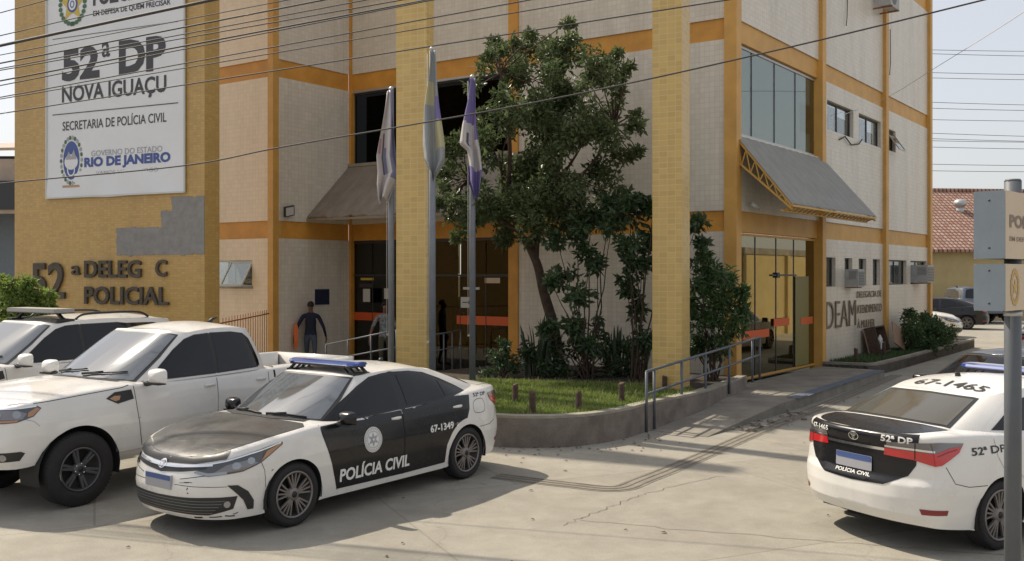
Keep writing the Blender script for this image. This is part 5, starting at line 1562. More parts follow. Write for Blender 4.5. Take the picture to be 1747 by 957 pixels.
def make_sedan(label, loc, rz, paint, door_mat, hood_mat, trunk_mat, police=None, group=None, rear_detail=True, name='police_car', cat='car', lightbar=True, glass=None, rimstyle='twin'):
    s = SED
    root = thing(name, label, cat, loc, rz, group)
    mb = MB()
    shell(s, mb, paint, SED_W, .352, .318)
    g = M['gap']
    # shut lines
    for mp, fl in ((s.S, True), (s.Rr, False)):
        ribbon(mb, [(1.01, .955), (.988, .86), (.895, .60), (.825, .40), (.785, .262)], .010, mp, g, .0015, flip=fl); ribbon(mb, [(-.204, .985), (-.20, .7), (-.206, .258)], .03, mp, g, .0015, flip=fl)
        if fl: ribbon(mb, smooth_poly([(-1.50, .80), (-1.50, .93), (-1.68, .945), (-1.70, .80)], 5), .006, mp, g, .0015, closed=True, flip=fl)
        ribbon(mb, [(1.76, .74), (1.71, .62), (1.695, .45)], .005, mp, g, .0015, flip=fl)
    body = mb.build('body', root)
    # hood
    m = MB()
    hood = [(2.309, -.99), (2.309, .99), (2.22, .99), (2.05, .965), (1.80, .96), (1.45, .965), (1.16, .97), (1.10, .86), (1.20, .45), (1.235, 0), (1.20, -.45), (1.10, -.86), (1.16, -.97), (1.45, -.965), (1.80, -.96), (2.05, -.965), (2.22, -.99)]
    patch(m, hood, s.topx, hood_mat, .04, .05, off=.004)
    patch(m, [(-.80, .752), (-.45, .702), (0, .684), (.45, .702), (.80, .752), (.86, .84), (.45, .82), (0, .80), (-.45, .82), (-.86, .84)], lambda a, z: s.P(a, min(z, s.zt(s._c(abs(a))[0]) - .001)), hood_mat, .03, .015, off=.005)
    nose_normals(s, m)
    m.build('hood', root)
    # black cowl strip with wipers
    m = MB(); patch(m, [(1.05, -.80), (1.21, -.40), (1.235, 0), (1.21, .40), (1.05, .80), (.98, .78), (1.12, .35), (1.15, 0), (1.12, -.35), (.98, -.78)], s.topx, M['black_plastic'], .04, .05, off=.008)
    m.build('cowl_panel', root)
    # windscreen, rear window
    m = MB(); patch(m, [(-.93, .03), (.93, .03), (.94, .5), (.90, .96), (0, .97), (-.90, .96), (-.94, .5)], s.G, M['black_plastic'], .03, .06, off=.003)
    patch(m, [(-.88, .07), (.88, .07), (.89, .5), (.86, .92), (0, .93), (-.86, .92), (-.89, .5)], s.G, M['windshield'], .03, .06, off=.006)
    m.build('windshield', root)
    m = MB(); patch(m, [(2.14, .06), (3.86, .06), (3.86, .92), (3, .95), (2.14, .92)], s.G, M['black_plastic'], .03, .06, off=.003)
    patch(m, [(2.20, .10), (3.80, .10), (3.80, .86), (3, .89), (2.20, .86)], s.G, M['rear_glass'], .03, .06, off=.006)
    m.build('rear_window', root)
    # doors: lower skins and window frames
    zwin = lambda x: .975 - .035 * x
    lo_f = [(1.00, .94), (.985, .86), (.90, .60), (.83, .40), (.79, .27), (-.20, .262), (-.195, .7), (-.20, .985), (.4, .965)]
    arch = arc_pts(-1.35, .318, .43, 22, 88, 10)
    lo_r = [(-.212, .262), (-.93, .27)] + arch + [(-1.395, .85), (-1.42, 1.02), (-1.2, 1.028), (-.212, .985)]
    fr_f = [(.93, .945), (.60, 1.13), (.30, 1.275), (.09, 1.355), (-.10, 1.378), (-.235, 1.384), (-.222, .98), (.3, .96)]
    fr_r = [(-.235, .98), (-.248, 1.384), (-.55, 1.372), (-.80, 1.335), (-1.05, 1.245), (-1.30, 1.135), (-1.46, 1.055), (-1.42, 1.02), (-1.0, 1.0)]
    gl_f = [(.70, .995), (.46, 1.155), (.24, 1.268), (.05, 1.335), (-.14, 1.350), (-.19, 1.348), (-.175, 1.012), (.3, .99)]
    gl_r = [(-.315, 1.016), (-.31, 1.345), (-.55, 1.335), (-.78, 1.300), (-.93, 1.248), (-.97, 1.045), (-.7, 1.025)]
    gl_q = [(-.995, 1.048), (-.965, 1.232), (-1.12, 1.165), (-1.30, 1.085), (-1.34, 1.068)]
    for sg in (1, -1):
        fS = (lambda x, z: s.S(x, z)) if sg > 0 else (lambda x, z: s.Rr(x, z))
        fG = (lambda x, z: s.Gs(x, z)) if sg > 0 else (lambda x, z: Vector((1, -1, 1)) * s.Gs(x, z))
        fl = sg > 0
        for lo, fr, gls, hx in ((lo_f, fr_f, [gl_f], (-.02, -.17)), (lo_r, fr_r, [gl_r, gl_q], (-1.08, -1.24))):
            d = MB()
            patch(d, lo, fS, door_mat, .04, .03, off=.004, flip=fl)
            patch(d, fr, fG, door_mat if door_mat is not paint else M['black_plastic'], .04, .04, off=.005, flip=fl)
            o = d.build('door', root)
            w = MB()
            for gl in gls: patch(w, gl, fG, glass or M['auto_glass'], .05, .05, off=.009, flip=fl)
            w.build('window', o)
            handle(o, fS, hx[0], hx[1], .895 if lo is lo_f else .905, M['car_white2'] if paint is not M['car_dark'] else paint, fl)
        b = MB(); patch(b, [(-.205, .975), (-.275, .975), (-.275, 1.388), (-.205, 1.388)], fG, M['black_plastic'], .05, .05, off=.0045, flip=fl); b.build('door_pillar', root)
        make_mirror(root, .70, .945, 1.0, sg, M['car_door_black'] if police else paint)
    # wheels
    for xw in SED_W:
        for sg in (1, -1): make_wheel(root, xw, sg * .862, .318, .318, .205, .228, rimstyle, sg, M['rim'])
    # front: grilles, lamps, fog pods, plate
    m = MB()
    low = [(-.62, .232), (.62, .232), (.86, .285), (.90, .405), (.60, .405), (.30, .395), (0, .390), (-.30, .395), (-.60, .405), (-.90, .405), (-.86, .285)]
    patch(m, low, s.P, M['black_plastic'], .03, .03, off=.004)
    for k in range(5):
        z = .256 + .028 * k; ribbon(m, [(-.66 - .03 * k, z), (.66 + .03 * k, z)], .006, s.P, M['ac_grey'], .008)
    m.build('lower_grille', root)
    m = MB()
    up = [(-.60, .665), (-.30, .625), (0, .600), (.30, .625), (.60, .665), (.60, .690), (.30, .668), (0, .66), (-.30, .668), (-.60, .690)]
    patch(m, up, s.P, M['black_plastic'], .03, .02, off=.004)
    ribbon(m, [(-.66, .700), (-.3, .672), (0, .660), (.3, .672), (.66, .700)], .022, s.P, M['chrome'], .010)
    oval_badge(m, 0, .668, .056, s.P, .016)
    m.build('upper_grille', root)
    for sg in (1, -1):
        m = MB()
        f = (lambda a, z: s.P(a, z)) if sg > 0 else (lambda a, z: s.P(-a, z)); fl = sg < 0
        hl = [(.46, .628), (.62, .598), (.95, .632), (1.12, .69), (1.38, .835), (1.385, .862), (1.22, .838), (1.0, .79), (.78, .742), (.60, .705)]
        patch(m, hl, f, M['lamp_dark'], .025, .025, off=.004, flip=fl)
        ribbon(m, [(.48, .636), (.62, .616), (.80, .632)], .026, f, M['lamp_clear'], .008, flip=fl)
        patch(m, [(.66, .625), (.96, .645), (1.10, .70), (1.0, .735), (.80, .70)], f, M['lamp_smoke'], .02, .02, off=.006, flip=fl)
        patch(m, ellipse(.89, .688, .042, .034, 18), f, M['lamp_clear'], .02, .02, off=.008, flip=fl)
        patch(m, ellipse(1.03, .724, .038, .032, 18), f, M['lamp_clear'], .02, .02, off=.008, flip=fl)
        patch(m, [(1.12, .705), (1.18, .738), (1.365, .838), (1.36, .852), (1.20, .80)], f, M['lamp_amber'], .02, .02, off=.009, flip=fl)
        ribbon(m, [(.55, .690), (.78, .732), (1.02, .785), (1.36, .856)], .012, f, M['chrome'], .010, flip=fl)
        m.build('headlight', root)
        m = MB()
        pod = [(.80, .515), (.90, .51), (1.00, .44), (1.06, .345), (1.06, .262), (1.0, .262), (.955, .36), (.89, .43)]
        patch(m, pod, f, M['black_plastic'], .02, .02, off=.006, flip=fl)
        patch(m, ellipse(.80, .335, .032, .032, 16), f, M['lamp_clear'], .02, .02, off=.012, flip=fl)
        m.build('fog_light_pod', root)
        ribbon_mb = MB(); ribbon(ribbon_mb, [(.24, .505), (.8, .502)], .005, f, M['gap'], .0015, flip=fl)
        ribbon_mb.build('bumper_seam', root); ribbon_mb = MB()
        ribbon(ribbon_mb, [(.30, .560), (.55, .60), (.95, .640), (1.06, .672)], .006, f, M['gap'], .0015, flip=fl)
        ribbon_mb.build('bumper_seam', root)
    m = MB(); m.box(2.285, 2.312, -.205, .205, .452, .585, M['plate']); m.box(2.3125, 2.3145, -.200, .200, .535, .582, M['plate_blue'])
    m.build('number_plate', root)
    # rear
    m = MB()
    tr = [(-.56, .70), (-.34, .60), (0, .585), (.34, .60), (.56, .70), (.63, .80), (.66, 1.10), (.3, 1.10), (0, 1.10), (-.3, 1.10), (-.66, 1.10), (-.63, .80)]
    patch(m, [(s.A + a, z) for a, z in tr], lambda a, z: s.P(a, min(z, s.zt(s._c(min(a, 2 * s.A - a))[0]) - .001)), trunk_mat, .03, .03, off=.004)
    deck = [(-2.314, -.99), (-2.314, .99), (-2.24, .95), (-2.15, .88), (-1.82, .86), (-1.86, .5), (-1.90, 0), (-1.86, -.5), (-1.82, -.86), (-2.15, -.88), (-2.24, -.95)]
    patch(m, deck, s.topx, trunk_mat, .04, .05, off=.004)
    tl = m.build('trunk_lid', root)
    for sg in (1, -1):
        m = MB()
        f = (lambda a, z: s.P(s.A + a, z)) if sg > 0 else (lambda a, z: s.P(s.A - a, z)); fl = sg < 0
        # a grows to the car's right (sg > 0) / left
        UP = .115; lens = [(.33, .865), (.60, .850), (.80, .805), (.86, .815), (1.04, .92), (1.10, 1.0), (.85, 1.012), (.62, 1.0), (.36, .985)]
        patch(m, lens, f, M['lamp_smoke'], .02, .02, off=.006, flip=fl)
        red = [(.33, .865), (.60, .850), (.80, .805), (.86, .815), (1.04, .92), (1.075, .975), (.95, .962), (.80, .915), (.62, .922), (.34, .93)]
        patch(m, red, f, M['lamp_red'], .02, .02, off=.010, flip=fl)
        ribbon(m, [(.34, .945), (.62, .94), (.80, .930)], .018, f, M['chrome'], .013, flip=fl)
        ribbon(m, [(.62, .853), (.62, .998)], .008, f, M['gap'], .013, flip=fl)
        ribbon(m, [(.82, .89), (.93, .93), (1.02, .948)], .008, f, M['reflector_red'], .013, flip=fl)
        m.build('tail_light', root)
        m = MB(); patch(m, [(.68, .375), (.91, .375), (.92, .42), (.66, .425)], f, M['reflector_red'], .03, .03, off=.005, flip=fl)
        m.build('reflector', root)
        m = MB(); ribbon(m, [(.90, .80), (.98, .655), (1.12, .62), (1.35, .615)], .006, f, M['gap'], .0015, flip=fl)
        m.build('bumper_seam', root)
    m = MB()
    fR = lambda a, z: s.P(s.A + a, z)
    patch(m, [(-.34, .90), (.34, .90), (.34, .925), (-.34, .925)], fR, M['chrome'], .03, .03, off=.016)
    patch(m, rrect(-.21, .21, .690, .825, .01), fR, M['plate'], .05, .05, off=.014)
    patch(m, rrect(-.205, .205, .772, .822, .01), fR, M['plate_blue'], .05, .05, off=.017)
    m.build('rear_number_plate', root)
    m = MB(); oval_badge(m, 0, .99, .058, fR, .010); m.build('badge', tl)
    m = MB(); m.tube([(-.62, .10, 1.43), (-.63, .10, 1.475), (-.66, .10, 1.485)], [.034, .026, .010], M['black_plastic'], 10); m.build('antenna_base', root)
    # wipers
    for y0, y1 in ((.15, .62), (-.45, .08)):
        pts = []
        for k in range(7):
            u = k / 6; y = y0 + (y1 - y0) * u
            p = s.G(.0 + (abs(y) / .80) * .93 * (1 if y >= 0 else -1), .075 + .03 * math.sin(u * 3)); pts.append(p + Vector((.012, 0, .014)))
        wiper(root, pts)
    if lightbar:
        light_bar(root, .14, 1.428)
    return root

def police_marks_front(root):
    s = SED; body = [c for c in root.children if c.name.startswith('body')][0]
    doors = [c for c in root.children if c.name.startswith('door') and not c.name.startswith('door_')]
    m = MB(); text_patch(m, 'POLÍCIA CIVIL', .76, -.30, .335, .505, s.S, M['decal_white'], off=.0075, bold=.03, su=.05, flip=True)
    crest(m, .29, .715, .135, s.S, .0075, True, M['decal_white'], M['ink_grey'])
    m.build('door_lettering', doors[0])
    m = MB(); text_patch(m, '67-1349', -.64, -1.06, .66, .745, s.S, M['decal_white'], off=.0075, bold=.03, su=.05, flip=True)
    m.build('door_lettering', doors[1])
    m = MB(); text_patch(m, '52ª DP', -1.50, -1.76, .985, 1.03, s.S, M['decal_black'], off=.003, bold=.02, su=.05, flip=True)
    m.build('fender_lettering', body)
    m = MB(); r = random.Random(4)      # scuffs on the bumper corner
    for a, z, da, dz, w in ((.62, .212, .13, .006, .010), (.78, .222, .10, -.008, .012), (.45, .205, .10, .004, .016), (.86, .232, .05, .014, .008), (.40, .47, .012, .02, .010), (.41, .445, .014, -.008, .010), (.36, .535, .10, .004, .005), (1.24, .60, .02, .012, .008), (.30, .525, .12, .01, .004)):
        ribbon(m, [(a, z), (a + da * .5, z + dz * .4 + r.uniform(-.004, .004)), (a + da, z + dz)], w, s.P, M['gap'], .002)
    tag(m.build('bumper_scuffs', body), kind=None)

def police_marks_rear(root):
    s = SED; body = [c for c in root.children if c.name.startswith('body')][0]
    tl = [c for c in root.children if c.name.startswith('trunk_lid')][0]
    fR = lambda a, z: s.P(s.A + a, z)
    m = MB()
    text_patch(m, '52ª DP', .30, .60, .985, 1.04, fR, M['decal_white'], off=.008, bold=.03, su=.05)
    m.build('trunk_lettering', tl); m = MB()
    text_patch(m, '67-1465', -.61, -.33, .99, 1.035, fR, M['decal_white'], off=.008, bold=.03, su=.05)
    m.build('trunk_lettering', tl); m = MB()
    text_patch(m, 'POLÍCIA CIVIL', -.20, .20, .638, .678, fR, M['decal_white'], off=.008, bold=.02, su=.05)
    m.build('trunk_lettering', tl)
    m = MB()
    mp = lambda a, b: s.roof(2.0 - b, -a) if False else Vector((b, -a, 0)) + Vector((0, 0, roof_z(s, b, -a)))
    text_patch(m, '67-1465', -.36, .42, -1.0, -.84, mp, M['decal_black'], off=.008, bold=.01, su=.05)
    m.build('roof_lettering', body)
    m = MB(); text_patch(m, '52ª DP', -1.74, -1.28, .885, .955, s.Rr, M['decal_black'], off=.0055, bold=.02, su=.05, flip=False)
    m.build('fender_lettering', body)

def roof_z(s, x, y):
    ps = np.linspace(1, 2.0, 60); xs = np.array([s.fr(p)[0] for p in ps])
    p = float(np.interp(x, xs[::-1], ps[::-1])); r = s.fr(p)
    t = y / r[1]
    return float(r[2] + s.roof_crown * (1 - t * t) * s.rg(x))

# ---------------------------------------------------------------- pickup and sport utility car
LIFT = 0.07
def truck_shape(suv=False):
    plan = [(2.52, 0), (2.505, .3), (2.45, .58), (2.33, .77), (2.08, .875), (1.6, .922), (.8, .93), (-1, .93), (-2, .925), (-2.62, .905), (-2.76, .86), (-2.815, .70), (-2.83, .35), (-2.835, 0)]
    zt = [(2.54, 1.03), (2.3, 1.075), (2.0, 1.115), (1.6, 1.155), (1.0, 1.185), (.5, 1.175), (0, 1.175), (-1, 1.19), (-1.5, 1.20), (-2.0, 1.205), (-2.84, 1.215)]
    zb = [(2.54, .42), (2.2, .42), (2.0, .45), (1.1, .44), (-1.1, .46), (-2.2, .55), (-2.84, .60)]
    df = [(.40, .08), (.48, .03), (.56, .0), (.68, .0), (.74, .03), (.80, .045), (.95, .07), (1.03, .12), (1.15, .2)]
    ds = [(.40, .07), (.48, .045), (.60, .02), (.75, .0), (.88, .004), (.97, .014), (1.08, .034), (1.2, .06)]
    dr = [(.5, .05), (.62, .0), (.72, .01), (.76, .05), (1.0, .05), (1.22, .05)]
    crown = [(2.5, .02), (2.1, .045), (1.3, .06), (.8, .04), (-2.8, .01)]
    base = [(0, 1.16, 0, 1.20), (.4, 1.10, .36, 1.195), (.75, .97, .66, 1.18), (1, .80, .82, 1.165), (1.15, .5, .862, 1.165), (1.4, 0, .872, 1.17), (1.7, -.62, .868, 1.182), (1.88, -.90, .85, 1.188), (2, -1.05, .80, 1.19), (2.3, -1.13, .62, 1.19), (2.65, -1.15, .3, 1.19), (3, -1.155, 0, 1.19)]
    roof = [(0, .26, 0, 1.745), (.4, .25, .33, 1.745), (.75, .18, .56, 1.735), (1, .04, .652, 1.715), (1.15, -.12, .668, 1.735), (1.4, -.35, .672, 1.75), (1.7, -.66, .664, 1.745), (1.88, -.83, .65, 1.73), (2, -.91, .62, 1.715), (2.3, -.97, .48, 1.72), (2.65, -.99, .25, 1.72), (3, -.995, 0, 1.72)]
    if suv:
        base[6:] = [(1.7, -1.1, .865, 1.19), (1.88, -1.75, .845, 1.20), (2, -2.05, .79, 1.205), (2.3, -2.15, .62, 1.21), (2.65, -2.18, .3, 1.21), (3, -2.19, 0, 1.21)]
        roof[6:] = [(1.7, -.95, .664, 1.755), (1.88, -1.6, .645, 1.735), (2, -1.80, .61, 1.715), (2.3, -1.87, .48, 1.72), (2.65, -1.89, .25, 1.72), (3, -1.895, 0, 1.72)]
    up = lambda T: [(a, z + LIFT) for a, z in T]; dz = lambda T: [(z + LIFT, d) for z, d in T]; u4 = lambda T: [(p, x, y, z + LIFT) for p, x, y, z in T]
    return CarShape(plan, up(zt), up(zb), dz(df), dz(ds), dz(dr), crown, u4(base), u4(roof), roof_crown=.065, rr=.045)

def make_truck(label, loc, rz, paint, name, cat, suv=False, group=None):
    s0 = truck_shape(suv)
    W = (1.61, -1.61); ra, zw = .47, .40
    class Lifted:
        pass
    s = Lifted(); s.__dict__.update(A=s0.A, a=s0.a, topx=s0.topx, G=s0.G, edge=s0.edge)
    s.S = lambda x, z: s0.S(x, z + LIFT); s.Rr = lambda x, z: s0.Rr(x, z + LIFT); s.P = lambda a, z: s0.P(a, z + LIFT); s.Gs = lambda x, z: s0.Gs(x, z + LIFT)
    root = thing(name, label, cat, loc, rz, group)
    mb = MB(); g = M['gap']
    bed0 = s.a(-1.20)
    shell(s0, mb, paint, W, ra, zw, top_rng=None if suv else (0, bed0))
    if not suv:
        # bed: rails, inner walls, floor, tailgate top
        n = 30
        for sg in (1, -1):
            vs = []; fs = []
            for i in range(n + 1):
                x = -1.20 + (-2.76 + 1.20) * i / n; e = s.edge(s.a(x))
                for yy, zz in ((e.y, e.z), (e.y - .02, e.z + .012), (e.y - .085, e.z + .012), (e.y - .10, e.z - .02), (e.y - .11, .85)): vs.append((e.x if True else x, sg * yy, zz))
            for i in range(n):
                for j in range(4): fs.append((i * 5 + j, i * 5 + j + 1, (i + 1) * 5 + j + 1, (i + 1) * 5 + j))
            mb.add(vs, fs, paint, False)
        mb.box(-2.76, -1.20, -.82, .82, .83, .87, M['black_plastic'])
        mb.box(-2.79, -2.72, -.80, .80, .85, 1.292, paint)
        mb.box(-1.22, -1.17, -.82, .82, .85, 1.25, paint)
    for mp, fl in ((s.S, True), (s.Rr, False)):
        ribbon(mb, [(.95, 1.16), (.93, .9), (.88, .62), (.84, .47)], .008, mp, g, .0015, flip=fl)
        ribbon(mb, [(-.22, 1.175), (-.20, .8), (-.19, .48)], .008, mp, g, .0015, flip=fl)
        ribbon(mb, [(-1.06, 1.18), (-1.05, .95), (-1.14, .75)], .008, mp, g, .0015, flip=fl)
        if not suv: ribbon(mb, [(-1.165, 1.19), (-1.165, .5)], .03, mp, g, .0015, flip=fl)
        ribbon(mb, [(.93, .80), (0, .79), (-1.05, .80)], .006, mp, M['ink_grey'], .0012, flip=fl)
        # hood side shut line and bumper seam
        ribbon(mb, [(2.10, 1.085), (1.9, 1.10), (1.5, 1.13), (1.10, 1.155), (1.0, 1.175)], .007, mp, g, .0015, flip=fl)
        ribbon(mb, [(2.18, .93), (2.10, .905), (2.05, .85)], .006, mp, M['ink_grey'], .0015, flip=fl)
    body = mb.build('body', root)
    m = MB(); patch(m, [(1.02, -.80), (1.17, -.40), (1.195, 0), (1.17, .40), (1.02, .80), (.95, .78), (1.08, .35), (1.11, 0), (1.08, -.35), (.95, -.78)], s.topx, M['black_plastic'], .04, .05, off=.006)
    m.build('cowl_panel', root)
    m = MB(); patch(m, [(-.93, .03), (.93, .03), (.94, .5), (.90, .95), (0, .965), (-.90, .95), (-.94, .5)], s.G, M['black_plastic'], .03, .06, off=.003)
    patch(m, [(-.885, .06), (.885, .06), (.895, .5), (.87, .92), (0, .935), (-.87, .92), (-.895, .5)], s.G, M['windshield'], .03, .06, off=.006)
    m.build('windshield', root)
    m = MB(); patch(m, [(2.14, .10), (3.86, .10), (3.86, .90), (3, .92), (2.14, .90)], s.G, M['rear_glass'], .03, .06, off=.005)
    m.build('rear_window', root)
    gf = [(.71, 1.205), (.50, 1.37), (.30, 1.52), (.12, 1.63), (-.02, 1.672), (-.215, 1.684), (-.205, 1.215)]
    gr = [(-.265, 1.215), (-.275, 1.685), (-.60, 1.682), (-.78, 1.655), (-.86, 1.585), (-.95, 1.31), (-.95, 1.255), (-.90, 1.235)]
    if suv: gr = [(-.265, 1.215), (-.275, 1.685), (-.85, 1.69), (-1.02, 1.67), (-1.06, 1.24)]
    gq = [(-1.13, 1.245), (-1.09, 1.672), (-1.5, 1.665), (-1.70, 1.62), (-1.85, 1.30)]
    frm = [(.86, 1.172), (.56, 1.375), (.33, 1.555), (.14, 1.665), (-.02, 1.702), (-.235, 1.708), (-.232, 1.19)]
    for sg in (1, -1):
        fS = (lambda x, z: s.S(x, z)) if sg > 0 else (lambda x, z: s.Rr(x, z))
        fG = (lambda x, z: s.Gs(x, z)) if sg > 0 else (lambda x, z: Vector((1, -1, 1)) * s.Gs(x, z))
        fl = sg > 0
        lows = ([(.925, 1.145), (.90, .9), (.865, .62), (.835, .50), (-.18, .51), (-.20, .8), (-.212, 1.15)], [(-.228, 1.15), (-.21, .8), (-.195, .51), (-1.0, .52), (-1.12, .75), (-1.04, .95), (-1.045, 1.16)])
        for i, (lo, gls, hx) in enumerate(((lows[0], [gf], (-.02, -.18)), (lows[1], [gr] + ([gq] if suv else []), (-.84, -1.0)))):
            d = MB(); patch(d, lo, fS, paint, .05, .04, off=.003, flip=fl); o = d.build('door', root)
            w = MB()
            for gl in gls:
                c = np.mean(np.array(gl), 0)
                patch(w, [tuple(c + (np.array(p) - c) * np.array((1.05, 1.06))) for p in gl], fG, M['black_plastic'], .05, .05, off=.003, flip=fl)
                patch(w, gl, fG, M['auto_glass'], .05, .05, off=.006, flip=fl)
            if i == 0: patch(w, [(-.17, 1.205), (-.31, 1.205), (-.32, 1.69), (-.18, 1.69)], fG, M['black_plastic'], .05, .05, off=.004, flip=fl)
            elif suv: patch(w, [(-1.0, 1.225), (-1.2, 1.23), (-1.15, 1.68), (-1.0, 1.68)], fG, M['black_plastic'], .05, .05, off=.004, flip=fl)
            w.build('window', o)
            handle(o, fS, hx[0], hx[1], 1.065, paint, fl)
        make_mirror(root, .74, 1.07, 1.33, sg, M['car_white2'], 1.22)
        # vent with amber repeater behind the wheel arch
        v = MB()
        vent = [(1.31, 1.055), (1.20, 1.115), (.985, 1.125), (.965, 1.02), (1.17, .985)]
        patch(v, vent, fS, M['black_plastic'], .04, .04, off=.006, flip=fl)
        patch(v, [(1.27, 1.05), (1.21, 1.075), (1.13, 1.07), (1.15, 1.025), (1.20, 1.015)], fS, M['lamp_amber'], .04, .04, off=.009, flip=fl)
        v.build('fender_vent', root)
        h = MB()
        f = (lambda a, z: s.P(a, z)) if sg > 0 else (lambda a, z: s.P(-a, z)); fr_ = sg < 0
        patch(h, [(.46, .89), (.62, .885), (.90, .905), (1.06, .955), (1.14, 1.035), (1.10, 1.062), (.85, 1.045), (.62, 1.03), (.47, 1.02)], f, M['lamp_dark'], .03, .03, off=.005, flip=fr_)
        patch(h, [(.50, .93), (.95, .935), (1.0, .99), (.9, 1.03), (.5, 1.01)], f, M['lamp_smoke'], .03, .03, off=.007, flip=fr_)
        patch(h, ellipse(.67, .97, .055, .042, 18), f, M['lamp_clear'], .03, .03, off=.009, flip=fr_)
        patch(h, ellipse(.90, .985, .042, .036, 18), f, M['lamp_clear'], .03, .03, off=.009, flip=fr_)
        patch(h, [(.50, .893), (.90, .912), (.92, .932), (.50, .915)], f, M['lamp_amber'], .03, .03, off=.009, flip=fr_)
        patch(h, [(1.0, .955), (1.05, .962), (1.125, 1.03), (1.09, 1.045), (1.01, 1.0)], f, M['lamp_amber'], .03, .03, off=.009, flip=fr_)
        ribbon(h, [(.48, 1.02), (.75, 1.035), (1.09, 1.058)], .014, f, M['chrome'], .011, flip=fr_)
        h.build('headlight', root)
        q = MB(); patch(q, [(.60, .50), (.93, .51), (.98, .585), (.94, .605), (.66, .60)], f, M['black_plastic'], .03, .03, off=.005, flip=fr_)
        patch(q, ellipse(.76, .55, .04, .035, 14), f, M['lamp_clear'], .03, .03, off=.009, flip=fr_)
        q.build('fog_light_pod', root)
        t = MB(); ft = (lambda a, z: s.P(s.A + a, z)) if sg > 0 else (lambda a, z: s.P(s.A - a, z))
        patch(t, [(.74, .85), (1.0, .85), (1.02, 1.15), (.74, 1.15)], ft, M['lamp_red'], .03, .03, off=.008, flip=sg < 0); t.build('tail_light', root)
    m = MB()
    patch(m, [(-.45, .78), (.45, .78), (.44, 1.0), (0, 1.02), (-.44, 1.0)], s.P, M['black_plastic'], .03, .03, off=.004)
    for z in (.85, .92): ribbon(m, [(-.44, z), (.44, z)], .035, s.P, M['chrome'], .009)
    m.build('grille', root)
    m = MB(); patch(m, [(-.50, .50), (.50, .50), (.46, .62), (-.46, .62)], s.P, M['black_plastic'], .03, .03, off=.004); m.build('lower_grille', root)
    m = MB(); m.box(2.515, 2.535, -.2, .2, .70, .83, M['plate']); m.build('number_plate', root)
    for xw in W:
        for sg in (1, -1): make_wheel(root, xw, sg * .915, .400, .400, .275, .232, 'six', sg, M['rim_dull'])
    for y0, y1 in ((.10, .66), (-.50, .08)):
        pts = []
        for k in range(7):
            u = k / 6; y = y0 + (y1 - y0) * u
            p = s.G((abs(y) / .84) * .93 * (1 if y >= 0 else -1), .09 + .10 * u); pts.append(p + Vector((.014, 0, .016)))
        wiper(root, pts)
    m = MB()
    if suv:
        for sg in (1, -1):
            m = MB(); pts = [(-.25, sg * .60, 1.835), (-.38, sg * .60, 1.905), (-.8, sg * .595, 1.920), (-1.3, sg * .585, 1.910), (-1.5, sg * .575, 1.835)]
            m.tube(smooth_poly(pts, 5, False), .019, M['black_plastic'], 8); m.build('roof_rail', root)
        b = MB()
        b.box(-.22, .10, -.62, .62, 1.935, 1.995, M['board_grey']); b.box(-.225, .105, -.625, .625, 1.925, 1.937, M['black_plastic'])
        o = b.build('light_bar', root)
        for sg in (1, -1):
            b = MB(); b.bar((-.06, sg * .45, 1.930), (-.06, sg * .60, 1.835), .05, .03, M['black_plastic']); b.box(-.20, .08, *sorted((sg * .52, sg * .66)), 1.815, 1.845, M['black_plastic'])
            b.build('bar_bracket', o)
    else:
        m.tube([(-.80, .0, 1.83), (-.88, 0, 1.90), (-.96, 0, 1.915)], [.04, .02, .006], M['black_plastic'], 8); m.build('antenna_fin', root)
    return root
# ---------------------------------------------------------------- vehicles in the lot
def recolour(root, src, dst, only=None):
    """give a copied car its own meshes with swapped paints"""
    for o in root.children_recursive:
        if o.type != 'MESH': continue
        if only and o.name.split('.')[0] not in only: continue
        if not any(m in src for m in o.data.materials): continue
        o.data = o.data.copy()
        for i, m in enumerate(o.data.materials):
            if m in src: o.data.materials[i] = dst[src.index(m)]

def kids(root, nm): return [c for c in root.children if c.name.split('.')[0] == nm]

car1 = make_sedan('police saloon with black doors lettered POLÍCIA CIVIL and a dusty black bonnet', (-2.04, 10.89, 0), R(233.6), M['car_white'], M['car_door_black'], M['car_black'], M['car_white'], police={'front': True}, cat='police car')
car2 = copy_thing(car1, (5.20, 9.9, 0), R(28.9), 'police saloon seen from behind, black boot lid lettered 52ª DP, beside the sign post')
recolour(car2, [M['car_white'], M['car_door_black'], M['car_black']], [M['car_white2'], M['car_white2'], M['car_white2']], ('body', 'door', 'hood'))
recolour(car2, [M['car_white']], [M['car_door_black']], ('trunk_lid',))
dark_car = copy_thing(car1, (6.95, 13.0, 0), R(207), 'black car parked close behind the white police saloon, only its roof and windscreen showing')
dark_car.name = 'parked_car'; dark_car['category'] = 'car'
recolour(dark_car, [M['car_white'], M['car_door_black'], M['car_black'], M['car_white2']], [M['car_dark']] * 4)
for c in kids(dark_car, 'light_bar'):
    for q in list(c.children): bpy.data.objects.remove(q)
    bpy.data.objects.remove(c)
recolour(dark_car, [M['windshield']], [M['auto_glass']])
def far_car(nm, label, loc, rz, paint):
    c = copy_thing(dark_car, loc, R(rz), label); c.name = nm
    recolour(c, [M['car_dark']], [paint]); return c
far_car('parked_car', 'black saloon with a red tail light parked at the far corner of the building', (19.6, 43.6, 0), 157, M['car_dark'])
far_car('parked_car', 'white car with its front showing past the bush at the corner of the building', (15.9, 38.4, 0), -28, M['car_white2'])
far_car('parked_car', 'white car by the yellow boundary wall, seen only mirrored in the bronze glass', (14.75, 25.1, 0), 52, M['car_white2'])
police_marks_front(car1)
police_marks_rear(car2)
truck = make_truck('white double cab pickup with an open bed, parked beside the police saloon', (-4.53, 11.95, 0), R(237), M['car_white'], 'pickup_truck', 'pickup')
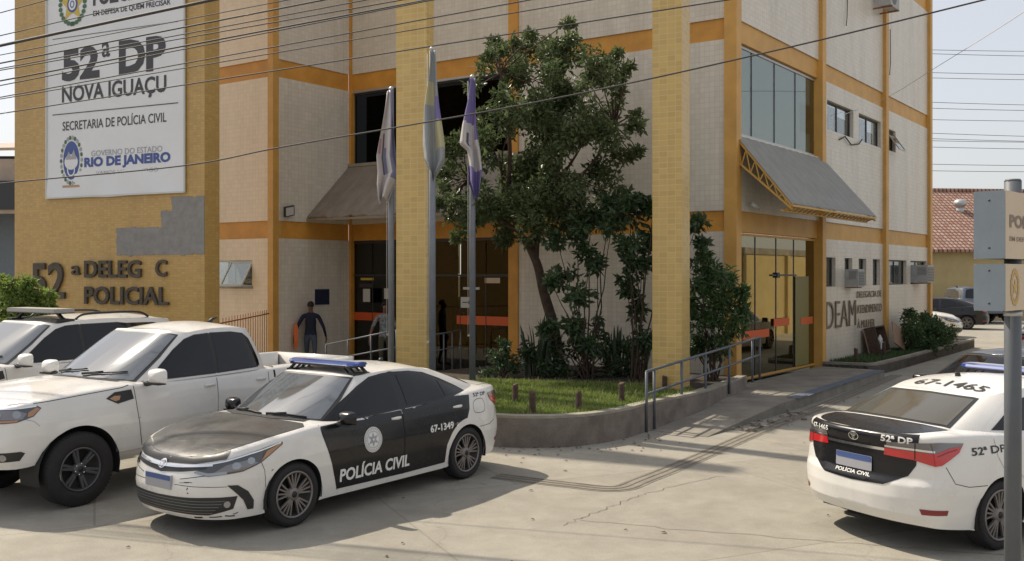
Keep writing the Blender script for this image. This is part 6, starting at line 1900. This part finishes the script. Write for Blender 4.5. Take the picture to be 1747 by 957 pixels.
suv = make_truck('white sport utility car with black roof rails and a flat light board on its roof', (-7.1, 14.0, 0), R(237), M['car_white'], 'sport_utility_car', 'car', suv=True)
blue = copy_thing(truck, (23.6, 48.2, 0), R(12), 'slate blue pickup parked against the yellow house at the back of the lot'); recolour(blue, [M['car_white'], M['car_white2']], [M['car_blue']] * 2)
# whip aerial on the black car
m = MB(); m.tube([(-.35, .0, 1.45), (-.36, 0, 1.49)], [.05, .04], M['black_plastic'], 10); m.tube([(-.36, 0, 1.48), (-.62, -.05, 1.75), (-.78, -.08, 1.95)], [.008, .006, .004], M['black_plastic'], 5)
m.build('whip_aerial', dark_car)
# ================================================================ air conditioners, lamps, plaques
def window_ac(label, x, z0, z1, w, dep, grp='window air conditioners on the side wall'):
    r = thing('window_air_conditioner', label, 'air conditioner', tuple(FR.w(x, 0, z0)), FR.a, grp); h = z1 - z0
    m = MB(); m.box(0, w, -dep, .12, 0, h, M['ac_white']); m.build('casing', r)
    m = MB()
    for i in range(9): m.box(.04, w - .04, -dep - .012, -dep + .002, .05 + (h - .1) * i / 9, .05 + (h - .1) * (i + .55) / 9, M['ac_grey'])
    m.build('rear_grille', r)
    m = MB()
    for i in range(7): m.box(-.006, .002, -dep + .05, -dep * .3, h * (.45 + .065 * i), h * (.475 + .065 * i), M['ac_grey'])
    m.build('side_louvre', r)
    m = MB(); m.box(.0, w, -dep * .8, -.01, -.03, -.004, M['rust_bar']); m.build('bracket', r)
a = FR.hit(1441, None, -.3); zz = FR.hit(1450, 490)[1]
window_ac('boxy window air conditioner in the second small ground floor window', W1[1][0] + .0, z10 - .02, z10 + .46, .52, .36)
window_ac('boxy window air conditioner in the last ground floor window near the corner', W1[5][0] + .25, z10 + .05, z10 + .62, .80, .46)
r = thing('condenser_unit', 'split air conditioner condenser high on the third floor of the side wall', 'air conditioner', tuple(FR.w(FR.hit(1488), -.1, FR.hit(1490, 14)[1])), FR.a)
m = MB(); m.box(0, .85, -.42, -.12, 0, .58, M['ac_white']); m.build('casing', r)
m = MB(); m.lathe([(.23, -.425), (.21, -.435), (.19, -.425), (.12, -.432), (.05, -.432), (0, -.43)], M['ac_grey'], 24, lambda p: (p[0] + .33, p[1], p[2] + .29)); m.build('fan_grille', r)
m = MB(); m.bar((.1, -.44, -.02), (.1, .1, -.02), .04, .04, M['rust_bar']); m.bar((.75, -.44, -.02), (.75, .1, -.02), .04, .04, M['rust_bar']); m.build('bracket', r)
m = MB(); x = FR.hit(1443); z = FR.hit(1443, 30)[1]
m.tube([(x, -.03, z + 1.2), (x + .04, -.03, z + .4), (x - .02, -.04, z), (x - .12, -.05, z - .25)], .012, M['wire'], 5); m.tube([(FR.hit(1517), -.03, z + .5), (FR.hit(1517) + .03, -.03, z - .5), (FR.hit(1516), -.03, z - .9)], .012, M['wire'], 5)
x = FR.hit(1430); z = zz0; m.tube([(x, -.03, z - .18), (x + .4, -.05, z - .05), (x + .9, -.05, z - .22), (x + 1.6, -.04, z - .12), (x + 1.9, -.03, z + .05)], .018, M['wire'], 5)
tag(m.build('loose_cables', None, FR), 'loose black cables hanging on the upper side wall', 'cable')
# floodlight and plaque on the recess side wall
x, z = FS.hit(488, 361)
r = thing('floodlight', 'small square floodlight tilted on the recess wall beside the brown awning', 'lamp', tuple(FS.w(x, -.15, z)), FS.a)
m = MB(); rot = Matrix.Rotation(R(-12), 3, 'Y') @ Matrix.Rotation(R(14), 3, 'X'); q = lambda p: tuple(rot @ Vector(p))
m.box(-.15, .15, .0, .06, -.13, .13, M['dark_frame'], q); m.build('housing', r)
m = MB(); m.box(-.125, .125, -.006, -.001, -.105, .105, M['paper'], q); m.build('lens', r)
m = MB(); m.bar((0, .05, -.1), (0, .15, -.12), .03, .03, M['dark_frame']); m.build('bracket', r)
x0, z0 = FS.hit(537, 520); x1, z1 = FS.hit(561, 493)
m = MB(); m.box(x0, x1, -.025, -.003, z0, z1, M['blue_plaque']); m.box(x0 + .03, x1 - .03, -.029, -.0255, z0 + .03, z1 - .03, M['shirt_navy']); tag(m.build('wall_plaque', None, FS), 'dark blue square plaque on the recess wall above the walking man', 'plaque')
x, z = FR.hit(1275, 353)
r = thing('security_camera', 'small white security camera under the grey side awning', 'camera', tuple(FR.w(x, -.0, z)), FR.a)
m = MB(); m.tube([(0, 0, .05), (.02, -.14, .04)], .018, M['paper'], 8); m.build('arm', r)
m = MB(); m.tube([(-.12, -.16, .05), (.16, -.20, -.02)], .05, M['paper'], 10); m.tube([(.16, -.20, -.02), (.17, -.201, -.022)], .038, M['dark_frame'], 10); m.build('camera_body', r)

# discarded boards leaning in the side bed
o = FR.w(8.35, -.25, .24)
r = thing('broken_cabinet', 'brown broken cabinet with white papers inside, leaning on the side wall', 'cabinet', tuple(o), FR.a)
m = MB(); t = Matrix.Rotation(R(-14), 3, 'X'); q = lambda p: tuple(t @ Vector(p))
q0_ = q; q = lambda p: q0_((p[0] * .8, p[1] * .8, p[2] * .72)); m.box(0, 1.15, -.04, 0, 0, 1.05, M['cardboard'], q); m.box(0, .05, -.42, -.042, 0, 1.05, M['wood'], q); m.box(1.1, 1.15, -.42, -.042, 0, 1.05, M['wood'], q); m.box(.052, 1.098, -.42, -.042, 0, .05, M['wood'], q); m.box(.052, 1.098, -.42, -.042, 1.0, 1.05, M['wood'], q); m.build('carcass', r)
m = MB(); m.box(.25, .55, -.38, -.34, .25, .62, M['paper'], lambda p: q(Matrix.Rotation(R(20), 3, 'Y') @ Vector(p))); m.box(.5, .85, -.38, -.33, .10, .32, M['paper'], lambda p: q(Matrix.Rotation(R(-30), 3, 'Y') @ Vector(p))); m.build('papers', r)
m = MB(); t2 = Matrix.Rotation(R(-10), 3, 'X') @ Matrix.Rotation(R(18), 3, 'Y'); m.box(0, 1.0, -.03, .0, 0, .62, M['cardboard'], lambda p: tuple(t2 @ Vector(p) + Vector((1.05, -.35, .32))))
o2 = m.build('leaning_board', None, FR); o2.location = o; tag(o2, 'reddish brown board leaning beside the broken cabinet', 'board')

# ================================================================ people
def person(label, loc, rz, joints, mats, seed=0):
    """one continuous skin body; joints: dict name -> (pos, radius), bones list; colours by region"""
    names = list(joints['p']); P = [joints['p'][n][0] for n in names]; Rr_ = [joints['p'][n][1] for n in names]
    E_ = [(names.index(a), names.index(b)) for a, b in joints['e']]
    me = bpy.data.meshes.new('body'); me.from_pydata(P, E_, []); ob = bpy.data.objects.new('body', me); COL.objects.link(ob)
    sk = ob.modifiers.new('skin', 'SKIN'); sk.use_smooth_shade = True
    for i, v in enumerate(me.skin_vertices[0].data): v.radius = Rr_[i] if isinstance(Rr_[i], tuple) else (Rr_[i], Rr_[i]); v.use_root = (names[i] == 'pelvis')
    ob.modifiers.new('sub', 'SUBSURF').levels = 2
    bpy.context.view_layer.update()
    dg = bpy.context.evaluated_depsgraph_get(); m2 = bpy.data.meshes.new_from_object(ob.evaluated_get(dg)); bpy.data.objects.remove(ob)
    ks = list(mats); m2.materials.clear()
    for k in ks: m2.materials.append(M[k])
    for f in m2.polygons: f.material_index = ks.index(joints['col'](f.center)); f.use_smooth = True
    root = thing('person', label, 'person', loc, rz)
    b = bpy.data.objects.new('body', m2); COL.objects.link(b); b.parent = root
    hd = Vector(joints['p']['head'][0]); h = MB()
    n, k = 16, 9; vs = []
    for i in range(k + 1):
        t = math.pi * .62 * i / k
        for j in range(n):
            a = 2 * math.pi * j / n; rr = math.sin(t); cut = 1.0
            vs.append((hd.x + .088 * rr * math.cos(a) , hd.y - .018 + .108 * rr * math.sin(a) * (1 if math.sin(a) < 0 else .82), hd.z + .035 + .102 * math.cos(t)))
    h.add(vs, [(i * n + j, i * n + (j + 1) % n, (i + 1) * n + (j + 1) % n, (i + 1) * n + j) for i in range(k) for j in range(n) if not (i > 4 and 2 <= j <= 6)], M['hair'], True); h.build('hair', root, recalc=True)
    f = MB()
    for sx in (-1, 1): f.lathe([(0, .018), (.011, .012), (.013, 0), (.0, -.01)], M['decal_white'], 8, lambda p, sx=sx: (hd.x + sx * .032 + p[0], hd.y + .083 + p[1], hd.z + .012 + p[2] * .7))
    f.build('eyes', root)
    return root, b
def figure(stride=.22, arm=(.32, .1), bend=.0, face=1, woman=False):
    """standing/walking figure facing +y"""
    s = .9 if woman else 1.0
    p = {'pelvis': ((0, 0, .95), (.145 * (1.06 if woman else 1), .105)), 'waist': ((0, .0, 1.10), (.135 * s, .095)), 'chest': ((0, -.01, 1.30), (.165 * s, .11)), 'upper': ((0, -.01, 1.43), (.13 * s, .085)), 'neck': ((0, .0, 1.51), .052), 'jaw': ((0, .025, 1.585), (.062, .075)), 'head': ((0, .01, 1.66), (.076, .094)), 'crown': ((0, .0, 1.73), (.055, .068)), 'nose': ((0, .105, 1.645), .012)}
    e = [('pelvis', 'waist'), ('waist', 'chest'), ('chest', 'upper'), ('upper', 'neck'), ('neck', 'jaw'), ('jaw', 'head'), ('head', 'crown'), ('head', 'nose')]
    for sd, sg, st in (('l', -1, stride), ('r', 1, -stride)):
        ao = arm[0 if sg < 0 else 1]
        p.update({sd + 'hip': ((sg * .095, 0, .90), .088), sd + 'knee': ((sg * .10, st * .55 + .03, .50), .058), sd + 'ankle': ((sg * .10, st * 1.15 - .03, .09), .040), sd + 'toe': ((sg * .115, st * 1.15 + .15, .035), (.042, .030)),
                  sd + 'sh': ((sg * .185 * s, -.01, 1.42), .062), sd + 'elb': ((sg * (.23 + ao * .35) * s, -.04, 1.14), .044), sd + 'wri': ((sg * (.24 + ao * .55) * s, .06 - st * .3, .90), .029), sd + 'palm': ((sg * (.245 + ao * .58) * s, .075 - st * .33, .83), (.034, .018))})
        e += [('pelvis', sd + 'hip'), (sd + 'hip', sd + 'knee'), (sd + 'knee', sd + 'ankle'), (sd + 'ankle', sd + 'toe'), ('upper', sd + 'sh'), (sd + 'sh', sd + 'elb'), (sd + 'elb', sd + 'wri'), (sd + 'wri', sd + 'palm')]
        px, py, pz = p[sd + 'palm'][0]
        for k, (dx, L_) in enumerate(((-.024, .075), (-.008, .085), (.008, .08), (.022, .062))):
            p[sd + 'f%da' % k] = ((px + dx * .5, py + .012 + dx, pz - .045), .009); p[sd + 'f%db' % k] = ((px + dx * .6 - sg * .012, py + .02 + dx * 1.15, pz - .045 - L_), .007)
            e += [(sd + 'palm', sd + 'f%da' % k), (sd + 'f%da' % k, sd + 'f%db' % k)]
        p[sd + 'ta'] = ((px - sg * .006, py + .045, pz + .005), .010); p[sd + 'tb'] = ((px - sg * .012, py + .062, pz - .045), .008); e += [(sd + 'palm', sd + 'ta'), (sd + 'ta', sd + 'tb')]
    return p, e
def clothes(top, bottom, skin, sleeve=.90, hem=.93, leg=.10, shoe='black_plastic'):
    def col(c):
        if c.z < .075: return shoe
        if c.z > 1.50: return skin
        if abs(c.x) > .20 and c.z < sleeve: return skin
        if c.z > hem or (abs(c.x) > .20 and c.z > .6): return top
        return bottom if c.z > leg else skin
    return col
gz = 0.02
p, e = figure(.20, (.30, .26))
x, y, _ = at_depth(530, 520, 24.0)
man, mb_ = person('man in a dark navy long sleeved shirt and jeans walking away along the recess', (x, y, gz), R(12), {'p': p, 'e': e, 'col': clothes('shirt_navy', 'jeans', 'skin', .87)}, ('shirt_navy', 'jeans', 'skin', 'black_plastic'))
m = MB(); hp = p['lpalm'][0]
prof = [(-.03, 1.25), (.05, 1.27), (.085, 1.15), (.08, .85), (.06, .62), (-.05, .60), (-.075, .85), (-.07, 1.12)]
m.prism([(a, b) for a, b in prof], -.05, .05, M['orange_bag'], lambda q: (q[0] * .75 + hp[0] + .05 + .012 * math.sin(q[1] * 9), q[2] * (1.2 - .3 * math.sin(q[1] * 5)) + hp[1] - .05, q[1] - .03)); o = m.build('orange_cloth', None, None, recalc=True)
o.location = (x, y, gz); o.rotation_euler = (0, 0, R(12)); tag(o, 'orange folded cloth hanging from the left hand of the man in navy', 'cloth')
p, e = figure(.05, (.15, .25))
x, y, _ = at_depth(657, 520, 23.4)
person('person in a black and white printed shirt and dark trousers behind the left flagpole', (x, y, .02), R(190), {'p': p, 'e': e, 'col': clothes('shirt_print', 'shorts_green', 'skin', 1.18)}, ('shirt_print', 'shorts_green', 'skin', 'black_plastic'))
p, e = figure(.04, (.2, .3), woman=True)
pw = FF.w(FF.hit(766), .5)
person('woman in a pale shirt and dark shorts standing just behind the entrance glass', (pw.x, pw.y, .14), R(160), {'p': p, 'e': e, 'col': clothes('shirt_dimmed', 'trousers_dark', 'skin_light', 1.18, .95, .60)}, ('shirt_dimmed', 'trousers_dark', 'skin_light', 'black_plastic'))

# ================================================================ sign post at the right edge
Ys = 6.4
c = at_depth(1728, 600, 6.76)
post = thing('sign_post', 'round grey steel post carrying two box signs at the right edge', 'sign post', (c.x, c.y, 0))
m = MB(); m.tube([(0, 0, 0), (0, 0, 3.17)], .057, M['post_grey'], 20); m.tube([(0, 0, 3.17), (0, 0, 3.185)], [.058, .05], M['post_grey'], 20); m.build('pole', post)
m = MB(); m.tube([(0, 0, 2.20), (0, 0, 2.235)], .062, M['alu'], 20); m.build('collar', post)
def box_sign(label, vt, vb, txt):
    fl = at_depth(1714.5, (vt + vb) / 2, Ys); d1 = Vector((-.71, .70, 0)).normalized()
    k = (1661 - UC) / FPX; t = (k * fl.y - fl.x) / (d1.x - k * d1.y); fr = Frame((fl.x, fl.y), (.70, .71)); dep = t; print('sign depth', dep)
    z1 = HC - (vt - VH) / FPX * Ys; z0 = HC - (vb - VH) / FPX * Ys
    r = thing('box_sign', label, 'sign', (fl.x, fl.y, z0)); h = z1 - z0
    nrm = Vector((-fr.d[1], fr.d[0]))
    m = MB(); W_ = 1.55; P = rrect(0, dep, 0, h, .018, 3)
    for x0, x1, mm in ((0, .012, M['sign_grey']),): m.prism(P, x0, x1, mm, lambda p: (p[2], p[0], p[1]))
    m.box(.012, W_, .0, .008, .0, h, M['sign_face']); m.box(.012, W_, dep - .008, dep, 0, h, M['sign_face']); m.box(.012, W_, .008, dep - .008, h - .012, h, M['sign_grey']); m.box(.012, W_, .008, dep - .008, 0, .012, M['sign_grey'])
    o = m.build('cabinet', r, fr, recalc=True); o.location = (0, 0, 0)
    m = MB()
    for zz_ in (h * .16, h * .86): m.lathe([(.010, -.006), (.008, .0), (0, .001)], M['dark_frame'], 10, lambda p, zz_=zz_: (-.001 - p[1] * .5, dep * .5 + p[0], zz_ + p[2]))
    m.build('rivet', o)
    m = MB(); fm = lambda a, b: (a, -.003, b)
    for t_, x0, x1, za, zb, mt_, bo in txt:
        if t_ == '*':
            patch(m, ring(x0, h * za, zb * 1.0, zb * 1.35, .018, 28), fm, mt_, .5, .5, off=0); patch(m, star(x0, h * za, zb * .8, zb * .34, 5), fm, mt_, .5, .5, off=0)
            for i in range(18):
                a = 2 * math.pi * i / 18; patch(m, ellipse(x0 + zb * 1.15 * math.cos(a), h * za + zb * 1.5 * math.sin(a), .018, .022, 6), fm, mt_, .5, .5, off=0)
        else: text_patch(m, t_, x0, x1, h * za, h * zb, fm, mt_, off=0, bold=bo)
    m.build('print', o)
    return r
M['sign_ink'] = mat('faded_sign_ink', (.22, .16, .12), .6); M['sign_gold'] = mat('faded_gold_ink', (.50, .33, .12), .6)
box_sign('upper box sign on the grey post, starting POL on its cream face', 324, 441, [('POLÍCIA CIVIL', .095, 1.45, .46, .70, M['sign_ink'], .04), ('EM DEFESA DE QUEM PRECISAR', .095, 1.45, .25, .33, M['sign_ink'], .01)])
box_sign('lower box sign on the grey post with a faded gold crest', 450, 531, [('*', .21, 0, .5, .075, M['sign_gold'], 0)])

# ================================================================ neighbours
# house with a clay tile roof behind the lot
hx = at_depth(1570, 468, 52); hd = Vector((1, .12, 0)).normalized(); hf = Frame((hx.x, hx.y), (hd.x, hd.y))
M['clay_tile'] = None
def clay():
    m, nt, p, N, L = _nt('clay_roof_tiles'); tc = N.new('ShaderNodeTexCoord'); sp = N.new('ShaderNodeSeparateXYZ'); L.new(tc.outputs['Object'], sp.inputs[0])
    cb = N.new('ShaderNodeCombineXYZ'); L.new(sp.outputs[0], cb.inputs[0]); L.new(sp.outputs[1], cb.inputs[1])
    br = N.new('ShaderNodeTexBrick'); br.inputs['Scale'].default_value = 1; br.inputs['Brick Width'].default_value = .26; br.inputs['Row Height'].default_value = .30; br.inputs['Mortar Size'].default_value = .045; br.inputs['Mortar Smooth'].default_value = .6; br.offset = .0
    br.inputs['Color1'].default_value = (.30, .15, .105, 1); br.inputs['Color2'].default_value = (.42, .27, .21, 1); br.inputs['Mortar'].default_value = (.10, .055, .045, 1)
    L.new(cb.outputs[0], br.inputs['Vector']); L.new(br.outputs['Color'], p.inputs['Base Color']); p.inputs['Roughness'].default_value = .9
    b = N.new('ShaderNodeBump'); b.invert = True; b.inputs['Distance'].default_value = .06; L.new(br.outputs['Fac'], b.inputs['Height']); L.new(b.outputs[0], p.inputs['Normal'])
    return m
M['clay_tile'] = clay()
house = thing('house', 'yellow walled house with a red clay tile roof behind the parked cars', 'house', (hx.x, hx.y, 0))
ze = HC - (421 - VH) / FPX * 52; zr_ = HC - (324 - VH) / FPX * 58
m = MB(); m.box(-6, 12, 0, 12, 0, ze - .05, M['yellow_wall']); m.build('wall', house, hf)
m = MB(); m.add([(-6.4, -.5, ze - .15), (12.4, -.5, ze - .15), (12.4, 6, zr_), (-6.4, 6, zr_), (-6.4, 12.5, ze - .15), (12.4, 12.5, ze - .15), (-6.4, -.5, ze - .30), (12.4, -.5, ze - .30), (12.4, 12.5, ze - .3), (-6.4, 12.5, ze - .3)], [(0, 1, 2, 3), (3, 2, 5, 4), (6, 7, 1, 0), (6, 0, 3, 4, 9), (7, 8, 5, 2, 1), (6, 9, 8, 7), (4, 5, 8, 9)], M['clay_tile'])
rf = m.build('roof', house, hf)
m = MB(); m.tube([(-6.4, 6, zr_ + .03), (12.4, 6, zr_ + .03)], .13, M['clay_tile'], 8); m.build('ridge', rf)
x = hf.hit(1638, None, 3.6); z = ze - .15 + (3.6 + .5) / 6.5 * (zr_ - ze + .15)
vt = thing('roof_turbine', 'round metal ventilator on the clay tile roof', 'ventilator', tuple(hf.w(x, 3.6, z)))
m = MB(); m.tube([(0, 0, -.2), (0, 0, .22)], .23, M['alu'], 14); m.build('neck', vt)
m = MB(); k = [(.22, .22), (.34, .30), (.39, .45), (.33, .60), (.15, .70), (0, .72)]; m.lathe(k, M['alu'], 18, lambda p: (p[0], p[2], p[1])); m.build('turbine_head', vt, recalc=True)
# boundary wall across the driveway (outside the picture; it is what the bronze glass mirrors)
bw = thing('boundary_wall', 'yellow rendered boundary wall across the driveway with a dirty grey top', 'wall', (16.7, 24.4, 0)); bf = Frame((16.7, 24.4), (.613, .79))
m = MB(); m.box(-4, 12, -.1, .1, 0, 3.3, M['yellow_wall']); m.build('wall_face', bw, bf)
m = MB(); m.box(-4, 12, -.13, .13, 3.3, 3.55, M['concrete']); m.build('wall_top', bw, bf)
for xx in (-3.8, 0, 4.5, 9):
    m = MB(); m.box(xx - .15, xx + .15, .102, .25, 0, 3.28, M['yellow_wall']); m.build('pier', bw, bf)
# shed beyond the left edge of the sign wall
sx = at_depth(-40, 468, 33); sh = thing('shed', 'open shed with a beige sloping roof beyond the left edge of the sign wall', 'shed', (sx.x, sx.y, 0)); sf = Frame((sx.x, sx.y), (1, 0))
m = MB(); m.add([(-9, -.3, 6.75), (3, -.3, 6.95), (3, 5, 7.9), (-9, 5, 7.7), (-9, -.3, 6.65), (3, -.3, 6.85), (3, 5, 7.8), (-9, 5, 7.6)], [(0, 1, 2, 3), (7, 6, 5, 4), (0, 4, 5, 1), (1, 5, 6, 2), (2, 6, 7, 3), (3, 7, 4, 0)], M['bg_beige']); m.build('roof', sh, sf)
m = MB(); m.box(-9, 2.9, .3, .4, 5.5, 6.7, M['dark_frame']); m.build('roof_gap', sh, sf)
m = MB(); m.box(-9, 2.95, -.1, .1, 5.75, 6.55, M['bg_beige']); m.build('cladding', sh, sf)
m = MB(); m.box(-9, 2.9, -.7, .25, 4.75, 5.73, M['dark_frame']); m.build('lintel', sh, sf)
m = MB(); m.box(-9, 2.9, -.6, -.5, 4.6, 4.74, M['bg_beige']); m.build('trim', sh, sf)
m = MB(); m.box(-9, 2.85, 1.0, 1.1, 0, 4.7, M['sign_grey']); m.build('back_wall', sh, sf)
for xx in (-3, -.6, .75, 2.2):
    m = MB(); m.box(xx - .07, xx + .07, -.6, -.45, 0, 4.58, M['steel_grey']); m.build('post', sh, sf)

# ================================================================ overhead wires
def wire(name, label, pts, rad, mt, grp, sag=.12):
    P = [Vector(p) for p in pts]; m = MB(); Q = []
    n = 26
    a, b = P[0], P[-1]
    if len(P) == 2:
        for i in range(n + 1): k = i / n; Q.append(a.lerp(b, k) - Vector((0, 0, 4 * sag * k * (1 - k))))
    else: Q = [Vector(p) for p in smooth_poly([tuple(p) for p in P], 8, False)]
    m.tube(Q, rad, mt, 5); o = m.build(name); return tag(o, label, 'cable', grp)
GW = 'overhead cables crossing above the lot'
# through the photo's left edge (v0) and another point further right
WL = [((0, 22), (80, 0), .007), ((0, 61), (380, -28), .007), ((0, 78), (362, 0), .020), ((0, 94), (480, 2), .006), ((0, 108), (480, 14), .010), ((0, 117), (480, 27), .007), ((0, 120), (480, 36), .007), ((0, 138), (480, 47), .010), ((0, 146), (480, 51), .007), ((0, 166), (903, 0), .007), ((0, 169), (1008, 0), .006), ((0, 194), (1240, 0), .007)]
for i, ((u0, v0), (u1, v1), rd) in enumerate(WL):
    sl = (v1 - v0) / (u1 - u0); ue = 1900; ya, yb = 12.5 - .1 * i, 8.8 - .08 * i
    A = at_depth(-250, v0 - 250 * sl, ya); B = at_depth(ue, v0 + ue * sl, yb)
    lb = 'thick black cable bundle crossing the top of the banner' if rd > .015 else 'black overhead cable crossing above the banner'
    wire('overhead_cable', lb, [A, B], rd, M['wire'], None if rd > .015 else GW, .0)
lo = [(-120, 331), (0, 313), (310, 283), (480, 251), (735, 207), (900, 177), (1120, 132), (1400, 68), (1690, -3), (1850, -42)]
wire('overhead_cable', 'single long cable crossing the flags and the tree', [at_depth(u, v, 12.3 - (u + 120) / 1970 * 3.4) for u, v in lo], .009, M['wire'], None)
wire('drop_cable', 'thin pale drop cable running down to the side wall windows', [at_depth(1850, -60, 12), at_depth(1747, 20, 14), at_depth(1592, 118, 24), tuple(FR.w(FR.hit(1511), -.13, FR.hit(1511, 164)[1])), tuple(FR.w(FR.hit(1436), -.06, FR.hit(1436, 196)[1]))], .007, M['paper'], None)
for v, dv in ((84, 2), (91, 4), (123, 3), (132, 3), (174, 5), (184, 4), (203, 2), (227, 6), (236, 5), (239, 2), (250, 3), (279, 2), (290, 1)):
    wire('distant_cable', 'thin distant power line in the pale sky right of the building', [at_depth(1500, v - dv * .6, 75), at_depth(2000, v + dv * 1.6, 78)], .022, M['wire_far'], 'distant power lines in the sky')
